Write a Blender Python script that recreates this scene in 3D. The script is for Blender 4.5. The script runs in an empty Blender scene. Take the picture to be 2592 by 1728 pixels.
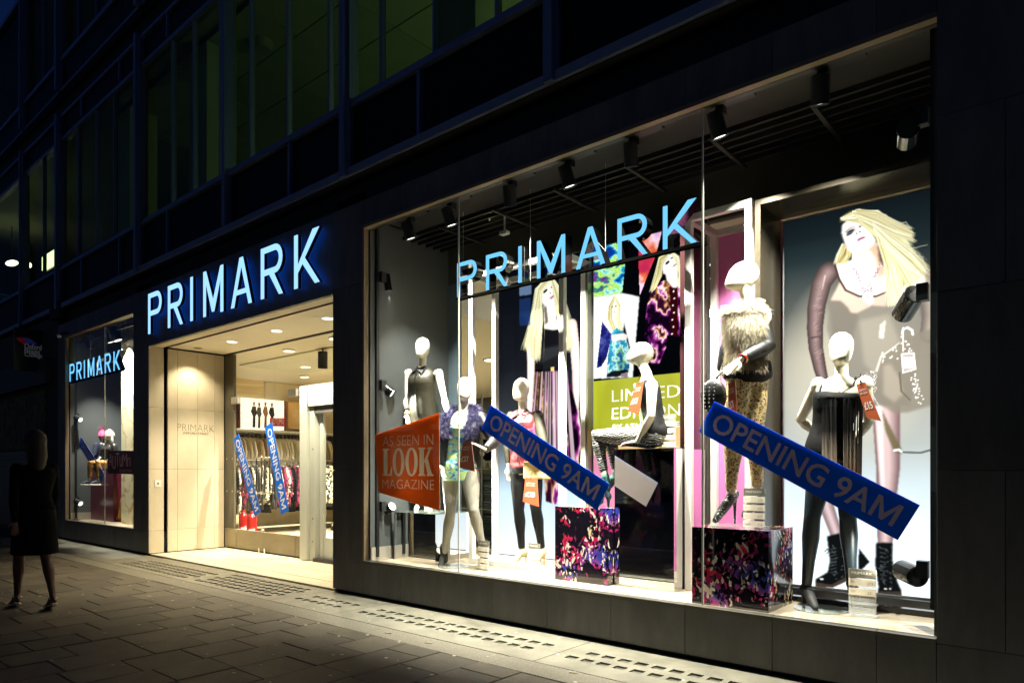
import bpy, math, random
import numpy as np
from mathutils import Vector as V, Matrix
R = math.radians
random.seed(7); rng = np.random.default_rng(11)
sc = bpy.context.scene; col = sc.collection
# ------------------------------------------------------------------ camera, sky, sun, exposure
CAM = (0.0, -4.4, 1.3); FPX = 1745.0; HOR = 1190.0
cd = bpy.data.cameras.new('camera'); cam = bpy.data.objects.new('camera', cd); col.objects.link(cam)
cam.location = CAM; cam.rotation_euler = (R(90), 0, math.atan2(.650, .760))
cd.sensor_width = 36; cd.lens = 36*FPX/2592; cd.shift_y = (HOR-864)/2592; cd.clip_end = 800; cd.clip_start = .05
sc.camera = cam
w = bpy.data.worlds.new("World"); sc.world = w; w.use_nodes = True
nt = w.node_tree; bg = nt.nodes['Background']
sky = nt.nodes.new('ShaderNodeTexSky'); sky.sky_type = 'NISHITA'; sky.sun_disc = False
sky.sun_elevation = R(14); sky.sun_rotation = R(200)
tint = nt.nodes.new('ShaderNodeMix'); tint.data_type = 'RGBA'; tint.blend_type = 'MULTIPLY'; tint.inputs[0].default_value = 1; tint.inputs[7].default_value = (.13, .32, 1, 1)
nt.links.new(sky.outputs[0], tint.inputs[6]); nt.links.new(tint.outputs[2], bg.inputs[0])
bg.inputs[1].default_value = 0.016
sd = bpy.data.lights.new('sun', 'SUN'); sd.energy = .004; sd.angle = R(.5); sd.color = (.8, .88, 1)
so = bpy.data.objects.new('sun', sd); col.objects.link(so); so.rotation_euler = (R(55), 0, R(-30))
sc.view_settings.view_transform = 'Standard'; sc.view_settings.look = 'None'
sc.view_settings.exposure = 0; sc.view_settings.gamma = 1; sc.view_settings.use_curve_mapping = False
sc.cycles.use_denoising = True; sc.cycles.sample_clamp_indirect = 8; sc.cycles.blur_glossy = 1.0; sc.cycles.max_bounces = 6; sc.cycles.use_adaptive_sampling = False
sc.cycles.transparent_max_bounces = 24; sc.cycles.caustics_reflective = False; sc.cycles.caustics_refractive = False
# ------------------------------------------------------------------ photograph pixel -> point on a plane of the place
def _d(px): u = (px-1296)/FPX; return -.65+.76*u, .76+.65*u
def P(px, py, Y):
    a, b = _d(px); t = (Y-CAM[1])/b; return V((t*a, Y, CAM[2]-(py-HOR)/FPX*t))
def PX(px, py, x):
    a, b = _d(px); t = x/a; return V((x, CAM[1]+t*b, CAM[2]-(py-HOR)/FPX*t))
def PZ(px, py, z):
    a, b = _d(px); t = (CAM[2]-z)*FPX/(py-HOR); return V((t*a, CAM[1]+t*b, z))
# ------------------------------------------------------------------ materials
MATS = {}
def M(name, c=(.5, .5, .5), rough=.5, metal=0., var=0., scale=6., bump=0., bscale=60., rnd=0., emit=0., ecol=None, c2=None, stretch=None, coat=0., alpha=1., spec=.5):
    if name in MATS: return MATS[name]
    m = bpy.data.materials.new(name); m.use_nodes = True; n = m.node_tree.nodes; l = m.node_tree.links
    b = n['Principled BSDF']; b.inputs['Roughness'].default_value = rough; b.inputs['Metallic'].default_value = metal
    b.inputs['Base Color'].default_value = (*c, 1); b.inputs['Coat Weight'].default_value = coat; b.inputs['Alpha'].default_value = alpha
    b.inputs['Specular IOR Level'].default_value = spec
    tc = n.new('ShaderNodeTexCoord'); src = tc.outputs['Object']
    if stretch:
        mp = n.new('ShaderNodeMapping'); mp.inputs['Scale'].default_value = stretch; l.new(src, mp.inputs[0]); src = mp.outputs[0]
    out = None
    if var or c2:
        t = n.new('ShaderNodeTexNoise'); t.inputs['Scale'].default_value = scale; t.inputs['Detail'].default_value = 8; t.inputs['Roughness'].default_value = .65
        l.new(src, t.inputs['Vector']); r = n.new('ShaderNodeValToRGB'); l.new(t.outputs[0], r.inputs[0])
        r.color_ramp.elements[0].position = .3; r.color_ramp.elements[1].position = .7
        k2 = c2 or tuple(min(1, x*(1+var)) for x in c); k1 = c if c2 else tuple(x*(1-var) for x in c)
        r.color_ramp.elements[0].color = (*k1, 1); r.color_ramp.elements[1].color = (*k2, 1); out = r.outputs[0]
    if rnd:
        oi = n.new('ShaderNodeObjectInfo'); mr = n.new('ShaderNodeMapRange'); mr.inputs[3].default_value = 1-rnd; mr.inputs[4].default_value = 1+rnd
        l.new(oi.outputs['Random'], mr.inputs[0]); mx = n.new('ShaderNodeMix'); mx.data_type = 'RGBA'; mx.blend_type = 'MULTIPLY'; mx.inputs[0].default_value = 1
        if out: l.new(out, mx.inputs[6])
        else: mx.inputs[6].default_value = (*c, 1)
        l.new(mr.outputs[0], mx.inputs[7]); out = mx.outputs[2]
    if out: l.new(out, b.inputs['Base Color'])
    if bump:
        t2 = n.new('ShaderNodeTexNoise'); t2.inputs['Scale'].default_value = bscale; t2.inputs['Detail'].default_value = 6; l.new(src, t2.inputs['Vector'])
        bp = n.new('ShaderNodeBump'); bp.inputs['Strength'].default_value = bump; bp.inputs['Distance'].default_value = .01
        l.new(t2.outputs[0], bp.inputs['Height']); l.new(bp.outputs[0], b.inputs['Normal'])
    if emit:
        b.inputs['Emission Color'].default_value = (*(ecol or c), 1); b.inputs['Emission Strength'].default_value = emit; m.cycles.emission_sampling = 'NONE'
    MATS[name] = m; return m
def glass(name, tint=(1, 1, 1), refl=1.0, rough=0.0):
    if name in MATS: return MATS[name]
    m = bpy.data.materials.new(name); m.use_nodes = True; n = m.node_tree.nodes; l = m.node_tree.links
    n.remove(n['Principled BSDF']); o = n['Material Output']
    t = n.new('ShaderNodeBsdfTransparent'); t.inputs[0].default_value = (*tint, 1); g = n.new('ShaderNodeBsdfGlossy'); g.inputs['Roughness'].default_value = rough
    f = n.new('ShaderNodeFresnel'); f.inputs[0].default_value = 1.45; k = n.new('ShaderNodeMath'); k.operation = 'MULTIPLY'; k.inputs[1].default_value = refl
    x = n.new('ShaderNodeMixShader'); gm = n.new('ShaderNodeNewGeometry'); iv = n.new('ShaderNodeMath'); iv.operation = 'SUBTRACT'; iv.inputs[0].default_value = 1; l.new(gm.outputs['Backfacing'], iv.inputs[1]); k2 = n.new('ShaderNodeMath'); k2.operation = 'MULTIPLY'; l.new(f.outputs[0], k.inputs[0]); l.new(k.outputs[0], k2.inputs[0]); l.new(iv.outputs[0], k2.inputs[1]); l.new(k2.outputs[0], x.inputs[0]); l.new(t.outputs[0], x.inputs[1]); l.new(g.outputs[0], x.inputs[2]); l.new(x.outputs[0], o.inputs[0])
    MATS[name] = m; return m
def sheer(name, c, a, rough=.6):
    m = M(name, c, rough, alpha=a); return m
def ramp_mat(name, stops, kind='noise', scale=10., dist=1.5, rough=.45, mirror=False, stretch=None, const=False, feature='F1', detail=5., coat=0.):
    """printed cloth or film: a texture through a many-coloured ramp"""
    if name in MATS: return MATS[name]
    m = bpy.data.materials.new(name); m.use_nodes = True; n = m.node_tree.nodes; l = m.node_tree.links
    b = n['Principled BSDF']; b.inputs['Roughness'].default_value = rough; b.inputs['Coat Weight'].default_value = coat
    tc = n.new('ShaderNodeTexCoord'); src = tc.outputs['Object']
    if mirror:
        s = n.new('ShaderNodeSeparateXYZ'); l.new(src, s.inputs[0]); ab = n.new('ShaderNodeMath'); ab.operation = 'ABSOLUTE'; l.new(s.outputs[0], ab.inputs[0])
        cb = n.new('ShaderNodeCombineXYZ'); l.new(ab.outputs[0], cb.inputs[0]); l.new(s.outputs[2], cb.inputs[2]); src = cb.outputs[0]
    mp = n.new('ShaderNodeMapping'); mp.inputs['Scale'].default_value = stretch or (1, 1, 1); l.new(src, mp.inputs[0]); src = mp.outputs[0]
    if dist:
        d = n.new('ShaderNodeTexNoise'); d.inputs['Scale'].default_value = scale*.6; d.inputs['Detail'].default_value = 3; l.new(src, d.inputs['Vector'])
        mx = n.new('ShaderNodeMix'); mx.data_type = 'RGBA'; mx.blend_type = 'ADD'; mx.inputs[0].default_value = dist/scale; l.new(src, mx.inputs[6]); l.new(d.outputs['Color'], mx.inputs[7]); src = mx.outputs[2]
    if kind == 'noise':
        t = n.new('ShaderNodeTexNoise'); t.inputs['Scale'].default_value = scale; t.inputs['Detail'].default_value = detail; o = t.outputs[0]
    elif kind == 'wave':
        t = n.new('ShaderNodeTexWave'); t.inputs['Scale'].default_value = scale; t.inputs['Distortion'].default_value = 6; t.inputs['Detail'].default_value = 3; t.inputs['Detail Scale'].default_value = 2; t.bands_direction = 'Z'; o = t.outputs['Color']
    elif kind == 'checker':
        t = n.new('ShaderNodeTexChecker'); t.inputs['Scale'].default_value = scale; o = t.outputs['Fac']
    else:
        t = n.new('ShaderNodeTexVoronoi'); t.inputs['Scale'].default_value = scale; t.feature = feature
        if kind == 'cells':
            sp = n.new('ShaderNodeSeparateColor'); l.new(t.outputs['Color'], sp.inputs[0]); o = sp.outputs[0]
        else: o = t.outputs['Distance']
    l.new(src, t.inputs['Vector']); r = n.new('ShaderNodeValToRGB'); r.color_ramp.interpolation = 'CONSTANT' if const else 'LINEAR'
    e = r.color_ramp.elements; e[0].position = stops[0][0]; e[0].color = (*stops[0][1], 1); e[1].position = stops[1][0]; e[1].color = (*stops[1][1], 1)
    for p, c in stops[2:]:
        q = e.new(p); q.color = (*c, 1)
    l.new(o, r.inputs[0]); l.new(r.outputs[0], b.inputs['Base Color'])
    MATS[name] = m; return m
def print_mat(name, emit, rough=.3):
    if name in MATS: return MATS[name]
    m = bpy.data.materials.new(name); m.use_nodes = True; n = m.node_tree.nodes; l = m.node_tree.links; b = n['Principled BSDF']
    a = n.new('ShaderNodeAttribute'); a.attribute_name = 'ink'; hm = n.new('ShaderNodeHueSaturation'); hm.inputs['Value'].default_value = .04; b.inputs['Specular IOR Level'].default_value = 0.0; l.new(a.outputs['Color'], hm.inputs['Color']); l.new(hm.outputs[0], b.inputs['Base Color']); b.inputs['Roughness'].default_value = rough
    if emit: l.new(a.outputs['Color'], b.inputs['Emission Color']); b.inputs['Emission Strength'].default_value = emit; m.cycles.emission_sampling = 'NONE'
    MATS[name] = m; return m
stone = M('dark_stone', (.125, .122, .122), .55, var=.32, scale=4, bump=.2, rnd=.14, stretch=(1, 1, .3))
cream = M('cream_limestone', (.58, .50, .36), .5, c2=(.68, .60, .45), scale=2.2, bump=.05, rnd=.05, stretch=(1, 1, .7))
trim = M('window_reveal_stone', (.26, .19, .115), .5, var=.1)
gap = M('shadow_gap_black', (.012, .012, .012), .8)
black = M('black_powder_coat', (.012, .012, .013), .35)
blackm = M('matt_black', (.014, .014, .014), .8)
steel = M('brushed_steel', (.55, .55, .53), .3, 1, bump=.05)
chrome = M('chrome', (.85, .85, .85), .08, 1)
mirror = M('mirror_film', (.86, .87, .86), .015, 1)
white = M('white_paint', (.82, .80, .74), .4)
mullion_m = M('grey_metal_mullion', (.15, .20, .36), .45, .2)
spandrel_m = M('black_spandrel', (.006, .006, .006), .6, spec=.2)
gcol = glass('shop_glass', (.97, .99, .98), .75)
gup = glass('upper_window_glass', (.80, .84, .74), .22)
grey_wall = M('display_grey', (.075, .082, .082), .45, var=.06, scale=3)
man_m = M('mannequin_cream_gloss', (.80, .74, .58), .22, coat=.4)
def film(name, c, t=.6, rough=.35):
    m = M(name, c, rough); n = m.node_tree.nodes; l = m.node_tree.links; tr = n.new('ShaderNodeBsdfTranslucent'); tr.inputs[0].default_value = (*c, 1); x = n.new('ShaderNodeMixShader'); x.inputs[0].default_value = t
    l.new(n['Principled BSDF'].outputs[0], x.inputs[1]); l.new(tr.outputs[0], x.inputs[2]); l.new(x.outputs[0], n['Material Output'].inputs[0]); return m
blue_f = film('banner_blue', (.004, .24, .88))
paleback = film('banner_back', (.80, .76, .72), .55)
banner_ink = film('banner_lettering', (.62, .58, .68), .6)
LED = M('blue_white_led', (.0, .0, .0), .5, emit=1.3, ecol=(.17, .56, 1.0), spec=0.)
LED2 = M('facade_led', (0, 0, 0), .5, emit=1.45, ecol=(.30, .60, 1.0), spec=0.)
# ------------------------------------------------------------------ mesh helpers
ORG = {}
def tag(o, label=None, cat=None, group=None, kind=None):
    for k, v in (('label', label), ('category', cat), ('group', group), ('kind', kind)):
        if v: o[k] = v
    return o
def thing(name, loc, label, cat, group=None, rz=0, kind=None):
    o = bpy.data.objects.new(name, None); o.empty_display_size = .1; col.objects.link(o); o.location = loc; o.rotation_euler = (0, 0, rz)
    ORG[o.name] = V(loc) if not rz else V((0, 0, 0)); return tag(o, label, cat, group, kind)
class MB:
    def __init__(s): s.v = []; s.f = []; s.mi = []
    def add(s, vs, fs, mi=0):
        k = len(s.v); s.v += [tuple(v) for v in vs]; s.f += [tuple(i+k for i in f) for f in fs]; s.mi += [mi]*len(fs); return s
    def box(s, lo, hi, mi=0, mat=None):
        x0, y0, z0 = lo; x1, y1, z1 = hi
        vs = [V(p) for p in ((x0, y0, z0), (x1, y0, z0), (x1, y1, z0), (x0, y1, z0), (x0, y0, z1), (x1, y0, z1), (x1, y1, z1), (x0, y1, z1))]
        if mat: vs = [mat @ v for v in vs]
        return s.add(vs, [(0, 3, 2, 1), (4, 5, 6, 7), (0, 1, 5, 4), (1, 2, 6, 5), (2, 3, 7, 6), (3, 0, 4, 7)], mi)
    def bar(s, a, b, wd, dp=None, mi=0, up=V((0, 0, 1))):
        a = V(a); b = V(b); d = b-a; L = d.length; d.normalize(); up = V(up)
        if abs(d.dot(up)) > .98: up = V((0, 1, 0))
        x = d.cross(up).normalized(); z = x.cross(d); dp = dp or wd
        m = Matrix((x, d, z)).transposed().to_4x4(); m.translation = a
        return s.box((-wd/2, 0, -dp/2), (wd/2, L, dp/2), mi, m)
    def cyl(s, a, b, r0, r1=None, n=16, mi=0, caps=True):
        r1 = r0 if r1 is None else r1; a = V(a); b = V(b); d = (b-a).normalized(); q = V((0, 0, 1)) if abs(d.z) < .9 else V((1, 0, 0))
        x = d.cross(q).normalized(); y = d.cross(x); vs = []
        for c, r in ((a, r0), (b, r1)): vs += [c+x*r*math.cos(2*math.pi*i/n)+y*r*math.sin(2*math.pi*i/n) for i in range(n)]
        fs = [(i, (i+1) % n, n+(i+1) % n, n+i) for i in range(n)]
        if caps: fs += [tuple(range(n))[::-1], tuple(range(n, 2*n))]
        return s.add(vs, fs, mi)
    def loft(s, rings, n=16, mi=0):
        """rings: (centre, half-width vector, half-depth vector)"""
        vs = []; fs = []
        for c, a, b in rings: vs += [V(c)+V(a)*math.cos(2*math.pi*i/n)+V(b)*math.sin(2*math.pi*i/n) for i in range(n)]
        for k in range(len(rings)-1): fs += [(k*n+i, k*n+(i+1) % n, (k+1)*n+(i+1) % n, (k+1)*n+i) for i in range(n)]
        fs += [tuple(range(n))[::-1], tuple(range((len(rings)-1)*n, len(rings)*n))]
        return s.add(vs, fs, mi)
    def tube(s, pts, rs, n=12, mi=0, flat=None):
        pts = [V(p) for p in pts]; ex = []; N = len(pts); rr = list(rs)
        # rounded ends
        d0 = (pts[0]-pts[1]).normalized(); d1 = (pts[-1]-pts[-2]).normalized()
        P2 = [pts[0]+d0*rr[0]*.95, pts[0]+d0*rr[0]*.7]+pts+[pts[-1]+d1*rr[-1]*.7, pts[-1]+d1*rr[-1]*.95]
        R2 = [rr[0]*.25, rr[0]*.72]+rr+[rr[-1]*.72, rr[-1]*.25]
        prev = None
        for i, p in enumerate(P2):
            d = (P2[min(i+1, len(P2)-1)]-P2[max(i-1, 0)]).normalized()
            if prev is None: q = V((1, 0, 0)) if abs(d.x) < .8 else V((0, 1, 0)); x = (q-d*q.dot(d)).normalized()
            else: x = (prev-d*prev.dot(d)).normalized()
            prev = x; y = d.cross(x); ex.append((p, x*R2[i], y*R2[i]*(flat or 1)))
        return s.loft(ex, n, mi)
    def ell(s, c, a, b, h, n=16, m=10, mi=0):
        """ellipsoid with half axis vectors a, b, h"""
        c, a, b, h = V(c), V(a), V(b), V(h); rings = []
        for k in range(m+1):
            t = -math.pi/2+math.pi*k/m; r = max(.02, math.cos(t)); rings.append((c+h*math.sin(t), a*r, b*r))
        return s.loft(rings, n, mi)
    def build(s, name, mats, parent=None, smooth=False, local=False, bevel=0):
        o0 = V((0, 0, 0)) if local or parent is None else ORG.get(parent.name, V((0, 0, 0)))
        me = bpy.data.meshes.new(name); me.from_pydata([(v[0]-o0[0], v[1]-o0[1], v[2]-o0[2]) for v in s.v], [], s.f)
        if not isinstance(mats, (list, tuple)): mats = [mats]
        for m in mats: me.materials.append(m)
        if any(s.mi): me.polygons.foreach_set('material_index', s.mi)
        if smooth: me.polygons.foreach_set('use_smooth', [True]*len(me.polygons))
        me.update(); o = bpy.data.objects.new(name, me); col.objects.link(o); o.parent = parent; ORG[o.name] = o0
        if bevel:
            md = o.modifiers.new('bevel', 'BEVEL'); md.width = bevel; md.segments = 2; md.limit_method = 'ANGLE'
        return o
def box(name, lo, hi, mat, parent=None, bevel=0, mx=None): return MB().box(lo, hi, mat=mx).build(name, mat, parent, bevel=bevel)
def copy_tree(o, parent=None):
    c = o.copy(); col.objects.link(c); c.parent = parent; ORG[c.name] = ORG.get(o.name, V((0, 0, 0)))
    for ch in list(o.children): copy_tree(ch, c)
    return c
def remeshed(mb, name, mat, parent, voxel=.008, smooth=3, local=True):
    o = mb.build(name, mat, parent, local=local)
    md = o.modifiers.new('r', 'REMESH'); md.mode = 'VOXEL'; md.voxel_size = voxel
    m2 = o.modifiers.new('s', 'SMOOTH'); m2.factor = .5; m2.iterations = smooth
    dg = bpy.context.evaluated_depsgraph_get(); me = bpy.data.meshes.new_from_object(o.evaluated_get(dg)); o.modifiers.clear()
    me.materials.clear(); me.materials.append(mat); me.polygons.foreach_set('material_index', [0]*len(me.polygons)); me.polygons.foreach_set('use_smooth', [True]*len(me.polygons))
    o.data = me; return o
FONTCACHE = {}
def text_geo(s, bold=0., depth=0.):
    k = (s, bold, depth)
    if k in FONTCACHE: return FONTCACHE[k]
    cu = bpy.data.curves.new('t', 'FONT'); cu.body = s; cu.offset = bold; cu.extrude = depth; cu.resolution_u = 3
    o = bpy.data.objects.new('t', cu); col.objects.link(o); dg = bpy.context.evaluated_depsgraph_get()
    me = bpy.data.meshes.new_from_object(o.evaluated_get(dg)); vs = [tuple(v.co) for v in me.vertices]; fs = [tuple(p.vertices) for p in me.polygons]
    bpy.data.objects.remove(o); bpy.data.curves.remove(cu); bpy.data.meshes.remove(me); FONTCACHE[k] = (vs, fs); return vs, fs
def text(s, name, mat, parent, O, X, Z, W=None, H=None, bold=0., depth=.001, mb=None, mi=0):
    """text whose lower left corner is O, running along X, upright along Z, fitted to W x H"""
    vs, fs = text_geo(s, bold, .5); x0 = min(v[0] for v in vs); x1 = max(v[0] for v in vs); y0 = min(v[1] for v in vs); y1 = max(v[1] for v in vs)
    sx = (W/(x1-x0)) if W else H/(y1-y0); sy = (H/(y1-y0)) if H else sx
    X = V(X).normalized(); Z = V(Z).normalized(); N = X.cross(Z); O = V(O)
    own = mb is None; mb = mb or MB()
    mb.add([O+X*(v[0]-x0)*sx+Z*(v[1]-y0)*sy+N*(v[2]+.5)*depth for v in vs], fs, mi)
    return mb.build(name, mat, parent) if own else mb
def light(kind, loc, energy, color=(1, .93, .8), target=None, size=.05, spot=70, blend=.5, parent=None):
    if energy <= 0: return None
    ld = bpy.data.lights.new('lamp', kind); ld.energy = energy; ld.color = color
    if kind == 'SPOT': ld.spot_size = R(spot); ld.spot_blend = blend; ld.shadow_soft_size = size
    elif kind == 'AREA': ld.size = size
    else: ld.shadow_soft_size = size
    o = bpy.data.objects.new('lamp', ld); col.objects.link(o); loc = V(loc)
    if parent is not None: o.parent = parent; loc2 = loc-ORG.get(parent.name, V((0, 0, 0)))
    else: loc2 = loc
    o.location = loc2
    if target is not None: o.rotation_euler = (V(target)-loc).to_track_quat('-Z', 'Y').to_euler()
    return o
# ------------------------------------------------------------------ pavement and road
def plate_with_holes(xs, ys, hole, z, depth):
    mb = MB()
    for i in range(len(xs)-1):
        for j in range(len(ys)-1):
            a, b, c, d = xs[i], xs[i+1], ys[j], ys[j+1]
            if hole(i, j):
                k = [(a, c), (b, c), (b, d), (a, d)]
                for q in range(4):
                    p, r = k[q], k[(q+1) % 4]; mb.add([(p[0], p[1], z), (p[0], p[1], z-depth), (r[0], r[1], z-depth), (r[0], r[1], z)], [(0, 1, 2, 3)])
            else: mb.add([(a, c, z), (b, c, z), (b, d, z), (a, d, z)], [(0, 1, 2, 3)])
    return mb
pave_m = M('york_stone_paver', (.055, .043, .027), .6, c2=(.125, .100, .062), scale=2.2, bump=.35, bscale=45, rnd=.22)
conc_m = M('pavement_light_concrete', (.12, .11, .08), .6, c2=(.22, .20, .145), scale=4, bump=.3, bscale=80, rnd=.08)
aggr_m = ramp_mat('exposed_aggregate', [(0., (.5, .46, .36)), (.16, (.34, .30, .22)), (.3, (.16, .14, .10)), (.7, (.13, .115, .08))], 'vor', 130, 0, .7)
pl = MB().add([(-60, -60, -.05), (60, -60, -.05), (60, -4.9, -.05), (-60, -4.9, -.05)], [(0, 1, 2, 3)]).build('road', M('asphalt', (.05, .05, .05), .85, var=.2, scale=30, bump=.4)); tag(pl, 'wet dark street beyond the kerb', kind='structure')
pv = MB().box((-60, -4.75, -.3), (40, .2, -.02)).build('pavement', M('paver_joint_grit', (.03, .027, .02), .9, var=.3, scale=60)); tag(pv, 'stone pavement in front of the shop', kind='structure'); ORG[pv.name] = V((0, 0, 0))
kb = MB().box((-60, -4.9, -.3), (40, -4.754, .0)).build('kerb', M('granite_kerb', (.3, .29, .27), .7, var=.2, scale=40)); tag(kb, 'granite kerb along the pavement', kind='structure')
def paver(x0, x1, y0, y1, mat=pave_m, g=.004, name='paver', dz=None):
    z = random.uniform(-.002, .002) if dz is None else dz; c = .003; t = [random.uniform(-.0018, .0018) for _ in range(4)]
    x0 += g; x1 -= g; y0 += g; y1 -= g
    vs = [(x0, y0, -.03), (x1, y0, -.03), (x1, y1, -.03), (x0, y1, -.03), (x0, y0, z-c), (x1, y0, z-c), (x1, y1, z-c), (x0, y1, z-c), (x0+c, y0+c, z+t[0]), (x1-c, y0+c, z+t[1]), (x1-c, y1-c, z+t[2]), (x0+c, y1-c, z+t[3])]
    cx, cy = (x0+x1)/2, (y0+y1)/2; vs = [(a-cx, b-cy, cc) for a, b, cc in vs]
    o = MB().add(vs, [(0, 1, 5, 4), (1, 2, 6, 5), (2, 3, 7, 6), (3, 0, 4, 7), (4, 5, 9, 8), (5, 6, 10, 9), (6, 7, 11, 10), (7, 4, 8, 11), (8, 9, 10, 11)]).build(name, mat, pv)
    o.location = (cx, cy, 0); return o
far = MB(); npav = 0; cw = .375
for i in range(62):
    x1 = .9-i*cw; x0 = x1-cw; y = -.975-(0 if i % 2 else .19)
    if y < -.98: paver(x0, x1, y, -.975) if x0 > -14 else None
    while y > -4.7:
        L = random.choice((.38, .38, .40, .56)); y2 = max(-4.75, y-L)
        # only what the picture can show gets a paver of its own
        a = V(((x0+x1)/2, (y+y2)/2+4.4)); dpt = -.65*a.x+.76*a.y; u = (.76*a.x+.65*a.y)/max(.1, dpt)
        vis = dpt > .5 and abs(u) < .86 and 1.3/dpt*FPX+HOR < 1850
        if vis and x0 > -15 and npav < 290: paver(x0, x1, y2, y); npav += 1
        else: far.box((x0+.004, y2+.004, -.03), (x1-.004, y-.004, -.001))
        y = y2
far.build('paver_field', pave_m, pv)['kind'] = 'stuff'
# aggregate strip in lengths, then the slabs of pavement lights
for k in range(15):
    a = .9-k*1.35; paver(a-1.35, a, -.972, -.735, aggr_m, .002, 'aggregate_strip', 0)
glb = M('prism_glass', (.03, .032, .024), .3, c2=(.13, .125, .09), scale=60, bump=.6, bscale=120)
blk = None
def lights_slab(xa, xb, rows, y0, y1):
    global blk
    pit = .13; bs = .088; edges = set(); holes = []
    for r, yc in enumerate(rows):
        n = int((xb-xa-.16)/pit); off = .08+(pit/2 if r % 2 else 0)
        for k in range(n):
            cx = xa+off+pit*k+pit/2
            if cx+bs/2 > xb-.04: continue
            holes.append((cx, yc, min(bs, 2*(y1-.001-yc)) if False else bs))
    mb = MB(); ys = sorted({y0, y1} | {v for yc in rows for v in (yc-.036, yc+.036)})
    for j in range(len(ys)-1):
        c, d = ys[j], ys[j+1]; hs = sorted(h[0] for h in holes if abs((c+d)/2-h[1]) < .03)
        xs = [xa+.004]
        for h in hs: xs += [h-bs/2, h+bs/2]
        xs.append(xb-.004); q = plate_with_holes(xs, [c, d], lambda i, jj: i % 2 == 1, 0, .02); mb.add(q.v, q.f)
    mb.add([(xa+.004, y0, 0), (xb-.004, y0, 0), (xb-.004, y0, -.03), (xa+.004, y0, -.03)], [(3, 2, 1, 0)])
    mb.build('light_slab', conc_m, pv)
    for cx, yc, b_ in holes:
        if blk is None: blk = MB().box((-.043, -.035, -.03), (.043, .035, -.011)).add([(-.03, -.022, -.0105), (.03, -.022, -.0105), (.03, .022, -.006), (-.03, .022, -.0105)], [(0, 1, 2, 3)]).build('glass_block', glb, pv); o = blk
        else: o = blk.copy(); col.objects.link(o)
        o.location = (cx, yc, random.uniform(-.002, .001)); o.rotation_euler = (0, 0, random.choice((0, math.pi)))
R2 = [-.48, -.315, -.15]; R5 = [-.60, -.485, -.37, -.255, -.14]
for a, b, rows in ((-.6, .9, R2[:2]), (-2.95, -.6, R2[:2]), (-5.3, -2.95, R2[:2]), (-6.35, -5.3, R2[:2]), (-8.3, -6.35, R5), (-10.6, -8.3, R5[:4])):
    lights_slab(a, b, rows, -.73, .02)
for a, b in ((-12.2, -10.6), (-14., -12.2), (-16, -14)): paver(a, b, -.73, .0, conc_m, .003, 'light_slab', 0)
# litter and gum on the pavement
for k, (a, b) in enumerate(((1440, 1700), (1075, 1625), (975, 1600))):
    p = PZ(a, b, .004); o = MB().cyl(p, p+V((.055, .02, .002)), .004, n=8).build('cigarette_end', M('cigarette_paper', (.6, .5, .35), .8))
    tag(o, ('cigarette end on the stone pavers nearest the bottom edge below the window', 'cigarette end on the pavers between the dark stain and the pavement lights', 'cigarette end beside the shadow corner of the entrance pier')[k], 'cigarette end')
gum = MB()
for _ in range(170):
    x = random.uniform(-9, -1.2); y = random.uniform(-3.0, -.1); r = random.uniform(.006, .017); gum.cyl((x, y, .0005), (x, y, .0032), r, r*.8, 7)
tag(gum.build('chewing_gum', M('old_gum', (.42, .40, .33), .8), pv), 'pale trodden spots of gum', kind='stuff')
# ------------------------------------------------------------------ the building
bld = thing('shop_building', (-6, 0, 0), 'dark stone clothes shop building with glazed office floors above the lit windows', 'building')
def clad(x0, x1, z0, z1, w=.6, zs=None, y0=0., th=.05, mat=stone, off=0., name='stone_panel'):
    zs = [z0]+[z for z in (zs or []) if z0 < z < z1]+[z1]
    for r in range(len(zs)-1):
        xs = [x0]; x = x0+w*(.5 if (r+int(off)) % 2 else 1)
        while x < x1-.12: xs.append(x); x += w
        xs.append(x1)
        for i in range(len(xs)-1): box(name, (xs[i]+.0015, y0+random.uniform(-.0008, .0008), zs[r]+.0015), (xs[i+1]-.0015, y0+th, zs[r+1]-.0015), mat, bld, bevel=.0015)
ZS = [.35, 1.3, 2.28, 3.24]
EX0, EX1, PX1, WX0, WX1 = -11.08, -6.31, -6.31, -5.79, -.69
clad(WX1, 1.7, .03, 4.08, .62, ZS)
clad(PX1, WX0, .03, 4.08, .6, ZS)
clad(WX0, WX1, .03, .345, .6)
clad(WX0, WX1, 3.822, 4.08, .6)
clad(EX0, EX1, 3.2, 4.08, 1.18)
clad(-11.66, EX0, .03, 4.08, .6, ZS); clad(-14.84, -11.66, 3.822, 4.08, .6); clad(-14.84, -11.66, .03, .345, .6); clad(-15.25, -14.84, .03, 4.08, .6, ZS)
for a, b in ((WX1, 1.7), (PX1, WX0), (WX0, WX1), (-11.66, EX0), (-14.84, -11.66), (-15.25, -14.84)): box('backing_wall', (a+.001, .055, -.02), (b-.001, .09, .34), gap, bld)
for a, b in ((WX1+.06, 1.7), (PX1+.01, WX0-.01), (-11.66+.02, EX0-.06), (-15.25, -14.9)): box('backing_wall', (a, .056, .341), (b, .11 if a > -1 else 1.3, 4.2), gap, bld)
box('backing_wall', (-15.25, .056, 3.86), (1.7, .095, 4.3), gap, bld)
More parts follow.
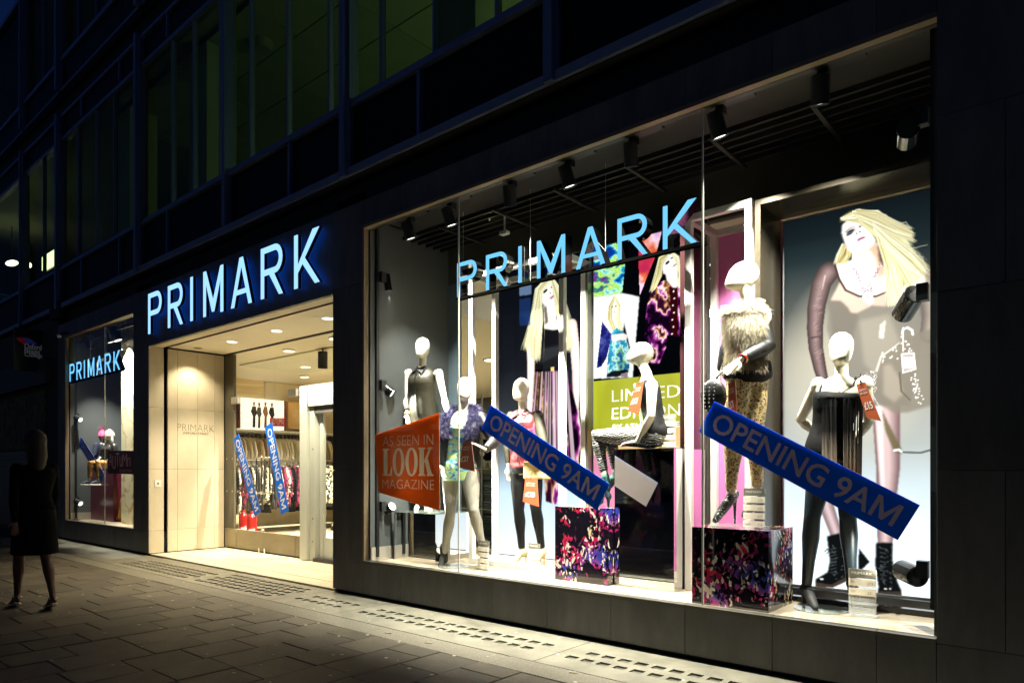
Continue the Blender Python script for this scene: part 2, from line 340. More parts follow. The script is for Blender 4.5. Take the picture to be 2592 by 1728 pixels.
# stone return of the pier into the entrance (faces left, unseen) and the cream left side of the entrance
box('pier_return', (PX1-.012, .052, .02), (PX1+.008, 1.25, 3.2), stone, bld)
for z0, z1 in zip([.03]+[.375, 1.32, 2.27], [.375, 1.32, 2.27, 3.198]):
    box('cream_panel', (EX0-.03, .004, z0+.0015), (EX0+.004, .225, z1-.0015), cream, bld, .0015)
    for ya, yb in ((.29, .443), (.443, .758), (.758, 1.04), (1.04, 1.2)): box('cream_panel', (EX0-.05, ya+.0015, z0+.0015), (EX0-.012, yb-.0015, z1-.0015), cream, bld, .0015)
box('shutter_slot', (EX0-.12, .226, .0), (EX0-.06, .289, 3.3), gap, bld)
# lintel underside, shutter slot and entrance ceiling
x = EX0
while x < EX1-.1:
    x2 = min(x+1.18, EX1); box('lintel_panel', (x+.0015, .052, 3.2), (x2-.0015, .2, 3.24), cream, bld, .0015); x = x2
box('shutter_slot', (EX0, .2, 3.27), (EX1, .3, 3.4), gap, bld)
box('shutter_rail', (EX0, .285, 3.215), (EX1, .30, 3.27), M('bronze_anodised', (.12, .08, .05), .35, .7), bld)
ceil_m = M('cream_ceiling_board', (.80, .73, .58), .6)
for i in range(4):
    a = EX0+i*1.195; box('ceiling_board', (a+.002, .302, 3.22), (a+1.193, 1.18, 3.25), ceil_m, bld)
# window reveals
def reveal(x0, x1, z0, z1, d=.052):
    box('reveal_strip', (x0, -.006, z0), (x0+.03, d, z1-.03), trim, bld); box('reveal_strip', (x0, -.006, z1-.03), (x1, d, z1), trim, bld)
    x = x0
    while x < x1-.05:
        x2 = min(x+.6, x1); box('sill_stone', (x+.002, -.012, z0-.03), (x2-.002, d+.02, z0-.001), M('sill_grey', (.11, .10, .08), .5, var=.1), bld, .002); x = x2
reveal(WX0, WX1, .376, 3.82); reveal(-14.84, -11.66, .376, 3.82)
# recessed band, ledge, curtain wall
box('recess_band', (-15.2, .14, 4.083), (1.7, .4, 4.36), blackm, bld)
box('recess_soffit', (-15.2, -.03, 4.352), (1.7, .14, 4.362), blackm, bld)
ledge = M('ledge_metal', (.22, .27, .42), .5, .2, var=.08)
for a, b in ((-30, -15.5), (-14.9, -11.36), (-11.36, -6.02), (-6.02, -3.31), (-3.31, 1.7)): box('ledge', (a+.003, -.06, 4.364), (b-.003, .1, 4.45), ledge, bld, .004)
box('broken_ledge_bracket', (-15.5, -.08, 4.2), (-14.95, .1, 4.5), blackm, bld)
SPX = [(-30, -17.4), (-17.4, -15.09), (-15.09, -13.96), (-13.96, -12.2), (-12.2, -11.36), (-11.36, -10.4), (-10.4, -8.61), (-8.61, -7.15), (-7.15, -6.02), (-6.02, -4.917), (-4.917, -3.315), (-3.315, -.8), (-.8, 1.7)]
for a, b in SPX:
    box('spandrel_panel', (a+.02, .03, 4.453), (b-.02, .06, 5.098), spandrel_m, bld)
    box('louvre_panel', (a+.02, .03, 7.65), (b-.02, .06, 8.0), spandrel_m, bld)
    box('spandrel_panel', (a+.02, .03, 8.54), (b-.02, .06, 9.06), spandrel_m, bld)
box('dark_slab_edge', (-30, .12, 8.053), (1.7, .4, 8.5), blackm, bld)
for z0, z1, y in ((5.10, 5.15, -.03), (5.155, 5.2, .01), (7.56, 7.62, -.01), (8.0, 8.05, -.02), (8.5, 8.54, -.02), (9.06, 9.14, -.02), (11.4, 11.5, -.02)):
    box('transom', (-30, y, z0), (1.7, .1, z1), mullion_m, bld)
for xx in (-17.4, -15.09, -11.36, -6.02, -3.315, -.8):
    wd = .085 if xx not in (-17.4, -.8) else .05
    MB().box((xx-wd/2, -.10, 4.36), (xx+wd/2, .09, 8.05)).box((xx-wd/2-.03, -.05, 4.451), (xx+wd/2+.03, -.031, 8.0)).build('mullion', mullion_m, bld)
    MB().box((xx-wd/2, -.10, 8.5), (xx+wd/2, .09, 12)).build('mullion', mullion_m, bld)
for xx in (-13.96, -12.2, -10.4, -7.15, -4.917): MB().box((xx-.02, -.02, 4.451), (xx+.02, .028, 5.098)).build('mullion', mullion_m, bld); MB().box((xx-.02, -.02, 7.65), (xx+.02, .028, 8.0)).build('mullion', mullion_m, bld)
MB().box((-8.65, -.07, 4.451), (-8.57, .09, 8.0)).build('mullion', mullion_m, bld)
GM = [-17.4, -16.2, -15.09, -14.2, -13.3, -12.5, -11.36, -10.3, -9.62, P(553, 0, 0).x, -8.61, P(630, 0, 0).x, P(724, 0, 0).x, P(829, 0, 0).x, -6.02, P(960, 0, 0).x, P(1095, 0, 0).x, P(1253, 0, 0).x, -3.315, -2.1, -.8, 1.7]
for i, xx in enumerate(GM[:-1]):
    if xx not in (-17.4, -15.09, -11.36, -8.61, -6.02, -3.315, -.8):
        MB().box((xx-.014, .01, 5.2), (xx+.014, .075, 7.56)).build('mullion', mullion_m, bld); MB().box((xx-.014, .01, 9.14), (xx+.014, .075, 11.4)).build('mullion', mullion_m, bld)
    box('window_pane', (xx+.03, .045, 5.2), (GM[i+1]-.03, .053, 7.56), gup, bld); box('window_pane', (xx+.03, .045, 9.14), (GM[i+1]-.03, .053, 11.4), gup, bld)
box('window_pane', (-30, .045, 5.2), (-17.45, .053, 7.56), gup, bld); box('window_pane', (-30, .045, 9.14), (-17.45, .053, 11.4), gup, bld)
# office floor inside: back wall, columns, ceiling tiles
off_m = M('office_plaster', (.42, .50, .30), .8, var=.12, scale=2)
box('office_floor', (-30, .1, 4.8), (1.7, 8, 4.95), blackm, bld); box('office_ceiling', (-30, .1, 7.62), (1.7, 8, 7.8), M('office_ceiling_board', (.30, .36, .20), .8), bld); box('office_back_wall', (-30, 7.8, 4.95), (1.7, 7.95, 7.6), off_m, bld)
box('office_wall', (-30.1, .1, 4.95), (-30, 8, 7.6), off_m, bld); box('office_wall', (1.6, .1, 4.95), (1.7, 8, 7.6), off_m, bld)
tile0 = None
for i in range(15):
    for j in range(5):
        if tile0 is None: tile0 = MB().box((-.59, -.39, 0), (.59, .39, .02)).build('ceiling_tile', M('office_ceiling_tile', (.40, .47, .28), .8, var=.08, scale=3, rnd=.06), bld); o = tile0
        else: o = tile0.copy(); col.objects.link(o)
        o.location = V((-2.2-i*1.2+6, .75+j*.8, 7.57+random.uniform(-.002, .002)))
for xx in (-4.8, -10.2, -13.0): box('office_column', (xx-.28, .35, 4.95), (xx+.28, .8, 7.565), off_m, bld)
for xx in (-9.35, -6.8): MB().cyl((xx, .9, 7.45), (xx, .9, 7.568), .13, .16).build('smoke_detector', M('detector_grey', (.3, .34, .24), .5), bld)
MB().box((-7.3, 1.05, 7.545), (-6.9, 1.45, 7.568)).box((-7.2, 1.15, 7.53), (-7.0, 1.35, 7.544)).build('air_vent', M('vent_dark', (.12, .13, .09), .5), bld)
box('office_floor_above', (-30, .1, 8.6), (1.7, 6, 8.7), blackm, bld); box('office_ceiling', (-30, .1, 11.5), (1.7, 6, 11.6), off_m, bld); box('office_back_wall', (-30, 5.8, 8.7), (1.7, 5.9, 11.5), off_m, bld)
GL = (.70, 1, .50)
light('POINT', (-4.0, 2.6, 5.6), 45, GL, size=.3); light('POINT', (-8., 3.0, 5.5), 4, GL, size=.3); light('POINT', (-12.5, 3, 5.6), 1.5, GL, size=.3); light('POINT', (-14, 2.5, 9.2), 1.5, GL, size=.3); pass
# lit fittings seen through the far left office windows
lampw = M('lit_office_lamp', (1, .95, .8), .5, emit=5, ecol=(1, .93, .7)); lampg = M('lit_office_panel', (1, 1, .8), .5, emit=2.2, ecol=(.85, 1, .62))
c = P(30, 666, .7); t = thing('ceiling_lamp', c+V((0, 0, .4)), 'glowing oval lamp in the far left office window', 'lamp')
MB().ell(c, (.3, 0, 0), (0, .12, 0), (0, 0, .045)).build('lamp_bowl', lampw, t, True); MB().cyl(c+V((0, 0, .04)), (c.x, c.y, 7.56), .012).build('lamp_stem', black, t)
c = P(73, 671, .8); t = thing('ceiling_lamp', c, 'small round lit lamp beside the oval lamp upstairs', 'lamp')
MB().ell(c, (.06, 0, 0), (0, .06, 0), (0, 0, .07)).build('lamp_bowl', lampw, t, True); MB().cyl(c+V((0, 0, .05)), (c.x, c.y, 7.56), .012).build('lamp_stem', black, t)
a, b = P(106, 651, .6), P(141, 664, .6); t = thing('light_box', a, 'greenish white lit panel seen through the far left office window', 'light panel')
MB().box((a.x, .6, b.z), (b.x, .66, a.z)).build('lit_panel', lampg, t); box('panel_frame', (a.x-.03, .661, b.z-.03), (b.x+.03, .70, a.z+.03), black, t)
light('POINT', (a.x+.3, .5, a.z-.35), 2.0, GL, size=.1)
# ------------------------------------------------------------------ illuminated lettering
LW = [('P', 0, .1038), ('R', .1528, .2568), ('I', .3115, .3336), ('M', .3968, .5188), ('A', .5648, .6792), ('R', .7271, .8329), ('K', .8888, 1.)]
def arc(cx, cy, rx, ry, a0, a1, n=10): return [(cx+rx*math.cos(R(a0+(a1-a0)*i/n)), cy+ry*math.sin(R(a0+(a1-a0)*i/n))) for i in range(n+1)]
def glyph(ch, w, h, s):
    """outlines of a plain sans letter of stroke s"""
    if ch == 'I': return [[(0, 0), (w, 0), (w, h), (0, h)]]
    if ch in 'PR':
        r = h*.28; cy = h-r; ri = r-s
        up = [(0, h)] ; o = [(0, 0), (0, h), (w-r*.95, h)]+arc(w-r*.95, cy, r*.95, r, 90, -90)[1:]
        inner = [(s, h-s), (s, h-2*r+s)]+arc(w-r*.95, cy, r*.95-s, ri, -90, 90)
        if ch == 'P': o += [(s, h-2*r), (s, 0)]
        else: o += [(w*.62, h-2*r), (w*1.02, 0), (w*1.02-s*1.12, 0), (w*.40, h-2*r), (s, h-2*r), (s, 0)]
        return [o, inner]
    if ch == 'M': return [[(0, 0), (0, h), (s*1.05, h), (w/2, h*.22+s*.8), (w-s*1.05, h), (w, h), (w, 0), (w-s, 0), (w-s, h*.74), (w/2+s*.42, 0+h*.06), (w/2-s*.42, h*.06), (s, h*.74), (s, 0)]]
    if ch == 'A':
        k = s*.58; m = w/2; y1 = h*.24; y2 = y1+s*.85
        xl = lambda y: (m-k)*y/h+s*1.08
        f = lambda y: (xl(y), w-xl(y)); top = h-s*1.5
        return [[(0, 0), (m-k, h), (m+k, h), (w, 0), (w-s*1.08, 0), (f(y1)[1], y1), (f(y1)[0], y1), (s*1.08, 0)], [(f(y2)[0], y2), (m, top), (f(y2)[1], y2)]]
    if ch == 'K': return [[(0, 0), (0, h), (s, h), (s, h*.42), (w*.74, h), (w*.98, h), (w*.42, h*.53), (w, 0), (w-s*1.25, 0), (w*.33, h*.43), (s, h*.28), (s, 0)]]
def fill(polys, z0, z1):
    cu = bpy.data.curves.new('g', 'CURVE'); cu.dimensions = '2D'; cu.fill_mode = 'BOTH'; cu.extrude = (z1-z0)/2
    for p in polys:
        sp = cu.splines.new('POLY'); sp.points.add(len(p)-1); sp.use_cyclic_u = True
        for q, (a, b) in zip(sp.points, p): q.co = (a, b, 0, 1)
    o = bpy.data.objects.new('g', cu); col.objects.link(o); dg = bpy.context.evaluated_depsgraph_get()
    me = bpy.data.meshes.new_from_object(o.evaluated_get(dg)); r = ([(v.co.x, v.co.y, v.co.z+(z0+z1)/2) for v in me.vertices], [tuple(p.vertices) for p in me.polygons])
    bpy.data.objects.remove(o); bpy.data.curves.remove(cu); bpy.data.meshes.remove(me); return r
def word_sign(root, O, W, H, st, depth, case_m, face_m, standoff=0.):
    for ch, a, b in LW:
        if ch == 'I': b = a+st/W
        pol = glyph(ch, (b-a)*W, H, st); vs, fs = fill(pol, 0, depth); T = lambda v: (O[0]+a*W+v[0], O[1]-v[2], O[2]+v[1])
        c = MB().add([T(v) for v in vs], fs).build('letter', case_m, root)
        vs, fs = fill(pol, depth+.0008, depth+.006); MB().add([T(v) for v in vs], fs).build('letter_face', face_m, c)
gloss_black = M('gloss_black_return', (.001, .001, .001), .02, spec=.6)
s1 = thing('shop_sign', (-8.6, 0, 3.6), 'large blue glowing PRIMARK letters on the stone above the entrance', 'shop sign')
word_sign(s1, (-10.84, -.05, 3.335), 4.43, .598, .070, .045, M('letter_case_dark', (.012, .02, .05), .35), LED2)
haloe = M('halo_led', (.05, .3, 1), .5, emit=1.1, ecol=(.0, .13, 1.0)); haloe.cycles.emission_sampling = 'AUTO'; hb = MB()
for ch, a, b in LW:
    w_ = (b-a)*4.43 if ch != 'I' else .070; x_ = -10.84+a*4.43
    vs, fs = fill(glyph(ch, w_, .598, .070), .0, .001)
    hb.add([(x_+v[0], -.0485-v[2], 3.335+v[1]) for v in vs], fs)
hb.build('halo_strip', haloe, s1)
def window_sign(x0, W, label, y=.5, z=3.0, H=.33):
    t = thing('window_sign', (x0, y, z), label, 'window sign')
    word_sign(t, (x0, y, z), W, H, .037, .10, gloss_black, LED)
    box('sign_rail', (x0-.02, y-.10, z-.028), (x0+W+.06, y-.055, z-.004), M('rail_black', (.0006, .0006, .0006), .6, spec=.0), t)
    for f in (.0, .34, .66, 1.): MB().cyl((x0+W*f, y-.02, z-.004), (x0+W*f, y-.02, 3.86), .0022, n=6).build('hanging_wire', steel, t)
    return t
window_sign(-4.81, 2.52, 'blue lit PRIMARK letters hanging inside the large right hand window')
window_sign(-14.78, 2.42, 'blue lit PRIMARK letters hanging inside the far left window', y=.16, z=2.97, H=.325)
light('AREA', (-8.8, -.35, 3.7), .0, size=.3) if False else None
# ------------------------------------------------------------------ display windows: shell
def shell(x0, x1, label_floor):
    floor_m = ramp_mat('pale_chevron_floor', [(0, (.13, .10, .065)), (.38, (.24, .19, .13)), (.55, (.36, .30, .21)), (1, (.42, .35, .25))], 'noise', 3.2, 1.0, .35, stretch=(1, 2.2, 1))
    k = 0; y = .075
    while y < 1.24:   # boards in chevron rows
        y2 = min(y+.19, 1.26); x = x0+.02
        while x < x1-.03:
            w_ = min(random.choice((.5, .7, .9)), x1-.02-x); box('floor_board', (x+.0006, y+.0006, .33), (x+w_-.0006, y2-.0006, .36), floor_m, bld); x += w_
        y = y2
    box('display_side_wall', (x0-.06, .075, .36), (x0+.03, 1.2, 3.9), grey_wall, bld)
    box('display_skirting', (x0+.031, .08, .361), (x0+.045, 1.19, .50), M('brushed_skirting', (.5, .47, .40), .35, .6), bld)
    box('display_side_wall', (x1-.03, .112, .36), (x1+.05, 1.2, 3.9), grey_wall, bld)
    box('display_ceiling', (x0, .076, 3.93), (x1, 1.3, 3.98), M('display_ceiling_dark', (.018, .016, .014), .7), bld)
shell(WX0, WX1, ''); shell(-14.84, -11.66, '')
frame_dark = M('glazing_frame', (.03, .03, .028), .4)
def panes(x0, x1, cuts, label):
    g = thing('shop_window', (x0, .07, .36), label, 'shop window'); xs = [x0+.03]+cuts+[x1-.0]
    for i in range(len(xs)-1): box('glass_pane', (xs[i]+.002, .062, .36), (xs[i+1]-.002, .072, 3.84), gcol, g)
    for c_ in cuts: box('glass_joint', (c_-.0055, .0605, .36), (c_+.0055, .0735, 3.84), M('clear_silicone', (.55, .55, .50), .25, alpha=.75), g)
    box('bottom_channel', (x0, .056, .348), (x1, .078, .362), frame_dark, g); box('top_channel', (x0, .056, 3.79), (x1, .10, 3.82), frame_dark, g)
    return g
panes(WX0, WX1, [-4.46, -2.09], 'tall frameless display window of three panes right of the entrance')
panes(-14.84, -11.66, [-13.05], 'tall frameless display window of two panes far left of the entrance')
# bulkhead, slatted ceiling and steel column behind the display
bh = M('bulkhead_grey', (.06, .058, .045), .28, var=.1, scale=3)
box('bulkhead', (WX0, 1.2, 3.44), (WX1, 1.24, 3.93), bh, bld)
box('soffit_board', (WX0, 1.241, 3.42), (WX1, 1.8, 3.46), ceil_m, bld)
box('steel_column', (-5.80, 1.2, .36), (-5.58, 1.235, 3.438), M('blue_grey_steel', (.14, .19, .22), .3, .5), bld)
for i in range(6):
    y = .45+i*.11; MB().box((WX0+.1, y, 3.76), (WX1-.05, y+.012, 3.80)).build('ceiling_slat', black, bld)
for i in range(7): MB().box((WX0+.7+i*.72, .40, 3.74), (WX0+.73+i*.72, 1.08, 3.758)).build('slat_bracket', black, bld)
# sprinkler / sensor boxes
for (a, b), lb in (((1239, 545), 'small white spotlit sensor under the slats'), ((1277, 590), 'pale rectangular sensor box below the slatted ceiling')):
    p = P(a, b, .62); t = thing('ceiling_sensor', p, lb, 'ceiling sensor'); box('sensor_body', p-V((.045, .03, .016)), p+V((.045, .03, .016)), white, t, .004); MB().cyl(p+V((0, 0, .016)), (p.x, p.y, 3.76), .008).build('sensor_stem', white, t)
# ------------------------------------------------------------------ spotlights
spot_face = M('spot_lens', (1, .97, .9), .4, emit=2.2, ecol=(1, .97, .88))
def spot(pos, aim, label, group, r=.052, L=.17, energy=0, color=(1, .95, .84), angle=70, mount=None, lit=True, gloss=False, down=False):
    pos = V(pos); d = (V(aim)-pos).normalized(); t = thing('spotlight', pos, label, 'spotlight', group)
    m = M('spot_gloss_black', (.02, .02, .02), .18, .6, coat=.6) if gloss else black
    mb = MB().cyl(pos-d*L*.5, pos+d*L*.5, r, r, 24, caps=False).cyl(pos+d*L*.5, pos+d*(L*.5-.02), r*.97, r*.92, 24, caps=False).cyl(pos-d*L*.5-d*.004, pos-d*L*.5, r*.9, r, 24)
    mb.build('lamp_housing', m, t, False)
    MB().cyl(pos+d*(L*.5-.019), pos+d*(L*.5-.012), r*.88, r*.88, 24).build('lens', spot_face if lit else M('unlit_lens', (.25, .25, .25), .2), t)
    if mount is not None:
        mount = V(mount); q = pos-d*L*.25; MB().bar(q, mount, .022, .022).build('arm', black, t)
        MB().box(mount-V((.03, .03, .05)), mount+V((.03, .03, .05))).build('track_adapter', black, t)
    if energy: light('SPOT', pos+d*(L*.5+.022), energy, color, pos+d*3, .018, angle, .8, parent=t)
    return t
GT = 'black track spotlights over the big window'
SX = [-5.37, -4.78, -4.01, -3.38, -2.77, -2.07, -1.375]
tr = thing('lighting_track', (WX0, .25, 3.88), 'long black lighting track along the top of the right hand window', 'lighting track'); box('track_bar', (WX0+.06, .135, 3.83), (WX1-.04, .165, 3.86), black, tr)
names = ['first track spotlight from the left end of the big window', 'second track spotlight from the left, beside the glass joint', 'third track spotlight from the left above the first letters', 'middle track spotlight above the letters', 'fifth track spotlight from the left', 'track spotlight just right of the right glass joint', 'rightmost track spotlight nearest the dark pier']
EN = [750, 1550, 1200, 1150, 1150, 1100, 1100]
SX = [x*.975 for x in SX]
for i, x in enumerate(SX):
    box('track_gear', (x-.02, .12, 3.805), (x+.26, .18, 3.829), black, tr)
    spot((x, .14, 3.68), (x+(-.3 if i % 2 == 0 and i else .35), .92, 1.2), names[i], GT, .055, .17, EN[i], angle=88, mount=(x+.02, .15, 3.80))
SG = 'black spotlights on the side tracks of the big window'
tl = thing('side_track', (WX0+.04, .15, .4), 'vertical black lighting track on the grey left wall of the big window', 'lighting track'); box('track_bar', (WX0+.032, .135, .40), (WX0+.06, .17, 3.87), black, tl)
def side(px, py, Y, aimpx, aimpy, aimY, lb, e, wall, **k):
    p = P(px, py, Y); spot(p, aimpx if aimpy is None else P(aimpx, aimpy, aimY), lb, SG, .052, .17, e, mount=(wall, k.pop('my', Y-.1), p.z+.03), gloss=True, **k)
side(978, 716, .3, PX(1005, 900, WX0+.03), None, .5, 'top spotlight on the left side track, tilted down the grey wall', 420, WX0+.07, angle=50)
side(978, 985, .3, 1040, 1030, .45, 'middle spotlight on the left side track with a bright face', 200, WX0+.07)
side(982, 1287, .3, 1008, 1271, .3, 'lowest spotlight on the left side track, tilted upwards', 80, WX0+.07)
tr2 = thing('side_track', (WX1-.05, .2, .5), 'vertical black lighting track on the right wall of the big window', 'lighting track'); box('track_bar', (WX1-.06, .18, .5), (WX1-.032, .215, 3.87), black, tr2)
for px, py, ax, ay, lb, e in ((2300, 770, 2200, 930, 'glossy spotlight on an arm in front of the largest poster', 90), (2303, 1450, 2190, 1400, 'black barrel spotlight near the floor at the right edge of the window', 40), (2297, 340, 2286, 420, 'unlit black spotlight high in the right corner of the window', 0)):
    p = P(px, py, .28); spot(p, P(ax, ay, .8), lb, SG, .062, .19, e, mount=(WX1-.10, .2, p.z+.04), gloss=True, lit=e > 0, angle=90)
# ------------------------------------------------------------------ posters painted cell by cell as flat backlit prints
class Canvas:
    def __init__(s, x0, x1, z0, z1, Y, W, H, base):
        s.b = (x0, x1, z0, z1); s.Y = Y; s.W = W; s.H = H; s.a = np.zeros((H, W, 3)); s.a[:] = base
        s.jj, s.ii = np.meshgrid(np.arange(W)+.5, np.arange(H)+.5)
    def m(s, px, py):
        p = P(px, py, s.Y); x0, x1, z0, z1 = s.b; return ((p.x-x0)/(x1-x0)*s.W, (z1-p.z)/(z1-z0)*s.H)
    def pts(s, l, z=None):
        if z: k, ox, oy = z; l = [(ox+a/k, oy+b/k) for a, b in l]
        return np.array([s.m(*q) for q in l])
    def mask(s, l, z=None, soft=0):
        p = s.pts(l, z); ins = np.zeros((s.H, s.W), bool); n = len(p)
        for k in range(n):
            (xa, ya), (xb, yb) = p[k], p[(k+1) % n]
            c = ((ya > s.ii) != (yb > s.ii)); 
            with np.errstate(divide='ignore', invalid='ignore'): ins ^= c & (s.jj < (xb-xa)*(s.ii-ya)/(yb-ya)+xa)
        m = ins.astype(float)
        for _ in range(soft): m = (m+np.roll(m, 1, 0)+np.roll(m, -1, 0)+np.roll(m, 1, 1)+np.roll(m, -1, 1))/5
        return m
    def put(s, m, c, al=1.):
        m = (m*al)[..., None]; s.a = s.a*(1-m)+(np.array(c) if not isinstance(c, np.ndarray) else c)*m
    def poly(s, l, c, z=None, soft=1, al=1.): s.put(s.mask(l, z, soft), c, al)
    def ell(s, cx, cy, rx, ry, c, z=None, al=1., hard=6., rot=0):
        if z: k, ox, oy = z; cx, cy, rx, ry = ox+cx/k, oy+cy/k, rx/k, ry/k
        a = np.array(s.m(cx, cy)); b = np.array(s.m(cx+rx, cy)); d = np.array(s.m(cx, cy+ry)); RX = max(.4, abs(b[0]-a[0])); RY = max(.4, abs(d[1]-a[1]))
        dx, dy = s.jj-a[0], s.ii-a[1]; cr, sr = math.cos(R(rot)), math.sin(R(rot)); q = ((dx*cr+dy*sr)/RX)**2+((-dx*sr+dy*cr)/RY)**2
        s.put(np.clip((1.0-q)*hard/2+.5, 0, 1) if hard < 50 else (q < 1).astype(float), c, al)
    def stroke(s, l, w0, w1, c, z=None, al=1.):
        p = s.pts(l, z); n = len(p)-1
        for k in range(n):
            for q in np.linspace(0, 1, max(2, int(np.hypot(*(p[k+1]-p[k]))*1.6))):
                f = (k+q)/n; r = w0+(w1-w0)*f; x, y = p[k]*(1-q)+p[k+1]*q; i0, i1, j0, j1 = int(y-r-1), int(y+r+2), int(x-r-1), int(x+r+2)
                i0, j0 = max(0, i0), max(0, j0)
                if i1 <= i0 or j1 <= j0 or i0 >= s.H or j0 >= s.W: continue
                d = np.hypot(s.jj[i0:i1, j0:j1]-x, s.ii[i0:i1, j0:j1]-y); m = (np.clip(r+.5-d, 0, 1)*al)[..., None]
                s.a[i0:i1, j0:j1] = s.a[i0:i1, j0:j1]*(1-m)+np.array(c)*m
    def tube(s, l, w0, w1, edge, mid, z=None, al=1., n=7):
        """a rounded limb: nested soft strokes from the edge tone to the middle tone"""
        for k in range(n):
            f = k/(n-1); e = np.array(edge); m_ = np.array(mid); s.stroke(l, w0*(1-f*.82), w1*(1-f*.82), e*(1-f)+m_*f, z, al if k == 0 else al*.6)
    def blur(s, n=1):
        for _ in range(n): p = np.pad(s.a, ((1, 1), (1, 1), (0, 0)), 'edge'); s.a = (p[1:-1, 1:-1]*2+p[:-2, 1:-1]+p[2:, 1:-1]+p[1:-1, :-2]+p[1:-1, 2:])/6
    def hair(s, l0, l1, n, cols, z, w=.6, al=.6, jit=6):
        """strands between two guide lines"""
        l0 = np.array(l0, float); l1 = np.array(l1, float)
        for _ in range(n):
            f = random.random(); q = l0*(1-f)+l1*f; q = q+np.linspace(0, 1, len(q))[:, None]*rng.normal(0, jit, 2)
            s.stroke([tuple(v) for v in q], w*random.uniform(.6, 1.3), w*.3, random.choice(cols), z, al*random.uniform(.5, 1))
    def field(s, sc_, seed, stretch=(1, 1)):
        r = np.random.default_rng(seed); f = np.zeros((s.H, s.W)); amp = 1.; tot = 0
        for o in range(4):
            gh = max(2, int(s.H/sc_*stretch[1]*2**o))+2; gw = max(2, int(s.W/sc_*stretch[0]*2**o))+2; g = r.random((gh, gw))
            yy = np.linspace(0, gh-1.01, s.H); xx = np.linspace(0, gw-1.01, s.W); y0 = yy.astype(int); x0 = xx.astype(int); fy = (yy-y0)[:, None]; fx = (xx-x0)[None]
            fy = fy*fy*(3-2*fy); fx = fx*fx*(3-2*fx)
            f += amp*((g[y0][:, x0]*(1-fx)+g[y0][:, x0+1]*fx)*(1-fy)+(g[y0+1][:, x0]*(1-fx)+g[y0+1][:, x0+1]*fx)*fy); tot += amp; amp *= .55
        return f/tot
    def ramp(s, f, stops):
        xs = [q[0] for q in stops]; return np.stack([np.interp(f, xs, [q[1][k] for q in stops]) for k in range(3)], -1)
    def build(s, name, parent, emit):
        x0, x1, z0, z1 = s.b; H, W = s.H, s.W; o0 = ORG[parent.name]; me = bpy.data.meshes.new(name)
        gx, gz = np.meshgrid(np.linspace(x0, x1, W), np.linspace(z1, z0, H)); co = np.stack([gx-o0[0], np.full_like(gx, s.Y-o0[1]), gz-o0[2]], -1).reshape(-1, 3)
        i, j = np.meshgrid(np.arange(H-1), np.arange(W-1), indexing='ij'); q = (i*W+j).ravel(); F = np.stack([q+W, q+W+1, q+1, q], -1)
        me.vertices.add(H*W); me.vertices.foreach_set('co', co.ravel()); me.loops.add(F.size); me.loops.foreach_set('vertex_index', F.ravel())
        me.polygons.add(len(F)); me.polygons.foreach_set('loop_start', np.arange(0, F.size, 4)); me.polygons.foreach_set('loop_total', np.full(len(F), 4)); me.update(); me.validate()
        at = me.color_attributes.new('ink', 'FLOAT_COLOR', 'POINT'); at.data.foreach_set('color', np.concatenate([np.clip(s.a, 0, 1.6)**1.55, np.ones((H, W, 1))], -1).ravel().astype('f'))
        me.materials.append(print_mat('backlit_print_%s' % emit, emit)); o = bpy.data.objects.new(name, me); col.objects.link(o); o.parent = parent; ORG[o.name] = o0; return o
bronze = M('dark_bronze_frame', (.07, .058, .04), .25, .6, var=.15, scale=20)
SK = (1.0, .93, .86); BL1 = (.92, .88, .55); BL2 = (1., .98, .80); BL3 = (.62, .52, .24); BL4 = (.42, .33, .15)
FLOW = [(0, (.02, .01, .03)), (.38, (.03, .01, .04)), (.46, (.30, .05, .30)), (.52, (.75, .25, .60)), (.56, (1, .88, .85)), (.62, (.55, .30, .12)), (.68, (.12, .02, .10)), (1, (.02, .02, .03))]
GRN = [(0, (.01, .03, .12)), (.36, (.03, .15, .55)), (.44, (.08, .62, .75)), (.50, (.75, 1, .9)), (.55, (.45, .85, .10)), (.60, (.9, 1, .5)), (.66, (.05, .45, .35)), (.75, (.35, .1, .5)), (1, (.02, .05, .2))]
def lightbox(x0, x1, z0, z1, Y, label, cv, emit=1.0):
    t = thing('lightbox_poster', ((x0+x1)/2, Y, z0), label, 'lightbox poster')
    box('box_frame', (x0-.012, Y+.004, z0-.012), (x1+.012, Y+.06, z1+.012), M('lightbox_edge', (.35, .37, .38), .3, .8), t)
    cv.build('poster_print', t, emit); return t
# --- poster 3, the large blonde model
Y3 = 1.02; x0, x1, z0, z1 = -1.865, -.73, .43, 3.215
C = Canvas(x0, x1, z0, z1, Y3, 250, 613, (.1, .1, .1)); v = (C.ii/C.H)
C.a = C.ramp(v, [(0, (.03, .045, .055)), (.12, (.06, .085, .095)), (.25, (.19, .20, .195)), (.38, (.45, .44, .40)), (.50, (.56, .55, .51)), (.62, (.60, .62, .61)), (.72, (.74, .80, .84)), (.82, (.88, .97, 1.05)), (1, (1.05, 1.08, 1.1))])
C.a *= (.94+.12*C.field(160, 21))[..., None]
B = (4.751, 2040, 500); Cc = (4.479, 2040, 800); D = (2.153, 1900, 1000)
C.ell(2150, 930, 150, 190, (.86, .79, .68), al=.55, hard=1.0)  # warm spotlight glare over the poster's middle, painted into the print colour
LE, LM = (.36, .25, .26), (.92, .78, .78)
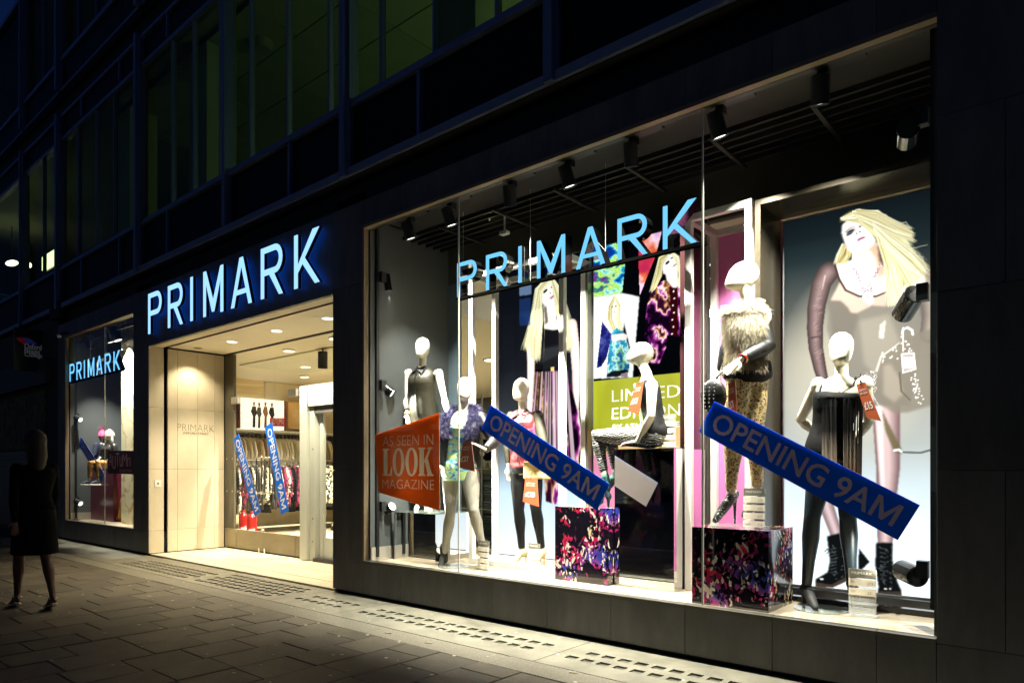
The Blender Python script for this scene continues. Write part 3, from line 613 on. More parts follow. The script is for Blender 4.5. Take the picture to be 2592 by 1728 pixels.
# legs under sheer tights, then the patent boots
C.tube([(735, 40), (742, 200), (748, 400), (738, 560), (735, 700), (732, 820)], 20, 10, LE, (.82, .66, .66), D); C.tube([(700, 60), (712, 300), (722, 520)], 7, 4, (.8, .66, .66), (1, .92, .92), D, .4)
C.tube([(560, 40), (430, 200), (350, 400), (400, 560), (470, 760)], 18, 9, LE, (.80, .66, .68), D); C.blur(2)
BK = (.03, .033, .036)
C.poly([(415, 765), (500, 745), (530, 870), (540, 985), (510, 1015), (440, 1040), (360, 1040), (352, 1000), (420, 960), (432, 900)], BK, D, 2); C.poly([(352, 1015), (440, 1030), (540, 975), (545, 1000), (450, 1046), (356, 1042)], (.17, .12, .10), D)
C.poly([(590, 830), (650, 905), (600, 955), (585, 950)], BK, D); C.poly([(683, 800), (772, 800), (775, 900), (800, 1010), (822, 1060), (820, 1092), (690, 1088), (695, 1040), (677, 920)], BK, D, 2); C.poly([(692, 1064), (822, 1066), (822, 1094), (692, 1092)], (.14, .11, .10), D)
for q in range(8): C.stroke([(436, 838+q*18), (468, 830+q*18)], .5, .4, (.22, .24, .25), D, .8); C.stroke([(706, 830+q*24), (738, 836+q*24)], .5, .4, (.22, .24, .25), D, .8)
for _ in range(46):
    a_, b_ = (random.uniform(440, 515), random.uniform(780, 1000)) if random.random() < .5 else (random.uniform(690, 770), random.uniform(820, 1040)); C.stroke([(a_, b_), (a_+random.uniform(4, 14), b_+random.uniform(-10, 18))], .6, .3, (.30, .33, .36), D, .7)
C.ell(388, 998, 11, 5, (.85, .9, .9), D); C.ell(735, 1052, 9, 4, (.9, .9, .9), D); C.ell(760, 1052, 7, 4, (.8, .8, .8), D); C.stroke([(405, 850), (418, 835), (428, 845), (415, 862)], .6, .5, (.03, .03, .03), D)
# sheer dress and sleeves
C.poly([(300, 1215), (560, 1250), (800, 1280), (1240, 1300), (1360, 1240), (1400, 1700), (1330, 2100), (1250, 2500), (700, 2500), (480, 2200), (330, 1850), (250, 1567)], (.43, .40, .36), B, 6); C.poly([(260, 1230), (420, 1235), (640, 1420), (560, 1700), (330, 1700)], (.33, .30, .27), B, 14, .6); C.poly([(640, 1480), (1000, 1400), (1150, 1800), (900, 2200), (700, 2000)], (.58, .53, .47), B, 18, .7)
C.tube([(270, 900), (190, 1030), (130, 1300), (110, 1560), (120, 1800), (170, 2050), (205, 2180)], 17, 8, (.16, .12, .12), (.44, .34, .34), B); C.stroke([(232, 940), (200, 1100)], 1, .6, (.75, .62, .60), B, .7); C.stroke([(60, 1690), (150, 1672), (190, 1690)], 1.4, 1, (.2, .14, .14), B, .7)
C.tube([(1400, 950), (1500, 1150), (1520, 1400), (1480, 1650)], 16, 12, (.30, .26, .24), (.60, .52, .47), B)
for _ in range(40): a_ = random.uniform(90, 170); b_ = random.uniform(1050, 2000); C.stroke([(a_, b_), (a_+random.uniform(20, 60), b_-random.uniform(10, 40))], .7, .3, random.choice([(.68, .54, .54), (.22, .16, .16)]), B, .35)
C.poly([(340, 790), (420, 1000), (300, 1235), (420, 1240), (500, 1310), (540, 1380), (610, 1390), (700, 1345), (800, 1295), (950, 1310), (1000, 1130), (1240, 1140), (1410, 1140), (1425, 1000), (1380, 880), (900, 800)], (.86, .68, .60), B, 4)
C.poly([(345, 790), (560, 755), (860, 830), (960, 900), (1210, 1060), (1390, 880), (1425, 1000), (1410, 1140), (1210, 1140), (960, 1130), (840, 1190), (640, 1185), (480, 1120), (400, 980)], (1.04, .97, .91), B, 3)
C.ell(560, 900, 130, 60, (.93, .80, .72), B, .5, 1.2, 30); C.ell(760, 1130, 150, 40, (.92, .78, .70), B, .5, 1.2)
C.stroke([(345, 795), (400, 980), (480, 1115), (640, 1188), (840, 1190), (960, 1140)], 1.7, 1.2, (.16, .11, .11), B)
C.poly([(560, 640), (860, 540), (960, 800), (960, 960), (880, 1060), (600, 1000), (550, 780)], (1.03, .97, .92), B, 3); C.poly([(740, 600), (870, 545), (950, 760), (960, 920), (850, 980), (840, 760)], (.80, .56, .42), B, 12, .85); C.poly([(860, 560), (900, 600), (960, 800), (950, 850), (880, 760)], (.14, .11, .10), B, 6, .9)
C.hair([(440, 560), (380, 690), (350, 790)], [(540, 620), (540, 700), (480, 780)], 240, [BL1, BL3, BL4, (.25, .17, .10), (.9, .85, .7)], B, .8, .7, 10)
C.poly([(430, 430), (440, 330), (510, 270), (640, 290), (780, 400), (845, 520), (790, 600), (650, 675), (560, 665), (500, 620), (478, 560)], (1.08, 1.03, 1.0), B, 3); C.ell(500, 560, 30, 70, (.95, .83, .80), B, .5, 1.2, -15); C.ell(745, 500, 50, 70, (1.0, .90, .86), B, .6, 1.2, -30)
C.poly([(560, 668), (650, 678), (790, 600), (845, 525), (850, 560), (760, 640), (640, 700)], (.85, .60, .45), B, 3, .8)
C.poly([(486, 462), (492, 420), (535, 388), (580, 376), (588, 398), (552, 440), (502, 468)], (.04, .045, .07), B, 2); C.stroke([(500, 440), (540, 420), (572, 400)], .8, .5, (.45, .45, .5), B, .6); C.stroke([(476, 418), (535, 366), (600, 348)], 1.1, .5, (.55, .46, .44), B, .8); C.ell(650, 352, 17, 12, (.16, .08, .07), B, .85, 3)
C.stroke([(585, 360), (600, 400), (602, 425)], 1.2, .8, (.88, .78, .76), B, .7); C.ell(610, 437, 9, 10, (.08, .05, .07), B, 1, 3); C.ell(648, 415, 11, 10, (.08, .05, .07), B, 1, 3); C.poly([(598, 545), (640, 490), (690, 466), (722, 476), (690, 507), (640, 532)], (.84, .52, .66), B, 1); C.stroke([(625, 512), (670, 490), (710, 482)], .8, .5, (.14, .06, .12), B); C.ell(662, 516, 16, 5, (1, .90, .93), B, .8, 2); C.ell(486, 590, 10, 20, (.88, .50, .46), B, .8, 2)
C.blur(1)
# hair: a soft dark underlayer, then a few thousand strands blown to the right
C.poly([(410, 300), (430, 240), (530, 175), (680, 150), (840, 180), (930, 250), (1000, 350), (1060, 540), (1230, 740), (1330, 900), (1300, 1000), (1180, 1060), (1120, 1150), (1030, 1220), (975, 1050), (965, 820), (885, 570), (800, 440), (650, 312), (520, 285), (440, 275)], (.62, .56, .34), B, 5)
HC = [BL2, BL1, (1.05, 1.02, .90), (1.1, 1.1, 1.0), (.86, .82, .56), BL3, (.52, .44, .24)]
for a_, b_, n_, w_, jt in (
    ([(420, 250), (640, 145), (900, 240), (1010, 520), (1130, 900), (1160, 1250)], [(445, 275), (650, 300), (860, 480), (960, 800), (990, 1080), (1000, 1290)], 620, .62, 16),
    ([(560, 165), (860, 160), (1080, 330), (1300, 700), (1410, 900)], [(640, 280), (880, 470), (1040, 740), (1160, 950), (1230, 1080)], 560, .62, 18),
    ([(600, 150), (850, 170), (1060, 290), (1250, 380)], [(650, 240), (860, 360), (1080, 470), (1300, 540)], 300, .5, 20),
    ([(800, 300), (1050, 470), (1270, 620), (1450, 850)], [(820, 400), (1000, 640), (1180, 840), (1400, 960)], 190, .42, 34),
    ([(880, 560), (960, 820), (960, 1100), (1000, 1280)], [(960, 640), (1060, 900), (1130, 1100), (1210, 1230)], 260, .6, 14)):
    C.hair(a_, b_, n_, HC, B, w_, .6, jt)
for l_ in ([(1100, 600), (1300, 610), (1460, 570)], [(1200, 560), (1360, 680), (1460, 860)], [(1200, 640), (1400, 720), (1440, 860)], [(1000, 330), (1200, 300), (1270, 390)], [(860, 180), (960, 210), (1020, 270)]): C.stroke(l_, .6, .3, (.72, .72, .62), B, .7)
# necklace
for _ in range(220):
    f = random.random(); a_ = 555+f*140+random.uniform(-18, 18) if random.random() < .5 else 900-f*160+random.uniform(-18, 18); b_ = 810+f*270+random.uniform(-15, 15); C.ell(a_, b_, 6, 6, random.choice([(.42, .30, .45), (.8, .6, .75), (.25, .2, .25), (.9, .85, 1)]), B, .8)
for _ in range(90): C.ell(random.uniform(660, 800), random.uniform(1070, 1170), 6, 6, random.choice([(.5, .35, .5), (.9, .8, .9), (.33, .28, .38)]), B, .8)
for q in range(6): C.stroke([(680+q*22, 1150), (700+q*22, 1290-abs(q-3)*15)], .9, .9, (.80, .82, .93), B)
# bag with studs
C.poly([(1210, 210), (1460, 130), (1460, 1000), (1150, 1090), (1000, 1100), (850, 1000), (780, 860), (790, 700), (860, 460), (1050, 300)], (.42, .38, .33), Cc, 7, .85); C.poly([(860, 1060), (940, 1220), (1080, 1500), (1100, 1560), (1000, 1540), (900, 1300)], (.30, .26, .16), Cc, 3, .9)
C.poly([(880, 560), (960, 540), (1060, 700), (1100, 880), (1000, 980), (880, 880)], (.60, .54, .47), Cc, 12, .8); C.stroke([(800, 620), (850, 460), (960, 380), (1060, 300)], 2, 1, (.8, .76, .70), Cc, .5); C.stroke([(1060, 640), (1080, 850), (1180, 950)], 1.3, 1, (.30, .26, .22), Cc, .6)
for _ in range(60):
    f = random.random(); C.ell(1110+f*190+random.uniform(-50, 40), 240+f*760+random.uniform(-40, 40), 10, 9, (1, .97, .95), Cc, 1, 3)
for _ in range(110): C.ell(random.uniform(680, 800), random.uniform(620, 880), 5, 5, (1, .95, .93), Cc, .9)
for q in range(14): C.ell(760+q*7, 900+q*12, 5, 5, (1, .96, .94), Cc)
for q in range(14): C.ell(860+random.uniform(0, 180), 350+random.uniform(0, 180), 11, 10, (1, .97, .93), Cc, .9, 3)
C.poly([(1085, 430), (1220, 420), (1240, 600), (1100, 640)], (.62, .56, .52), Cc); C.stroke([(1085, 430), (1220, 420), (1240, 600), (1100, 640), (1085, 430)], .9, .9, (1, .98, .95), Cc)
for q in range(5): C.stroke([(1115+q*22, 465), (1120+q*22, 590)], .8, .8, (.95, .93, .9), Cc)
C.stroke([(1100, 130), (1100, 400)], 1, 1, (.9, .85, .8), Cc, .7); C.stroke([(1090, 200), (1100, 150), (1150, 130), (1200, 160), (1210, 210)], 1.4, 1.4, (1, .98, .95), Cc); C.poly([(840, 100), (905, 40), (880, 260), (825, 245)], (.86, .85, .74), Cc, 2)
C.stroke([(1000, 1520), (1050, 1510), (1100, 1545)], 1.8, 1.4, (.95, .95, .95), Cc); C.stroke([(1100, 1540), (1300, 1545), (1460, 1500)], 1.4, 1.4, (.28, .28, .28), Cc)
lightbox(x0, x1, z0, z1, Y3, 'largest lit poster of a blonde woman in a sheer dark dress, at the right', C, 1.25)
# --- poster 1, woman in black top and printed skirt
Y1 = 1.07; x0, x1, z0, z1 = -4.86, -3.74, .42, 3.40
C = Canvas(x0, x1, z0, z1, Y1, 190, 505, (.1, .1, .1)); v = C.ii/C.H
C.a = C.ramp(v, [(0, (.02, .024, .034)), (.35, (.045, .05, .065)), (.5, (.12, .13, .15)), (.63, (.28, .31, .35)), (.78, (.75, .88, 1)), (1, (1, 1, 1))])
G = (2.45, 1300, 680)
C.tube([(115, 370), (108, 480), (108, 640), (102, 800), (98, 890)], 9.5, 6, (.82, .68, .64), (1.06, 1.02, 1), G); C.tube([(360, 350), (378, 480), (388, 640), (388, 780), (384, 870)], 10, 6, (.82, .68, .64), (1.06, 1.02, 1), G)
for q in range(4): C.tube([(382+q*5, 880), (372+q*8, 940), (356+q*9, 998-q*6)], 2.6, 1.6, (.85, .70, .66), (1.05, 1, .98), G, 1, 3)
f = C.field(34, 5, (1.3, .5)); sk = C.mask([(135, 635), (330, 625), (365, 760), (400, 900), (430, 1050), (430, 1190), (380, 1230), (260, 1460), (200, 1440), (190, 1300), (130, 1240), (120, 900), (125, 760)], G, 1); C.put(sk, C.ramp(f, FLOW)); f2 = C.field(5, 9); C.put(C.mask([(130, 640), (180, 640), (230, 1010), (180, 1010), (125, 800)], G, 3), C.ramp(f2, [(0, (.05, .03, .02)), (.5, (.5, .33, .12)), (1, (1, .85, .5))]), .6)
C.poly([(120, 380), (190, 370), (290, 370), (350, 390), (345, 480), (325, 625), (140, 640), (130, 500)], (.035, .035, .045), G, 1); C.poly([(150, 500), (300, 470), (310, 520), (160, 590)], (.09, .09, .10), G, 5, .8)
for _ in range(60): a_ = random.uniform(140, 330); C.stroke([(a_, 640), (a_+(a_-235)*.25, 900), (a_+(a_-235)*.5, 1200)], 1.2, 2.2, random.choice([(.03, .01, .03), (.9, .75, .8), (.2, .03, .15)]), G, .22)
C.blur(1); C.stroke([(138, 632), (330, 620)], 1.4, 1.4, (.01, .01, .01), G); C.poly([(230, 612), (252, 610), (252, 636), (230, 638)], (.8, .7, .35), G, 0)
C.poly([(185, 230), (270, 225), (262, 310), (290, 372), (240, 380), (190, 372)], (1, .93, .88), G, 2); C.poly([(185, 232), (205, 240), (215, 330), (195, 350)], (.1, .08, .08), G, 3, .8)
C.poly([(165, 90), (240, 60), (275, 110), (280, 180), (262, 225), (215, 240), (185, 225), (165, 190), (158, 140)], (1.02, .99, .97), G, 1)
C.ell(197, 140, 15, 8, (.03, .03, .05), G, rot=-30); C.ell(240, 112, 10, 7, (.05, .05, .07), G, rot=-30); C.poly([(222, 185), (250, 160), (255, 172), (232, 190)], (.65, .3, .42), G, 1); C.ell(228, 152, 4, 4, (.3, .2, .2), G); C.ell(165, 212, 6, 12, (.9, .7, .6), G)
for a_, b_ in (([(200, 60), (140, 130), (120, 300), (110, 540)], [(240, 70), (170, 150), (170, 330), (150, 560)]), ([(240, 55), (285, 130), (330, 300), (350, 470)], [(230, 65), (265, 240), (280, 350), (330, 500)]), ([(150, 120), (110, 330), (75, 500)], [(160, 160), (130, 380), (100, 460)])):
    C.hair(a_, b_, 420, [BL1, BL2, BL3, (1.05, 1.02, .9), (.85, .82, .55)], G, .55, .6, 11)
C.poly([(35, 105), (110, 95), (110, 160), (38, 170)], (.45, .60, .85), G, 1, .55); C.poly([(35, 190), (105, 180), (105, 350), (38, 355)], (.06, .14, .36), G, 1, .6)
lightbox(x0, x1, z0, z1, Y1, 'tall lit poster of a long haired woman in a black top and printed skirt', C, 1.1)
# --- poster 2, collage with the yellow panel
x0, x1, z0, z1 = -3.66, -2.535, .42, 3.40
C = Canvas(x0, x1, z0, z1, Y1, 190, 505, (.012, .014, .02)); H_ = (4.355, 1490, 600)
f = C.field(22, 3, (.7, 1.5)); C.put(C.mask([(30, 50), (440, -60), (410, 240), (370, 620), (30, 670)], H_), C.ramp(f, GRN)); C.put(C.mask([(560, -100), (820, -120), (740, 200), (565, 640), (550, 230)], H_), C.ramp(C.field(40, 8), [(0, (.3, .02, .3)), (.4, (.75, .1, .2)), (.5, (.9, .3, .15)), (.6, (1, .8, .9)), (1, (.6, .2, .7))]))
C.poly([(30, 668), (370, 620), (560, 660), (485, 1545), (30, 1560)], (1, 1, 1), H_)
C.put(C.mask([(150, 930), (90, 1440), (140, 1430), (200, 1330), (260, 1080)], H_), C.ramp(C.field(14, 2), [(0, (.01, .01, .08)), (.5, (.05, .06, .32)), (1, (.4, .45, .8))])); C.poly([(390, 940), (465, 1250), (430, 1250), (380, 1060)], (.02, .02, .05), H_)
C.put(C.mask([(270, 1000), (370, 1000), (440, 1200), (455, 1490), (200, 1530), (215, 1300)], H_), C.ramp(C.field(13, 6), [(0, (.02, .05, .1)), (.4, (.1, .5, .7)), (.5, (.8, 1, .95)), (.58, (.4, .7, .4)), (.7, (.05, .25, .5)), (1, (0, .1, .2))]))
C.poly([(200, 1520), (250, 1480), (440, 1460), (440, 1490), (320, 1540), (200, 1545)], (.02, .02, .03), H_); C.poly([(360, 1500), (430, 1490), (430, 1545), (360, 1545)], (.45, .36, .4), H_)
C.poly([(250, 1080), (380, 1060), (430, 1080), (420, 1130), (260, 1150)], (1, .92, .88), H_); C.poly([(240, 750), (330, 750), (320, 880), (270, 890)], (1, .9, .84), H_)
C.hair([(280, 660), (225, 760), (210, 900), (260, 1030)], [(290, 670), (250, 780), (250, 900), (290, 1000)], 60, [BL1, BL3, BL2], H_, .8, .8, 8); C.hair([(290, 660), (350, 760), (340, 900), (370, 1030)], [(290, 680), (320, 800), (310, 900), (330, 1010)], 60, [BL1, BL3, BL2], H_, .8, .8, 8)
C.ell(262, 772, 12, 6, (.1, .1, .2), H_); C.ell(302, 762, 10, 6, (.1, .1, .2), H_); C.ell(285, 828, 10, 5, (.8, .4, .5), H_)
C.put(C.mask([(740, 540), (830, 480), (1010, 520), (1020, 1100), (860, 1080), (850, 1220), (780, 1390), (680, 1390), (690, 1170), (605, 1150), (640, 780), (680, 620)], H_), C.ramp(C.field(22, 12, (1.2, 1)), FLOW))
C.poly([(890, 560), (985, 560), (980, 1095), (905, 1085)], (.10, .012, .022), H_)
for q in range(7): C.ell(935+(q % 2)*12-q*3, 600+q*78, 8, 9, (1, .95, .95), H_)
C.poly([(850, 420), (985, 330), (980, 540), (930, 560), (860, 480)], (1, .93, .88), H_); C.poly([(800, 290), (850, 200), (930, 190), (960, 260), (1000, 330), (960, 390), (870, 430), (820, 400)], (1.02, .98, .95), H_)
C.ell(868, 285, 24, 14, (.02, .02, .04), H_, rot=-25); C.ell(915, 235, 12, 9, (.05, .05, .07), H_); C.poly([(925, 325), (965, 290), (968, 305), (935, 330)], (.6, .25, .4), H_)
C.hair([(900, 165), (780, 230), (740, 400), (690, 600)], [(880, 190), (810, 300), (800, 430), (730, 560)], 90, [BL1, BL2, BL3], H_, .8, .8, 12); C.hair([(900, 160), (990, 220), (1010, 400), (1015, 560)], [(920, 190), (970, 260), (1000, 420), (990, 520)], 50, [BL1, BL2], H_, .8, .8, 8)
zc = lambda py: int(C.m(1600, py)[1])
C.a[zc(956):zc(1085)] = (.62, .62, .10); C.a[zc(1085):zc(1150)] = C.ramp(C.field(40, 4), [(0, (.75, .62, .1)), (.5, (1, .7, .35)), (1, (1, .95, .8))])[zc(1085):zc(1150)]; C.a[zc(1150):] = (.9, .45, .62)
yw = (C.jj/C.W)[zc(956):zc(1085)]; C.a[zc(956):zc(1085)] = C.ramp(yw, [(0, (.58, .60, .09)), (.5, (.66, .66, .16)), (1, (.60, .60, .10))])
t2 = lightbox(x0, x1, z0, z1, Y1, 'lit collage poster with two women above a yellow LIMITED EDITION panel', C, 1.1)
wi = M('poster_white_lettering', (1, 1, .9), .5, emit=1.0, ecol=(1, 1, .92))
def wline(s_, l, r, yt, yb, bold=-.008):
    a_ = P(l, yb, Y1-.003); b_ = P(r, yb, Y1-.003); c_ = P((l+r)/2, yt, Y1-.003); m_ = P((l+r)/2, yb, Y1-.003); text(s_, 'poster_lettering', wi, t2, (a_.x, Y1-.002, m_.z), (1, 0, 0), (0, 0, 1), b_.x-a_.x, c_.z-m_.z, bold, .001)
wline('LIMITED', 1549, 1721, 980, 1010); wline('EDITION', 1549, 1721, 1026, 1056); wline('BY ATMOSPHERE', 1551, 1720, 1070, 1083, .006)
# portal fins and rails round the posters
t = thing('poster_portal', (-1.9, .85, .36), 'bronze portal frame standing round the largest poster', 'frame')
box('portal_post', (-1.955, .66, .362), (-1.915, 1.08, 3.30), bronze, t); box('portal_head', (-1.914, .66, 3.262), (-.725, 1.08, 3.30), bronze, t); box('portal_base', (-1.914, .95, .362), (-.725, 1.08, .415), black, t); box('front_rail', (-1.914, .68, .362), (-.725, .74, .40), M('rail_gloss_black', (.01, .01, .012), .15), t)
t = thing('poster_fin', (-2.53, .85, .36), 'tall dark glossy post between the mirrored plinth and the white frame', 'frame')
box('post', (-2.56, .66, .362), (-2.52, 1.06, 3.42), M('dark_plum_gloss', (.05, .02, .022), .12, .5), t); box('post_base', (-2.60, .655, .361), (-2.561, .74, .38), black, t)
t = thing('poster_post', (-3.70, 1.0, .36), 'slim grey metal post between the two tall posters', 'frame'); box('post', (-3.725, .99, .362), (-3.675, 1.1, 3.44), M('post_grey', (.20, .19, .15), .35, .7), t)
t = thing('niche', (-2.2, 1.15, .36), 'pink painted niche panel behind the fur gilet mannequin', 'display panel')
pink = M('pink_satin', (.72, .22, .52), .3)
box('back_panel', (-2.515, 1.15, .362), (-1.93, 1.18, 3.28), pink, t); box('side_panel', (-1.952, .68, .363), (-1.925, 1.149, 3.0), pink, t) if False else None
def white_frame(x0, x1, y0, y1, z0, z1, label, g=None):
    t = thing('open_box_frame', ((x0+x1)/2, (y0+y1)/2, z0), label, 'display frame', g); w_ = .052; m = M('white_frame_paint', (.88, .84, .76), .35)
    for x in (x0, x1-w_):
        for y in (y0, y1-w_): box('upright', (x, y, z0), (x+w_, y+w_, z1), m, t, .002)
        for z in (z0, z1-w_): box('depth_rail', (x+.001, y0+w_, z+.001), (x+w_-.001, y1-w_, z+w_-.001), m, t)
    for y in (y0, y1-w_):
        for z in (z0, z1-w_): box('cross_rail', (x0+w_, y+.001, z+.001), (x1-w_, y+w_-.001, z+w_-.001), m, t)
white_frame(-4.89, -3.70, .64, 1.04, .361, 3.29, 'tall white open box frame round the printed blouse mannequin')
white_frame(-2.50, -1.965, .62, 1.14, .361, 3.31, 'tall narrow white open box frame in front of the pink niche')
# ------------------------------------------------------------------ plinths
def floral():
    m = bpy.data.materials.new('floral_film'); m.use_nodes = True; n = m.node_tree.nodes; l = m.node_tree.links; b = n['Principled BSDF']; b.inputs['Roughness'].default_value = .12; b.inputs['Coat Weight'].default_value = .6
    tc = n.new('ShaderNodeTexCoord'); dn = n.new('ShaderNodeTexNoise'); dn.inputs['Scale'].default_value = 9; dn.inputs['Detail'].default_value = 4; l.new(tc.outputs['Object'], dn.inputs['Vector'])
    ad = n.new('ShaderNodeMix'); ad.data_type = 'RGBA'; ad.blend_type = 'ADD'; ad.inputs[0].default_value = .12; l.new(tc.outputs['Object'], ad.inputs[6]); l.new(dn.outputs['Color'], ad.inputs[7])
    mp = n.new('ShaderNodeMapping'); mp.inputs['Scale'].default_value = (1.5, 1.5, .8); l.new(ad.outputs[2], mp.inputs[0])
    def noise(sc_, off, det=3):
        t = n.new('ShaderNodeTexNoise'); t.inputs['Scale'].default_value = sc_; t.inputs['Detail'].default_value = det; q = n.new('ShaderNodeMapping'); q.inputs['Location'].default_value = (off, off, off); l.new(tc.outputs['Object'], q.inputs[0]); l.new(q.outputs[0], t.inputs[0]); return t.outputs[0]
    vo = n.new('ShaderNodeTexVoronoi'); vo.inputs['Scale'].default_value = 38; l.new(mp.outputs[0], vo.inputs['Vector']); sp = n.new('ShaderNodeSeparateColor'); l.new(vo.outputs['Color'], sp.inputs[0])
    hue = n.new('ShaderNodeValToRGB'); l.new(noise(3.2, 7, 1), hue.inputs[0]); e = hue.color_ramp.elements; e[0].position = .30; e[0].color = (.62, .50, .10, 1); e[1].position = .70; e[1].color = (.03, .04, .30, 1)
    for p, c in ((.40, (.70, .60, .35)), (.46, (.55, .02, .06)), (.54, (.40, .01, .10)), (.60, (.30, .02, .14)), (.64, (.22, .05, .30))): q = e.new(p); q.color = (*c, 1)
    lite = n.new('ShaderNodeMix'); lite.data_type = 'RGBA'; rr = n.new('ShaderNodeValToRGB'); rr.color_ramp.interpolation = 'CONSTANT'; rr.color_ramp.elements[0].position = 0; rr.color_ramp.elements[1].position = .72; l.new(sp.outputs[1], rr.inputs[0]); l.new(rr.outputs[0], lite.inputs[0]); l.new(hue.outputs[0], lite.inputs[6]); lite.inputs[7].default_value = (.72, .66, .58, 1)
    k = n.new('ShaderNodeMath'); k.operation = 'MULTIPLY_ADD'; l.new(sp.outputs[0], k.inputs[0]); k.inputs[1].default_value = .30; l.new(noise(4.6, 3, 5), k.inputs[2])
    th = n.new('ShaderNodeValToRGB'); l.new(k.outputs[0], th.inputs[0]); th.color_ramp.elements[0].position = .69; th.color_ramp.elements[1].position = .74
    out = n.new('ShaderNodeMix'); out.data_type = 'RGBA'; l.new(th.outputs[0], out.inputs[0]); out.inputs[6].default_value = (.008, .006, .012, 1); l.new(lite.outputs[2], out.inputs[7]); l.new(out.outputs[2], b.inputs['Base Color']); return m
flor = floral()
def plinth(x0, x1, y0, y1, z1, mat, label, top=None, name='display_plinth', z0=.362):
    t = thing(name, ((x0+x1)/2, (y0+y1)/2, z0), label, 'display plinth'); box('front_panel', (x0, y0, z0), (x1, y0+.006, z1-.006), mat, t)
    box('side_panel', (x1-.006, y0+.0065, z0), (x1, y1-.0065, z1-.006), mat, t); box('side_panel', (x0, y0+.0065, z0), (x0+.006, y1-.0065, z1-.006), mat, t)
    box('back_panel', (x0, y1-.006, z0), (x1, y1, z1-.006), mat, t); box('top_panel', (x0, y0, z1-.0055), (x1, y1, z1), top or mat, t); return t
plinth(-3.59, -3.055, .37, .9, .99, flor, 'smaller black cube printed with red and white flowers at the centre of the window')
plinth(-2.21, -1.668, .15, .62, .90, flor, 'larger flower printed cube under the leopard trousers mannequin')
plinth(-3.045, -2.51, .46, 1.0, 1.475, mirror, 'tall mirror clad plinth under the seated mannequin', M('dark_glass_top', (.03, .03, .03), .04, coat=1))
plinth(-5.68, -5.05, .33, .88, .865, mirror, 'low mirror clad plinth at the left end of the big window', M('glass_top', (.25, .3, .27), .03, coat=1))
def disc(c, r, label):
    o = MB().cyl(c, V(c)+V((0, 0, .008)), r, r, 48).build('glass_disc', M('disc_glass', (.45, .52, .46), .04, alpha=.45, coat=1)); tag(o, label, 'glass base', 'round glass mannequin bases'); return o
disc((-4.80, .34, .3615), .15, 'round glass base under the fur collar mannequin'); disc((-1.44, .50, .3615), .17, 'round glass base under the fringed top mannequin'); disc((-2.03, .38, .9005), .15, 'round glass base on top of the larger flower cube'); disc((-5.42, .6, .8655), .15, 'round glass base on the low mirrored plinth')
disc((-4.40, .86, .3615), .15, 'round glass base under the printed blouse mannequin')
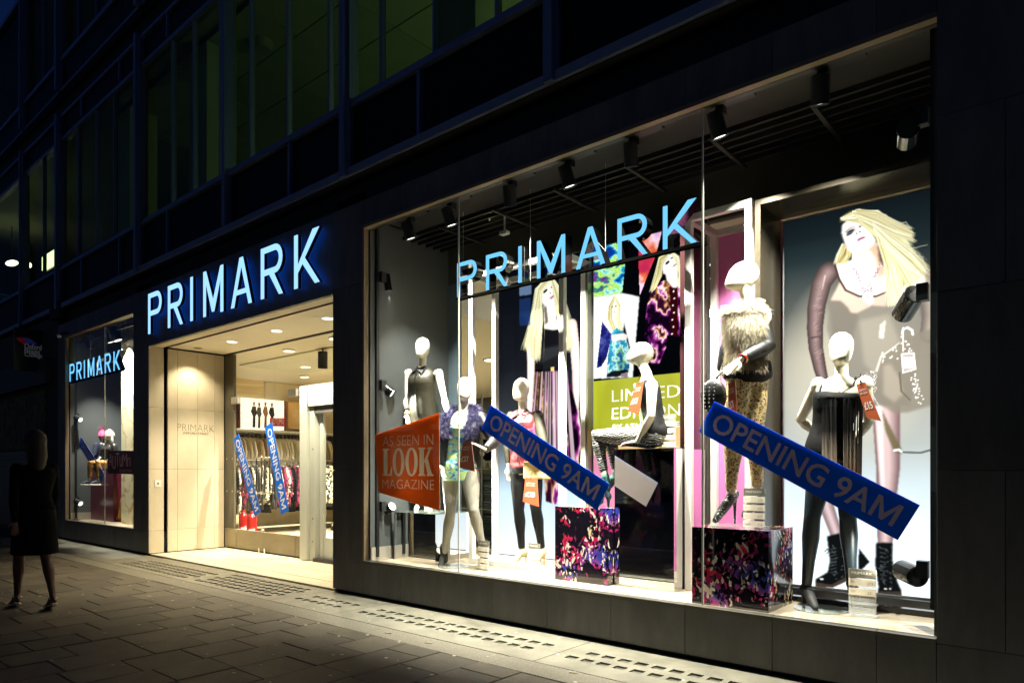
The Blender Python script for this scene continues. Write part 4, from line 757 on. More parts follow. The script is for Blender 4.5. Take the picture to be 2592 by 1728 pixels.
# ------------------------------------------------------------------ figures
UP = V((0, 0, 1))
class Fig:
    """a posed figure: joints in world space, one continuous remeshed body, clothes as children"""
    def __init__(s, root, base): s.root = root; s.o = V(base)
    def torso(s, J, t0, t1, infl=0., mb=None, sc_=1., n=28, front=0., loose=0.):
        N, H = J['neck'], J['hip']; ax = (N-H); L = ax.length; axn = ax.normalized(); sx = (J['sr']-J['sl']); sx = (sx-axn*sx.dot(axn)).normalized()
        hx = J.get('hx', sx); hx = (hx-axn*hx.dot(axn)).normalized(); prof = [(-.18, .085, .08, 0), (-.09, .145, .10, 0), (0, .162, .112, -.01), (.12, .15, .10, 0), (.25, .128, .088, .003), (.38, .112, .082, .006), (.52, .122, .09, .008), (.64, .135, .105, .018), (.74, .143, .112, .022), (.84, .150, .095, .01), (.92, .142, .07, 0), (.97, .10, .058, 0), (1.02, .055, .052, 0)]
        mid = J.get('waist'); pr = np.array(prof); rings = []
        for t in np.linspace(t0, t1, max(4, int((t1-t0)*16))):
            hw, hd, fo = [np.interp(t, pr[:, 0], pr[:, k])*sc_ for k in (1, 2, 3)]; hw = max(hw, loose*1.0 if t < .8 else 0); hd = max(hd, loose*.74 if t < .8 else 0); q = max(0, min(1, t)); x = (hx*(1-q)+sx*q).normalized(); fwd = x.cross(axn)
            c = H+ax*t
            if mid is not None: c = c+(mid-(H+ax*.38))*max(0, 1-abs(t-.38)/.5)
            rings.append((c+fwd*fo, x*(hw+infl), fwd*(hd+infl+front)))
        mb = mb or MB(); mb.loft([(c-s.o, a, b) for c, a, b in rings], n); return mb
    def limb(s, mb, pts, rs, n=14, flat=None): return mb.tube([V(p)-s.o for p in pts], rs, n, flat=flat)
    def arm(s, mb, sh, el, wr, k=1., infl=0., upto=2):
        m1 = sh.lerp(el, .45); m2 = el.lerp(wr, .3)
        if upto == 2: s.limb(mb, [sh, m1, el, m2, wr], [.047*k+infl, .041*k+infl, .034*k+infl, .036*k+infl, .021*k+infl])
        else: s.limb(mb, [sh, m1, el], [.047*k+infl, .041*k+infl, .036*k+infl])
    def leg(s, mb, hp, kn, an, k=1., infl=0.):
        fwd = V(s.root.matrix_world.to_3x3() @ V((0, -1, 0))) if False else s.fwd
        s.limb(mb, [hp, hp.lerp(kn, .35), hp.lerp(kn, .7), kn, kn.lerp(an, .3)-fwd*.012, kn.lerp(an, .65)-fwd*.004, an], [r*k+infl for r in (.086, .078, .062, .049, .052, .036, .029)], 18)
    def hand(s, mb, wr, d, palm, side, k=1., curl=.35):
        """palm plus four unequal bent fingers and a thumb leaving the side of the palm"""
        d = d.normalized(); palm = (palm-d*palm.dot(d)).normalized(); x = d.cross(palm).normalized()*side
        mb.loft([(wr-s.o, x*.020*k, palm*.015*k), (wr+d*.03*k-s.o, x*.030*k, palm*.013*k), (wr+d*.075*k-s.o, x*.034*k, palm*.012*k), (wr+d*.088*k-s.o, x*.030*k, palm*.009*k)], 12)
        for i, L in enumerate((.068, .078, .072, .056)):
            r0 = wr+d*.082*k+x*(.026-i*.0175)*k; sp = (d+x*(.14-.09*i)).normalized(); a = r0+sp*L*.45*k; b = a+(sp*math.cos(curl)+palm*math.sin(curl)).normalized()*L*.32*k; c = b+(sp*math.cos(curl*2)+palm*math.sin(curl*2)).normalized()*L*.25*k
            s.limb(mb, [r0, a, b, c], [.0088*k, .0082*k, .0075*k, .0062*k], 8)
        t0 = wr+d*.025*k+x*.022*k; t1 = t0+(d*.6+x*.75).normalized()*.035*k; t2 = t1+(d*.9+x*.3+palm*.3).normalized()*.028*k
        s.limb(mb, [t0, t1, t2], [.011*k, .0095*k, .0078*k], 8)
    def foot(s, mb, an, heel, toe, k=1., infl=0.):
        ball = heel.lerp(toe, .68)+UP*.012; s.limb(mb, [an, an.lerp(heel, .6)+UP*.01], [.029*k+infl, .027*k+infl]); s.limb(mb, [heel+UP*.022, an.lerp(ball, .45), ball+UP*.008, toe+UP*.008], [.024*k+infl, .030*k+infl, .027*k+infl, .017*k+infl], 12, None)
    def head(s, mb, top, chin, face, k=1., features=False):
        ax = top-chin; L = ax.length; u = ax.normalized(); f = (face-u*face.dot(u)).normalized(); x = u.cross(f)
        pr = [(t, hw, (a-b)/2, (a+b)/2) for t, hw, a, b in ((-.005, .018, .072, .022), (.03, .036, .084, -.010), (.09, .049, .091, -.044), (.18, .058, .095, -.074), (.30, .066, .098, -.094), (.44, .072, .099, -.104), (.58, .0750, .095, -.107), (.72, .073, .083, -.103), (.84, .062, .061, -.088), (.93, .044, .034, -.064), (.985, .020, .004, -.034))]
        mb.loft([(chin+u*L*t+f*fo*k-s.o, x*hw*k, f*hd*k) for t, hw, hd, fo in pr], 24)
        if features:
            mb.loft([(chin+u*L*.30+f*.090*k-s.o, x*.014*k, f*.018*k), (chin+u*L*.34+f*.097*k-s.o, x*.012*k, f*.018*k), (chin+u*L*.48+f*.088*k-s.o, x*.007*k, f*.010*k)], 8)
            for q in (-1, 1): mb.ell(chin+u*L*.42+x*q*.072*k-s.o, x*.010*k, f*.018*k, u*.03*k)
            mb.ell(chin+u*L*.19+f*.082*k-s.o, x*.022*k, f*.012*k, u*.009*k)
    def neck(s, mb, J, r=.045):
        top, chin = J['top'], J['chin']; u = (top-chin).normalized(); f = (J['face']-u*J['face'].dot(u)).normalized(); s.limb(mb, [J['neck']-UP*.04, J['neck']+UP*.03, chin+u*.075-f*.02], [r*1.35, r, r*.98], 18)
    def body(s, J, name='body', mat=man_m, k=1., voxel=.0075, features=False, hands=True, tors=1., feet=True):
        mb = s.torso(J, -.18, 1.02, sc_=tors)
        for q in ('sl', 'sr'): mb.ell(J[q]-UP*.005-s.o, (.052*k, 0, 0), (0, .052*k, 0), (0, 0, .052*k))
        s.neck(mb, J, .043*k); s.head(mb, J['top'], J['chin'], J['face'], k, features)
        for a, b in (('l', -1), ('r', 1)):
            s.arm(mb, J['s'+a], J['e'+a], J['w'+a], k)
            if hands: s.hand(mb, J['w'+a], J.get('hd'+a, J['w'+a]-J['e'+a]), J.get('pm'+a, s.fwd*-1), J.get('sd'+a, -b), k)
            s.leg(mb, J['h'+a], J['k'+a], J['a'+a], k)
            if feet: s.foot(mb, J['a'+a], J['f'+a], J['t'+a], k)
        return remeshed(mb, name, mat, s.root, voxel)
def shell_part(F, mb, name, mat, vox=.0085, smooth=4): return remeshed(mb, name, mat, F.root, vox, smooth)
def strands(name, parent, org, seeds, mat, wd=.004, n2=2):
    mb = MB()
    for p, d, L in seeds:
        p = V(p)-org; d = V(d).normalized(); x = d.cross(V((random.random()-.5, random.random()-.5, random.random()-.5))).normalized()*wd; a = p; prev = [a-x, a+x]; vs = list(prev); g = d.copy()
        for q in range(n2): a = a+g*L/n2; g = (g+V((0, 0, -.35))).normalized(); ww = 1-(q+1)/n2*.85; vs += [a-x*ww, a+x*ww]
        mb.add(vs, [(2*q, 2*q+1, 2*q+3, 2*q+2) for q in range(n2)])
    o = mb.build(name, mat, parent, True, local=True); o['kind'] = 'stuff'; return o
def yawv(deg): a = R(deg); return V((math.sin(a), -math.cos(a), 0))
def mannequin(base, label, face, facing, group='cream egg headed mannequins in the shop windows', nm='mannequin', cat='mannequin'):
    t = thing(nm, base, label, cat, group); F = Fig(t, base); F.fwd = facing; return t, F
def J_(**k): return k
def shoe_heel(F, mb, heel, floor, r=.008): F.limb(mb, [heel+UP*.01, V((heel.x, heel.y, floor+.006))], [r*1.6, r*.8], 8)
GREY_T = M('grey_sheer_tights', (.30, .285, .235), .42, var=.12, scale=7)
BLK_K = M('black_knit', (.005, .005, .006), .8, spec=.2, bump=.2, bscale=300); LEATHER = M('black_leather', (.004, .004, .004), .42, bump=.25, bscale=40, coat=.2)
GOLD = M('gold_metal', (.85, .62, .22), .25, 1); BEAD = M('black_beads', (.02, .02, .02), .1, coat=1); PEARL = M('pearl', (.85, .82, .75), .2, coat=1)
def bangles(F, wr, el, cols, name='bangle'):
    d = (el-wr).normalized(); q = V((0, 0, 1)) if abs(d.z) < .8 else V((1, 0, 0)); x = d.cross(q).normalized(); y = d.cross(x)
    for i, m in enumerate(cols):
        c = wr+d*(.005+i*.014)-F.o; vs = []; fs = []; n = 20; mm = 6
        for a in range(n):
            ca = x*math.cos(2*math.pi*a/n)+y*math.sin(2*math.pi*a/n)
            for b in range(mm): vs.append(c+ca*(.032+.0055*math.cos(2*math.pi*b/mm))+d*.0055*math.sin(2*math.pi*b/mm))
        for a in range(n):
            for b in range(mm): fs.append((a*mm+b, ((a+1) % n)*mm+b, ((a+1) % n)*mm+(b+1) % mm, a*mm+(b+1) % mm))
        MB().add(vs, fs).build(name, m, F.root, True, local=True)
# --- 1: sheer black blouse, on the low mirrored plinth
Y = .62; g = lambda px, py, dy=0: P(px, py, Y+dy)
fc = yawv(32); t1, F = mannequin((-5.50, Y, .874), 'mannequin in a sheer black sleeveless blouse and necklace on the low mirrored plinth', None, fc)
J = J_(top=g(1070, 853, -.02), chin=g(1068, 907, -.05), face=yawv(25), neck=g(1069, 932), sl=g(1033, 944, -.03), sr=g(1110, 944, .06), hip=g(1070, 1062), el=g(1027, 1008, -.05), er=g(1124, 1008, .08), wl=g(1031, 1050, -.12), wr=g(1136, 1055, .0),
       hl=g(1053, 1080), hr=g(1086, 1080, .03), kl=g(1053, 1180, -.04), kr=g(1085, 1180, .02), al=g(1056, 1278, .0), ar=g(1084, 1272, .06), fl=g(1056, 1288, .03), fr=g(1086, 1284, .08), tl=g(1052, 1298, -.15), tr=g(1087, 1296, -.08), pml=V((1, 0, 0)), pmr=V((-1, 0, 0)))
F.body(J); mb = MB()
for a in 'lr': F.leg(mb, J['h'+a], J['k'+a], J['a'+a], 1, .006)
F.torso(J, -.17, .18, .006, mb); shell_part(F, mb, 'trousers', BLK_K)
mb = F.torso(J, -.16, 1.0, .012, loose=.148); mb.ell(J['sl']-F.o+UP*.01, (.04, 0, 0), (0, .045, 0), (0, 0, .04)); mb.ell(J['sr']-F.o+UP*.01, (.04, 0, 0), (0, .045, 0), (0, 0, .04)); shell_part(F, mb, 'sheer_blouse', M('sheer_black_chiffon', (.018, .016, .008), .5, alpha=.86, spec=.3, bump=.5, bscale=25))
shell_part(F, F.torso(J, .0, .70, .008), 'camisole', M('black_satin', (.005, .005, .005), .4))
def collar(F, J, m, w=.05):
    N = J['neck']; x = (J['sr']-J['sl']).normalized(); f = x.cross(UP); mb = MB()
    for q in (-1, 1):
        a = N+x*q*.045+UP*.028; b = N+x*q*.006+f*.092-UP*.035; c = N+x*q*.070+f*.108-UP*.075; d = N+x*q*.095+f*.035-UP*.004; k = f*.008+UP*.008; vs = [p-F.o for p in (a, b, c, d)]; mb.add(vs+[p+k for p in vs], [(0, 1, 2, 3), (4, 7, 6, 5), (0, 4, 5, 1), (1, 5, 6, 2), (2, 6, 7, 3), (3, 7, 4, 0)])
    mb.build('collar', m, F.root, local=True)
    mb = MB(); mb.bar(N+f*.098-UP*.04-F.o, N+f*.140-UP*.12-F.o, .014, .004); mb.bar(N+f*.140-UP*.12-F.o, (J['hip']+f*.130)-F.o, .014, .004); mb.build('button_band', m, F.root, local=True)
collar(F, J, M('black_satin', ()))
def necklace(F, J, m, drop=.10, n=26, fo=.11, r=.008):
    N = J['neck']; x = (J['sr']-J['sl']).normalized(); f = x.cross(UP); mb = MB()
    for i in range(n):
        a = math.pi*i/(n-1); c = N+x*math.cos(a)*.062-UP*(.01+drop*math.sin(a)**1.3)+f*(.03+(fo-.03)*math.sin(a)); mb.ell(c-F.o, (r, 0, 0), (0, r, 0), (0, 0, r*1.3), 8, 6)
    mb.build('necklace', m, F.root, True, local=True)
necklace(F, J, BEAD, .085, 24, .105, .010); N_ = J['neck']+yawv(32)*.12-UP*.12; MB().ell(N_-F.o, (.012, 0, 0), (0, .008, 0), (0, 0, .035)).build('pendant', steel, t1, True, local=True)
bangles(F, J['wl'], J['el'], [PEARL, PEARL, GOLD, BEAD, BEAD, PEARL, BEAD])
# --- 2: fur collar and green printed dress
Y = .37; fc = yawv(36); t2m, F = mannequin((-4.78, Y, .371), 'mannequin in a green printed mini dress and leather jacket with purple fur collar', None, fc)
J = J_(top=g(1178, 953, .03), chin=g(1175, 1014, -.02), face=yawv(34), neck=g(1174, 1043), sl=g(1137, 1058, -.05), sr=g(1217, 1057, .05), hip=g(1163, 1176), waist=g(1164, 1125), el=g(1114, 1120, -.12), er=g(1252, 1118, .05), wl=g(1120, 1172, -.14), wr=g(1228, 1137, -.12),
       hl=g(1141, 1200, -.02), hr=g(1190, 1198, .03), kl=g(1140, 1297, -.06), kr=g(1198, 1290, -.02), al=g(1124, 1402, .0), ar=g(1224, 1392, .12), fl=g(1126, 1420, .05), fr=g(1230, 1412, .16), tl=g(1114, 1440, -.1), tr=g(1222, 1424, .02), hdr=P(1200, 1122, .13)-P(1228, 1137, .18), pml=V((1, 0, 0)), pmr=V((0, 0, -1)))
F.body(J); mb = MB()
for a in 'lr': F.leg(mb, J['h'+a], J['k'+a], J['a'+a], 1, .004)
F.torso(J, -.17, .1, .003, mb); shell_part(F, mb, 'tights', GREY_T)
drs = ramp_mat('mirrored_feather_print', GRN, 'noise', 13, 2.2, .5, mirror=True, stretch=(1, 1, 1.9), detail=3)
mb = F.torso(J, -.02, .72, .010); ax = (J['neck']-J['hip']); hx = (J['sr']-J['sl']).normalized(); fw = hx.cross(UP)
mb.loft([(J['hip']+ax*.05-F.o, hx*.172, fw*.125), (J['hip']-UP*.02-F.o, hx*.182, fw*.135), (J['hip']-UP*.10-F.o, hx*.178, fw*.132), (J['hip']-UP*.155-F.o, hx*.170, fw*.125)], 28); shell_part(F, mb, 'printed_dress', drs)
mb = F.torso(J, .12, .98, .026, front=-.03); F.arm(mb, J['sl'], J['el'], J['wl'], 1, .018); F.arm(mb, J['sr'], J['er'], J['er'].lerp(J['wr'], .8), 1, .020)
# the jacket hangs open: its front is cut away over the dress
def cut_front(o, F, J, half, zmin=-9, zmax=9):
    import bmesh
    bm = bmesh.new(); bm.from_mesh(o.data); x = (J['sr']-J['sl']); x.z = 0; x.normalize(); f = x.cross(UP); N = J['neck']; H = J['hip']; kill = []
    for v in bm.verts:
        p = v.co+F.o; k = (p.z-H.z)/(N.z-H.z); c = H.lerp(N, k); r = p-c
        if abs(r.dot(x)) < half and r.dot(f) > .02 and zmin < p.z < zmax: kill.append(v)
    bmesh.ops.delete(bm, geom=kill, context='VERTS'); bm.to_mesh(o.data); bm.free()
    md = o.modifiers.new('solid', 'SOLIDIFY'); md.thickness = .004
jk = shell_part(F, mb, 'leather_jacket', LEATHER); cut_front(jk, F, J, .085)
furm = ramp_mat('purple_fur', [(0, (.006, .006, .03)), (.45, (.014, .013, .07)), (.54, (.04, .034, .12)), (.62, (.12, .10, .13)), (1, (.34, .29, .24))], 'noise', 22, 0, .8)
sd_ = []; x = (J['sr']-J['sl']).normalized(); f = x.cross(UP)
gpath = [(0, -.065, .035), (.075, -.05, .025), (.125, .0, -.01), (.145, .06, -.07), (.140, .105, -.14), (.115, .125, -.23)]
def fpt(a): k = a*5; i0 = min(4, int(k)); f_ = k-i0; return [gpath[i0][m]*(1-f_)+gpath[i0+1][m]*f_ for m in range(3)]
for _ in range(11000):
    q = random.choice((-1, 1)); a = random.random(); gx_, gf, gz = fpt(a); c = J['neck']+x*q*gx_+f*gf+UP*gz
    off = V((random.gauss(0, 1), random.gauss(0, 1), random.gauss(0, 1))).normalized(); p = c+off*.036; sd_.append((p, off+V((0, 0, -.25)), random.uniform(.035, .075)))
sj = []
for _ in range(4200):
    tt = random.uniform(.12, .72); th = random.choice((random.uniform(-.5, .30)*math.pi, random.uniform(.74, 1.3)*math.pi)); nrm = x*math.cos(th)*.165+f*math.sin(th)*.135; p = J['hip']+(J['neck']-J['hip'])*tt+nrm
    sj.append((p, nrm.normalized()*.25+V((0, 0, -1))+V((random.gauss(0, .2), random.gauss(0, .2), 0)), random.uniform(.05, .09)))
strands('shaggy_jacket', t2m, F.o, sj, ramp_mat('dark_shaggy_fur', [(0, (.006, .006, .006)), (.6, (.03, .027, .022)), (1, (.22, .20, .16))], 'noise', 30, 0, .7), .0022)
strands('fur_collar', t2m, F.o, sd_, furm, .0016)
core = MB()
for q in (-1, 1):
    core.tube([J['neck']+x*q*g_[0]+f*g_[1]+UP*g_[2]-F.o for g_ in gpath], [.035, .038, .042, .042, .038, .03])
core.build('collar_lining', furm, t2m, True, local=True)
bangles(F, J['wr'], J['er'], [BEAD, BEAD, GOLD, BEAD])
mb = MB(); F.foot(mb, J['al'], J['fl'], J['tl'], 1, .008); F.limb(mb, [J['al']+UP*.07, J['al'], J['fl']+UP*.03], [.045, .04, .036]); F.foot(mb, J['ar'], J['fr'], J['tr'], 1, .008); F.limb(mb, [J['ar']+UP*.07, J['ar'], J['fr']+UP*.03], [.045, .04, .036]); shoe_heel(F, mb, J['fl']+V((0, .02, 0)), .372, .014); shell_part(F, mb, 'ankle_boots', M('black_fabric_boot', (.03, .028, .022), .8, bump=.6, bscale=90), .006)
# --- 3: printed blouse with clutch
Y = .86; fc = yawv(24); t3, F = mannequin((-4.40, Y, .371), 'mannequin in a red printed sheer blouse and black leggings holding a gold clutch', None, fc)
J = J_(top=g(1321, 955, .0), chin=g(1315, 1016, -.05), face=yawv(10), neck=g(1324, 1043), sl=g(1295, 1055, -.02), sr=g(1361, 1052, .04), hip=g(1331, 1176), el=g(1286, 1125, .0), er=g(1378, 1130, .0), wl=g(1287, 1180, -.02), wr=g(1352, 1172, -.16),
       hl=g(1314, 1200), hr=g(1350, 1198, .02), kl=g(1313, 1290, -.03), kr=g(1357, 1290, .0), al=g(1321, 1392), ar=g(1372, 1392, .05), fl=g(1331, 1402, .02), fr=g(1378, 1402, .08), tl=g(1300, 1426, -.12), tr=g(1362, 1420, -.06), hdr=V((-.35, -.1, -.9)), pmr=V((-.3, -1, 0)), pml=V((1, 0, 0)))
F.body(J); mb = MB()
for a in 'lr': F.leg(mb, J['h'+a], J['k'+a], J['k'+a].lerp(J['a'+a], .92), 1, .005)
F.torso(J, -.17, .15, .005, mb); shell_part(F, mb, 'leggings', M('black_leggings', (.004, .004, .004), .5, spec=.25))
blz = ramp_mat('galaxy_print', [(0, (.01, .005, .005)), (.40, (.05, .008, .01)), (.48, (.20, .02, .025)), (.54, (.50, .16, .16)), (.58, (.28, .06, .20)), (.62, (.03, .005, .02)), (.72, (.40, .20, .07)), (1, (.03, .005, .01))], 'noise', 6, 1.6, .35, detail=4)
shell_part(F, F.torso(J, -.06, .99, .012, loose=.145), 'printed_blouse', blz); mb = MB(); F.arm(mb, J['sl'], J['el'], J['el'].lerp(J['wl'], .75), 1, .014); F.arm(mb, J['sr'], J['er'], J['er'].lerp(J['wr'], .75), 1, .014); shell_part(F, mb, 'sheer_sleeves', M('sheer_dark_chiffon', (.06, .055, .035), .5, alpha=.8))
collar(F, J, M('dark_red_velvet', (.06, .008, .012), .6)); mb = MB()
for a in 'lr': F.foot(mb, J['a'+a], J['f'+a], J['t'+a], 1, .004); shoe_heel(F, mb, J['f'+a], .372)
leop = ramp_mat('leopard_print', [(0, (.03, .02, .01)), (.18, (.05, .035, .02)), (.24, (.62, .45, .20)), (.45, (.75, .60, .32)), (1, (.45, .30, .12))], 'vor', 70, 1.0, .4)
shell_part(F, mb, 'heeled_shoes', leop, .005)
bt = MB(); N = J['neck']+fc*.08-UP*.03
for q in (-1, 1): bt.ell(N+V((q*.03, -.004, 0))-F.o, (.03, 0, 0), (0, .01, 0), (0, 0, .016))
bt.build('beaded_bow', M('dark_red_beads', (.10, .01, .02), .15, coat=1), t3, True, local=True)
a = P(1330, 1168, .66); b = P(1392, 1212, .66); t = thing('clutch_bag', (a+b)/2, 'gold sequinned clutch bag held by the printed blouse mannequin', 'bag'); MB().box((a.x, .62, b.z), (b.x, .68, a.z)).build('bag_body', M('gold_sequins', (.70, .58, .25), .3, .6, var=.4, scale=90, bump=1, bscale=200), t, bevel=.012); MB().add([(a.x+.004, .612, a.z-.004), (b.x-.004, .612, a.z-.004), ((a.x+b.x)/2, .608, (a.z+b.z)/2-.02), (a.x+.004, .619, a.z-.004), (b.x-.004, .619, a.z-.004), ((a.x+b.x)/2, .618, (a.z+b.z)/2-.02)], [(0, 2, 1), (3, 4, 5), (0, 1, 4, 3), (1, 2, 5, 4), (2, 0, 3, 5)]).build('flap', GOLD, t)
# --- 4: seated on the tall plinth
Y = .66; fc = V((-1, -.15, 0)).normalized(); t4, F = mannequin((-2.82, .66, 1.478), 'mannequin in a black dress seated sideways on the tall mirrored plinth', None, fc)
J = J_(top=g(1642, 867, 0), chin=g(1602, 922, 0), face=V((-1, -.1, .32)), neck=g(1637, 955), sl=g(1641, 972, .17), sr=g(1650, 975, -.14), hip=g(1664, 1095), el=g(1640, 1040, .22), er=g(1648, 1052, -.17), wl=g(1615, 1120, .2), wr=g(1614, 1117, -.14),
       hl=g(1650, 1108, .09), hr=g(1652, 1106, -.07), kl=g(1540, 1102, .06), kr=g(1508, 1102, -.05), al=g(1560, 1195, .12), ar=g(1532, 1205, -.05), fl=g(1562, 1215, .12), fr=g(1540, 1262, -.03), tl=g(1535, 1240, .12), tr=g(1508, 1280, -.1), hdr=V((-.95, -.1, -.12)), hdl=V((-.95, 0, -.1)), pmr=V((0, 0, -1)), pml=V((0, 0, -1)), hx=V((0, -1, 0)))
F.body(J, tors=.9); mb = F.torso(J, -.1, .90, .010, sc_=.92); shell_part(F, mb, 'black_dress', M('black_crepe', (.005, .005, .006), .7, spec=.25)); N = J['neck']
mb = MB()
for k_ in range(3): mb.loft([(J['neck']+fc*(.07+.006*k_)+(J['hip']-J['neck'])*q-F.o, V((0, -.10, 0)), fc*.03) for q in (.12, .3, .5, .75, .95)], 16) if k_ == 0 else None
shell_part(F, mb, 'green_front_panel', ramp_mat('green_feather_panel', GRN, 'noise', 16, 2, .5, detail=3))
ktm = ramp_mat('patterned_leggings', [(0, (.01, .01, .01)), (.42, (.012, .012, .012)), (.5, (.75, .75, .68)), (.62, (.8, .8, .74)), (.7, (.012, .012, .012)), (1, (.01, .01, .01))], 'wave', 9, .25, .7)
mb = MB()
for a in 'lr': F.leg(mb, J['h'+a], J['k'+a], J['k'+a].lerp(J['a'+a], .85), 1, .008)
shell_part(F, mb, 'patterned_leggings', ktm); mb = MB()
for a in 'lr': F.foot(mb, J['a'+a], J['f'+a], J['t'+a], 1, .007); shoe_heel(F, mb, J['f'+a], J['f'+a].z-.07, .012)
shell_part(F, mb, 'green_shoes', M('green_suede', (.02, .09, .075), .7), .006); necklace(F, J, M('green_beads', (.25, .45, .2), .2, coat=1), .1, 20, .09, .011)
# --- 5: fur gilet on the flower cube
Y = .40; fc = yawv(-38); t5, F = mannequin((-2.02, Y, .911), 'mannequin in a pale fur gilet and leopard trousers standing on the larger flower cube', None, fc)
J = J_(top=g(1896, 661, .03), chin=g(1862, 737, -.04), face=V((-.85, -.45, -.05)), neck=g(1893, 770), sl=g(1857, 789, -.06), sr=g(1921, 791, .06), hip=g(1892, 945), el=g(1843, 870, -.02), er=g(1944, 876, .0), wl=g(1826, 930, -.05), wr=g(1878, 908, -.20),
       hl=g(1873, 968, -.03), hr=g(1909, 968, .05), kl=g(1853, 1110, -.10), kr=g(1908, 1112, .04), al=g(1850, 1250, -.04), ar=g(1918, 1240, .12), fl=g(1860, 1258, .02), fr=g(1928, 1262, .14), tl=g(1812, 1318, -.12), tr=g(1885, 1306, .03), hdr=V((-.75, -.2, -.62)), pmr=V((-.2, -.8, .2)), hx=V((.8, .6, 0)))
F.body(J); gilt = ramp_mat('gold_leopard_brocade', [(0, (.015, .012, .01)), (.10, (.30, .20, .07)), (.20, (.62, .46, .20)), (.28, (.012, .01, .012)), (.40, (.01, .01, .012)), (.46, (.50, .36, .15)), (.60, (.66, .50, .24)), (1, (.02, .015, .01))], 'vor', 42, 2.0, .4)
mb = MB()
for a in 'lr': F.leg(mb, J['h'+a], J['k'+a], J['k'+a].lerp(J['a'+a], .88), 1, .012)
F.torso(J, -.18, .1, .012, mb); shell_part(F, mb, 'leopard_trousers', gilt)
fw = fc; hx = fw.cross(UP); shell_part(F, F.torso(J, -.15, .18, .017), 'black_tunic', BLK_K)
mb = MB(); F.arm(mb, J['sl'], J['el'], J['wl'], 1.05, .012); F.arm(mb, J['sr'], J['er'], J['er'].lerp(J['wr'], .85), 1.15, .018); F.torso(J, .1, .9, .008, mb); shell_part(F, mb, 'black_satin_blouse', M('black_silk', (.004, .004, .004), .55, spec=.25, bump=.8, bscale=9))
fur5 = ramp_mat('pale_fur', [(0, (.30, .24, .15)), (.5, (.55, .48, .34)), (1, (.85, .80, .65))], 'noise', 30, 0, .8); fur5b = ramp_mat('brown_fur', [(0, (.10, .08, .05)), (.5, (.30, .24, .17)), (1, (.60, .52, .40))], 'noise', 30, 0, .8)
fb = F.torso(J, .12, .98, .010); core = fb.build('gilet_lining', fur5b, t5, True, local=True)
sa = []; sb = []; ax = J['neck']-J['hip']; sxx = (J['sr']-J['sl']).normalized(); ff = sxx.cross(UP)
for _ in range(13000):
    tt = random.uniform(.08, .97); th = random.uniform(.33*math.pi, 1.2*math.pi); hw = np.interp(tt, [0, .38, .74, .9, 1], [.15, .118, .148, .145, .08])+.008; hd = np.interp(tt, [0, .38, .74, .9, 1], [.115, .09, .122, .085, .07])+.010
    nrm = sxx*math.cos(th)*hw+ff*math.sin(th)*hd; p = J['hip']+ax*tt+nrm; r = (nrm.normalized()*.45+V((0, 0, -1))*(.95 if tt < .85 else .1)+V((random.gauss(0, .2), random.gauss(0, .2), random.gauss(0, .1))))
    (sa if tt > .42+random.uniform(-.1, .1) or math.cos(th) < -.2 else sb).append((p, r, random.uniform(.04, .085)))
for _ in range(900):
    th = random.uniform(0, 6.28); p = J['neck']+V((math.cos(th)*.075, math.sin(th)*.07, random.uniform(-.03, .02))); sa.append((p, V((math.cos(th), math.sin(th), .2)), random.uniform(.03, .05)))
strands('pale_fur', t5, F.o, sa, fur5, .0016); strands('brown_fur', t5, F.o, sb, fur5b, .0016)
bangles(F, J['wr'], J['er'], [M('red_bangle', (.35, .01, .03), .3), GOLD, PEARL, M('red_bangle', ())]); 
stud = ramp_mat('studded_leather', [(0, (.9, .88, .8)), (.22, (.8, .78, .7)), (.26, (.012, .012, .012)), (1, (.012, .012, .012))], 'vor', 95, 0, .35)
mb = MB()
for a in 'lr': F.foot(mb, J['a'+a]-UP*.02, J['f'+a], J['t'+a], 1, .009)
F.limb(mb, [J['fl']+UP*.01, V((J['fl'].x+.0, J['fl'].y, .92))], [.016, .008]); F.limb(mb, [J['fr'], V((J['fr'].x, J['fr'].y, .92))], [.016, .008]); shell_part(F, mb, 'studded_heels', stud, .005)
cb = P(1806, 1003, .2); t = thing('studded_bag', cb, 'rounded black studded handbag hanging beside the fur gilet mannequin', 'bag'); mb = MB()
mb.ell(cb, (.085, .03, 0), (-.01, .035, 0), (0, 0, .125)); mb.build('bag_body', LEATHER, t, True); sb_ = MB()
for i in range(8):
    for j in range(4):
        q = V((-.07+.03*j+random.uniform(-.003, .003), 0, -.095+.026*i)); 
        if (q.x/.085)**2+(q.z/.125)**2 < .8: yy = -.045*math.sqrt(max(0, 1-(q.x/.088)**2-(q.z/.128)**2)); sb_.ell(cb+V((q.x, yy+q.x*.3, q.z)), (.007, 0, 0), (0, .007, 0), (0, 0, .007), 8, 5)
sb_.build('studs', chrome, t, True)['kind'] = 'stuff'; MB().tube([cb+V((0, .01, .11)), cb+V((.05, .02, .17)), J['wl']+V((0, 0, .0))], [.008, .008, .008]).build('bag_strap', LEATHER, t, True)
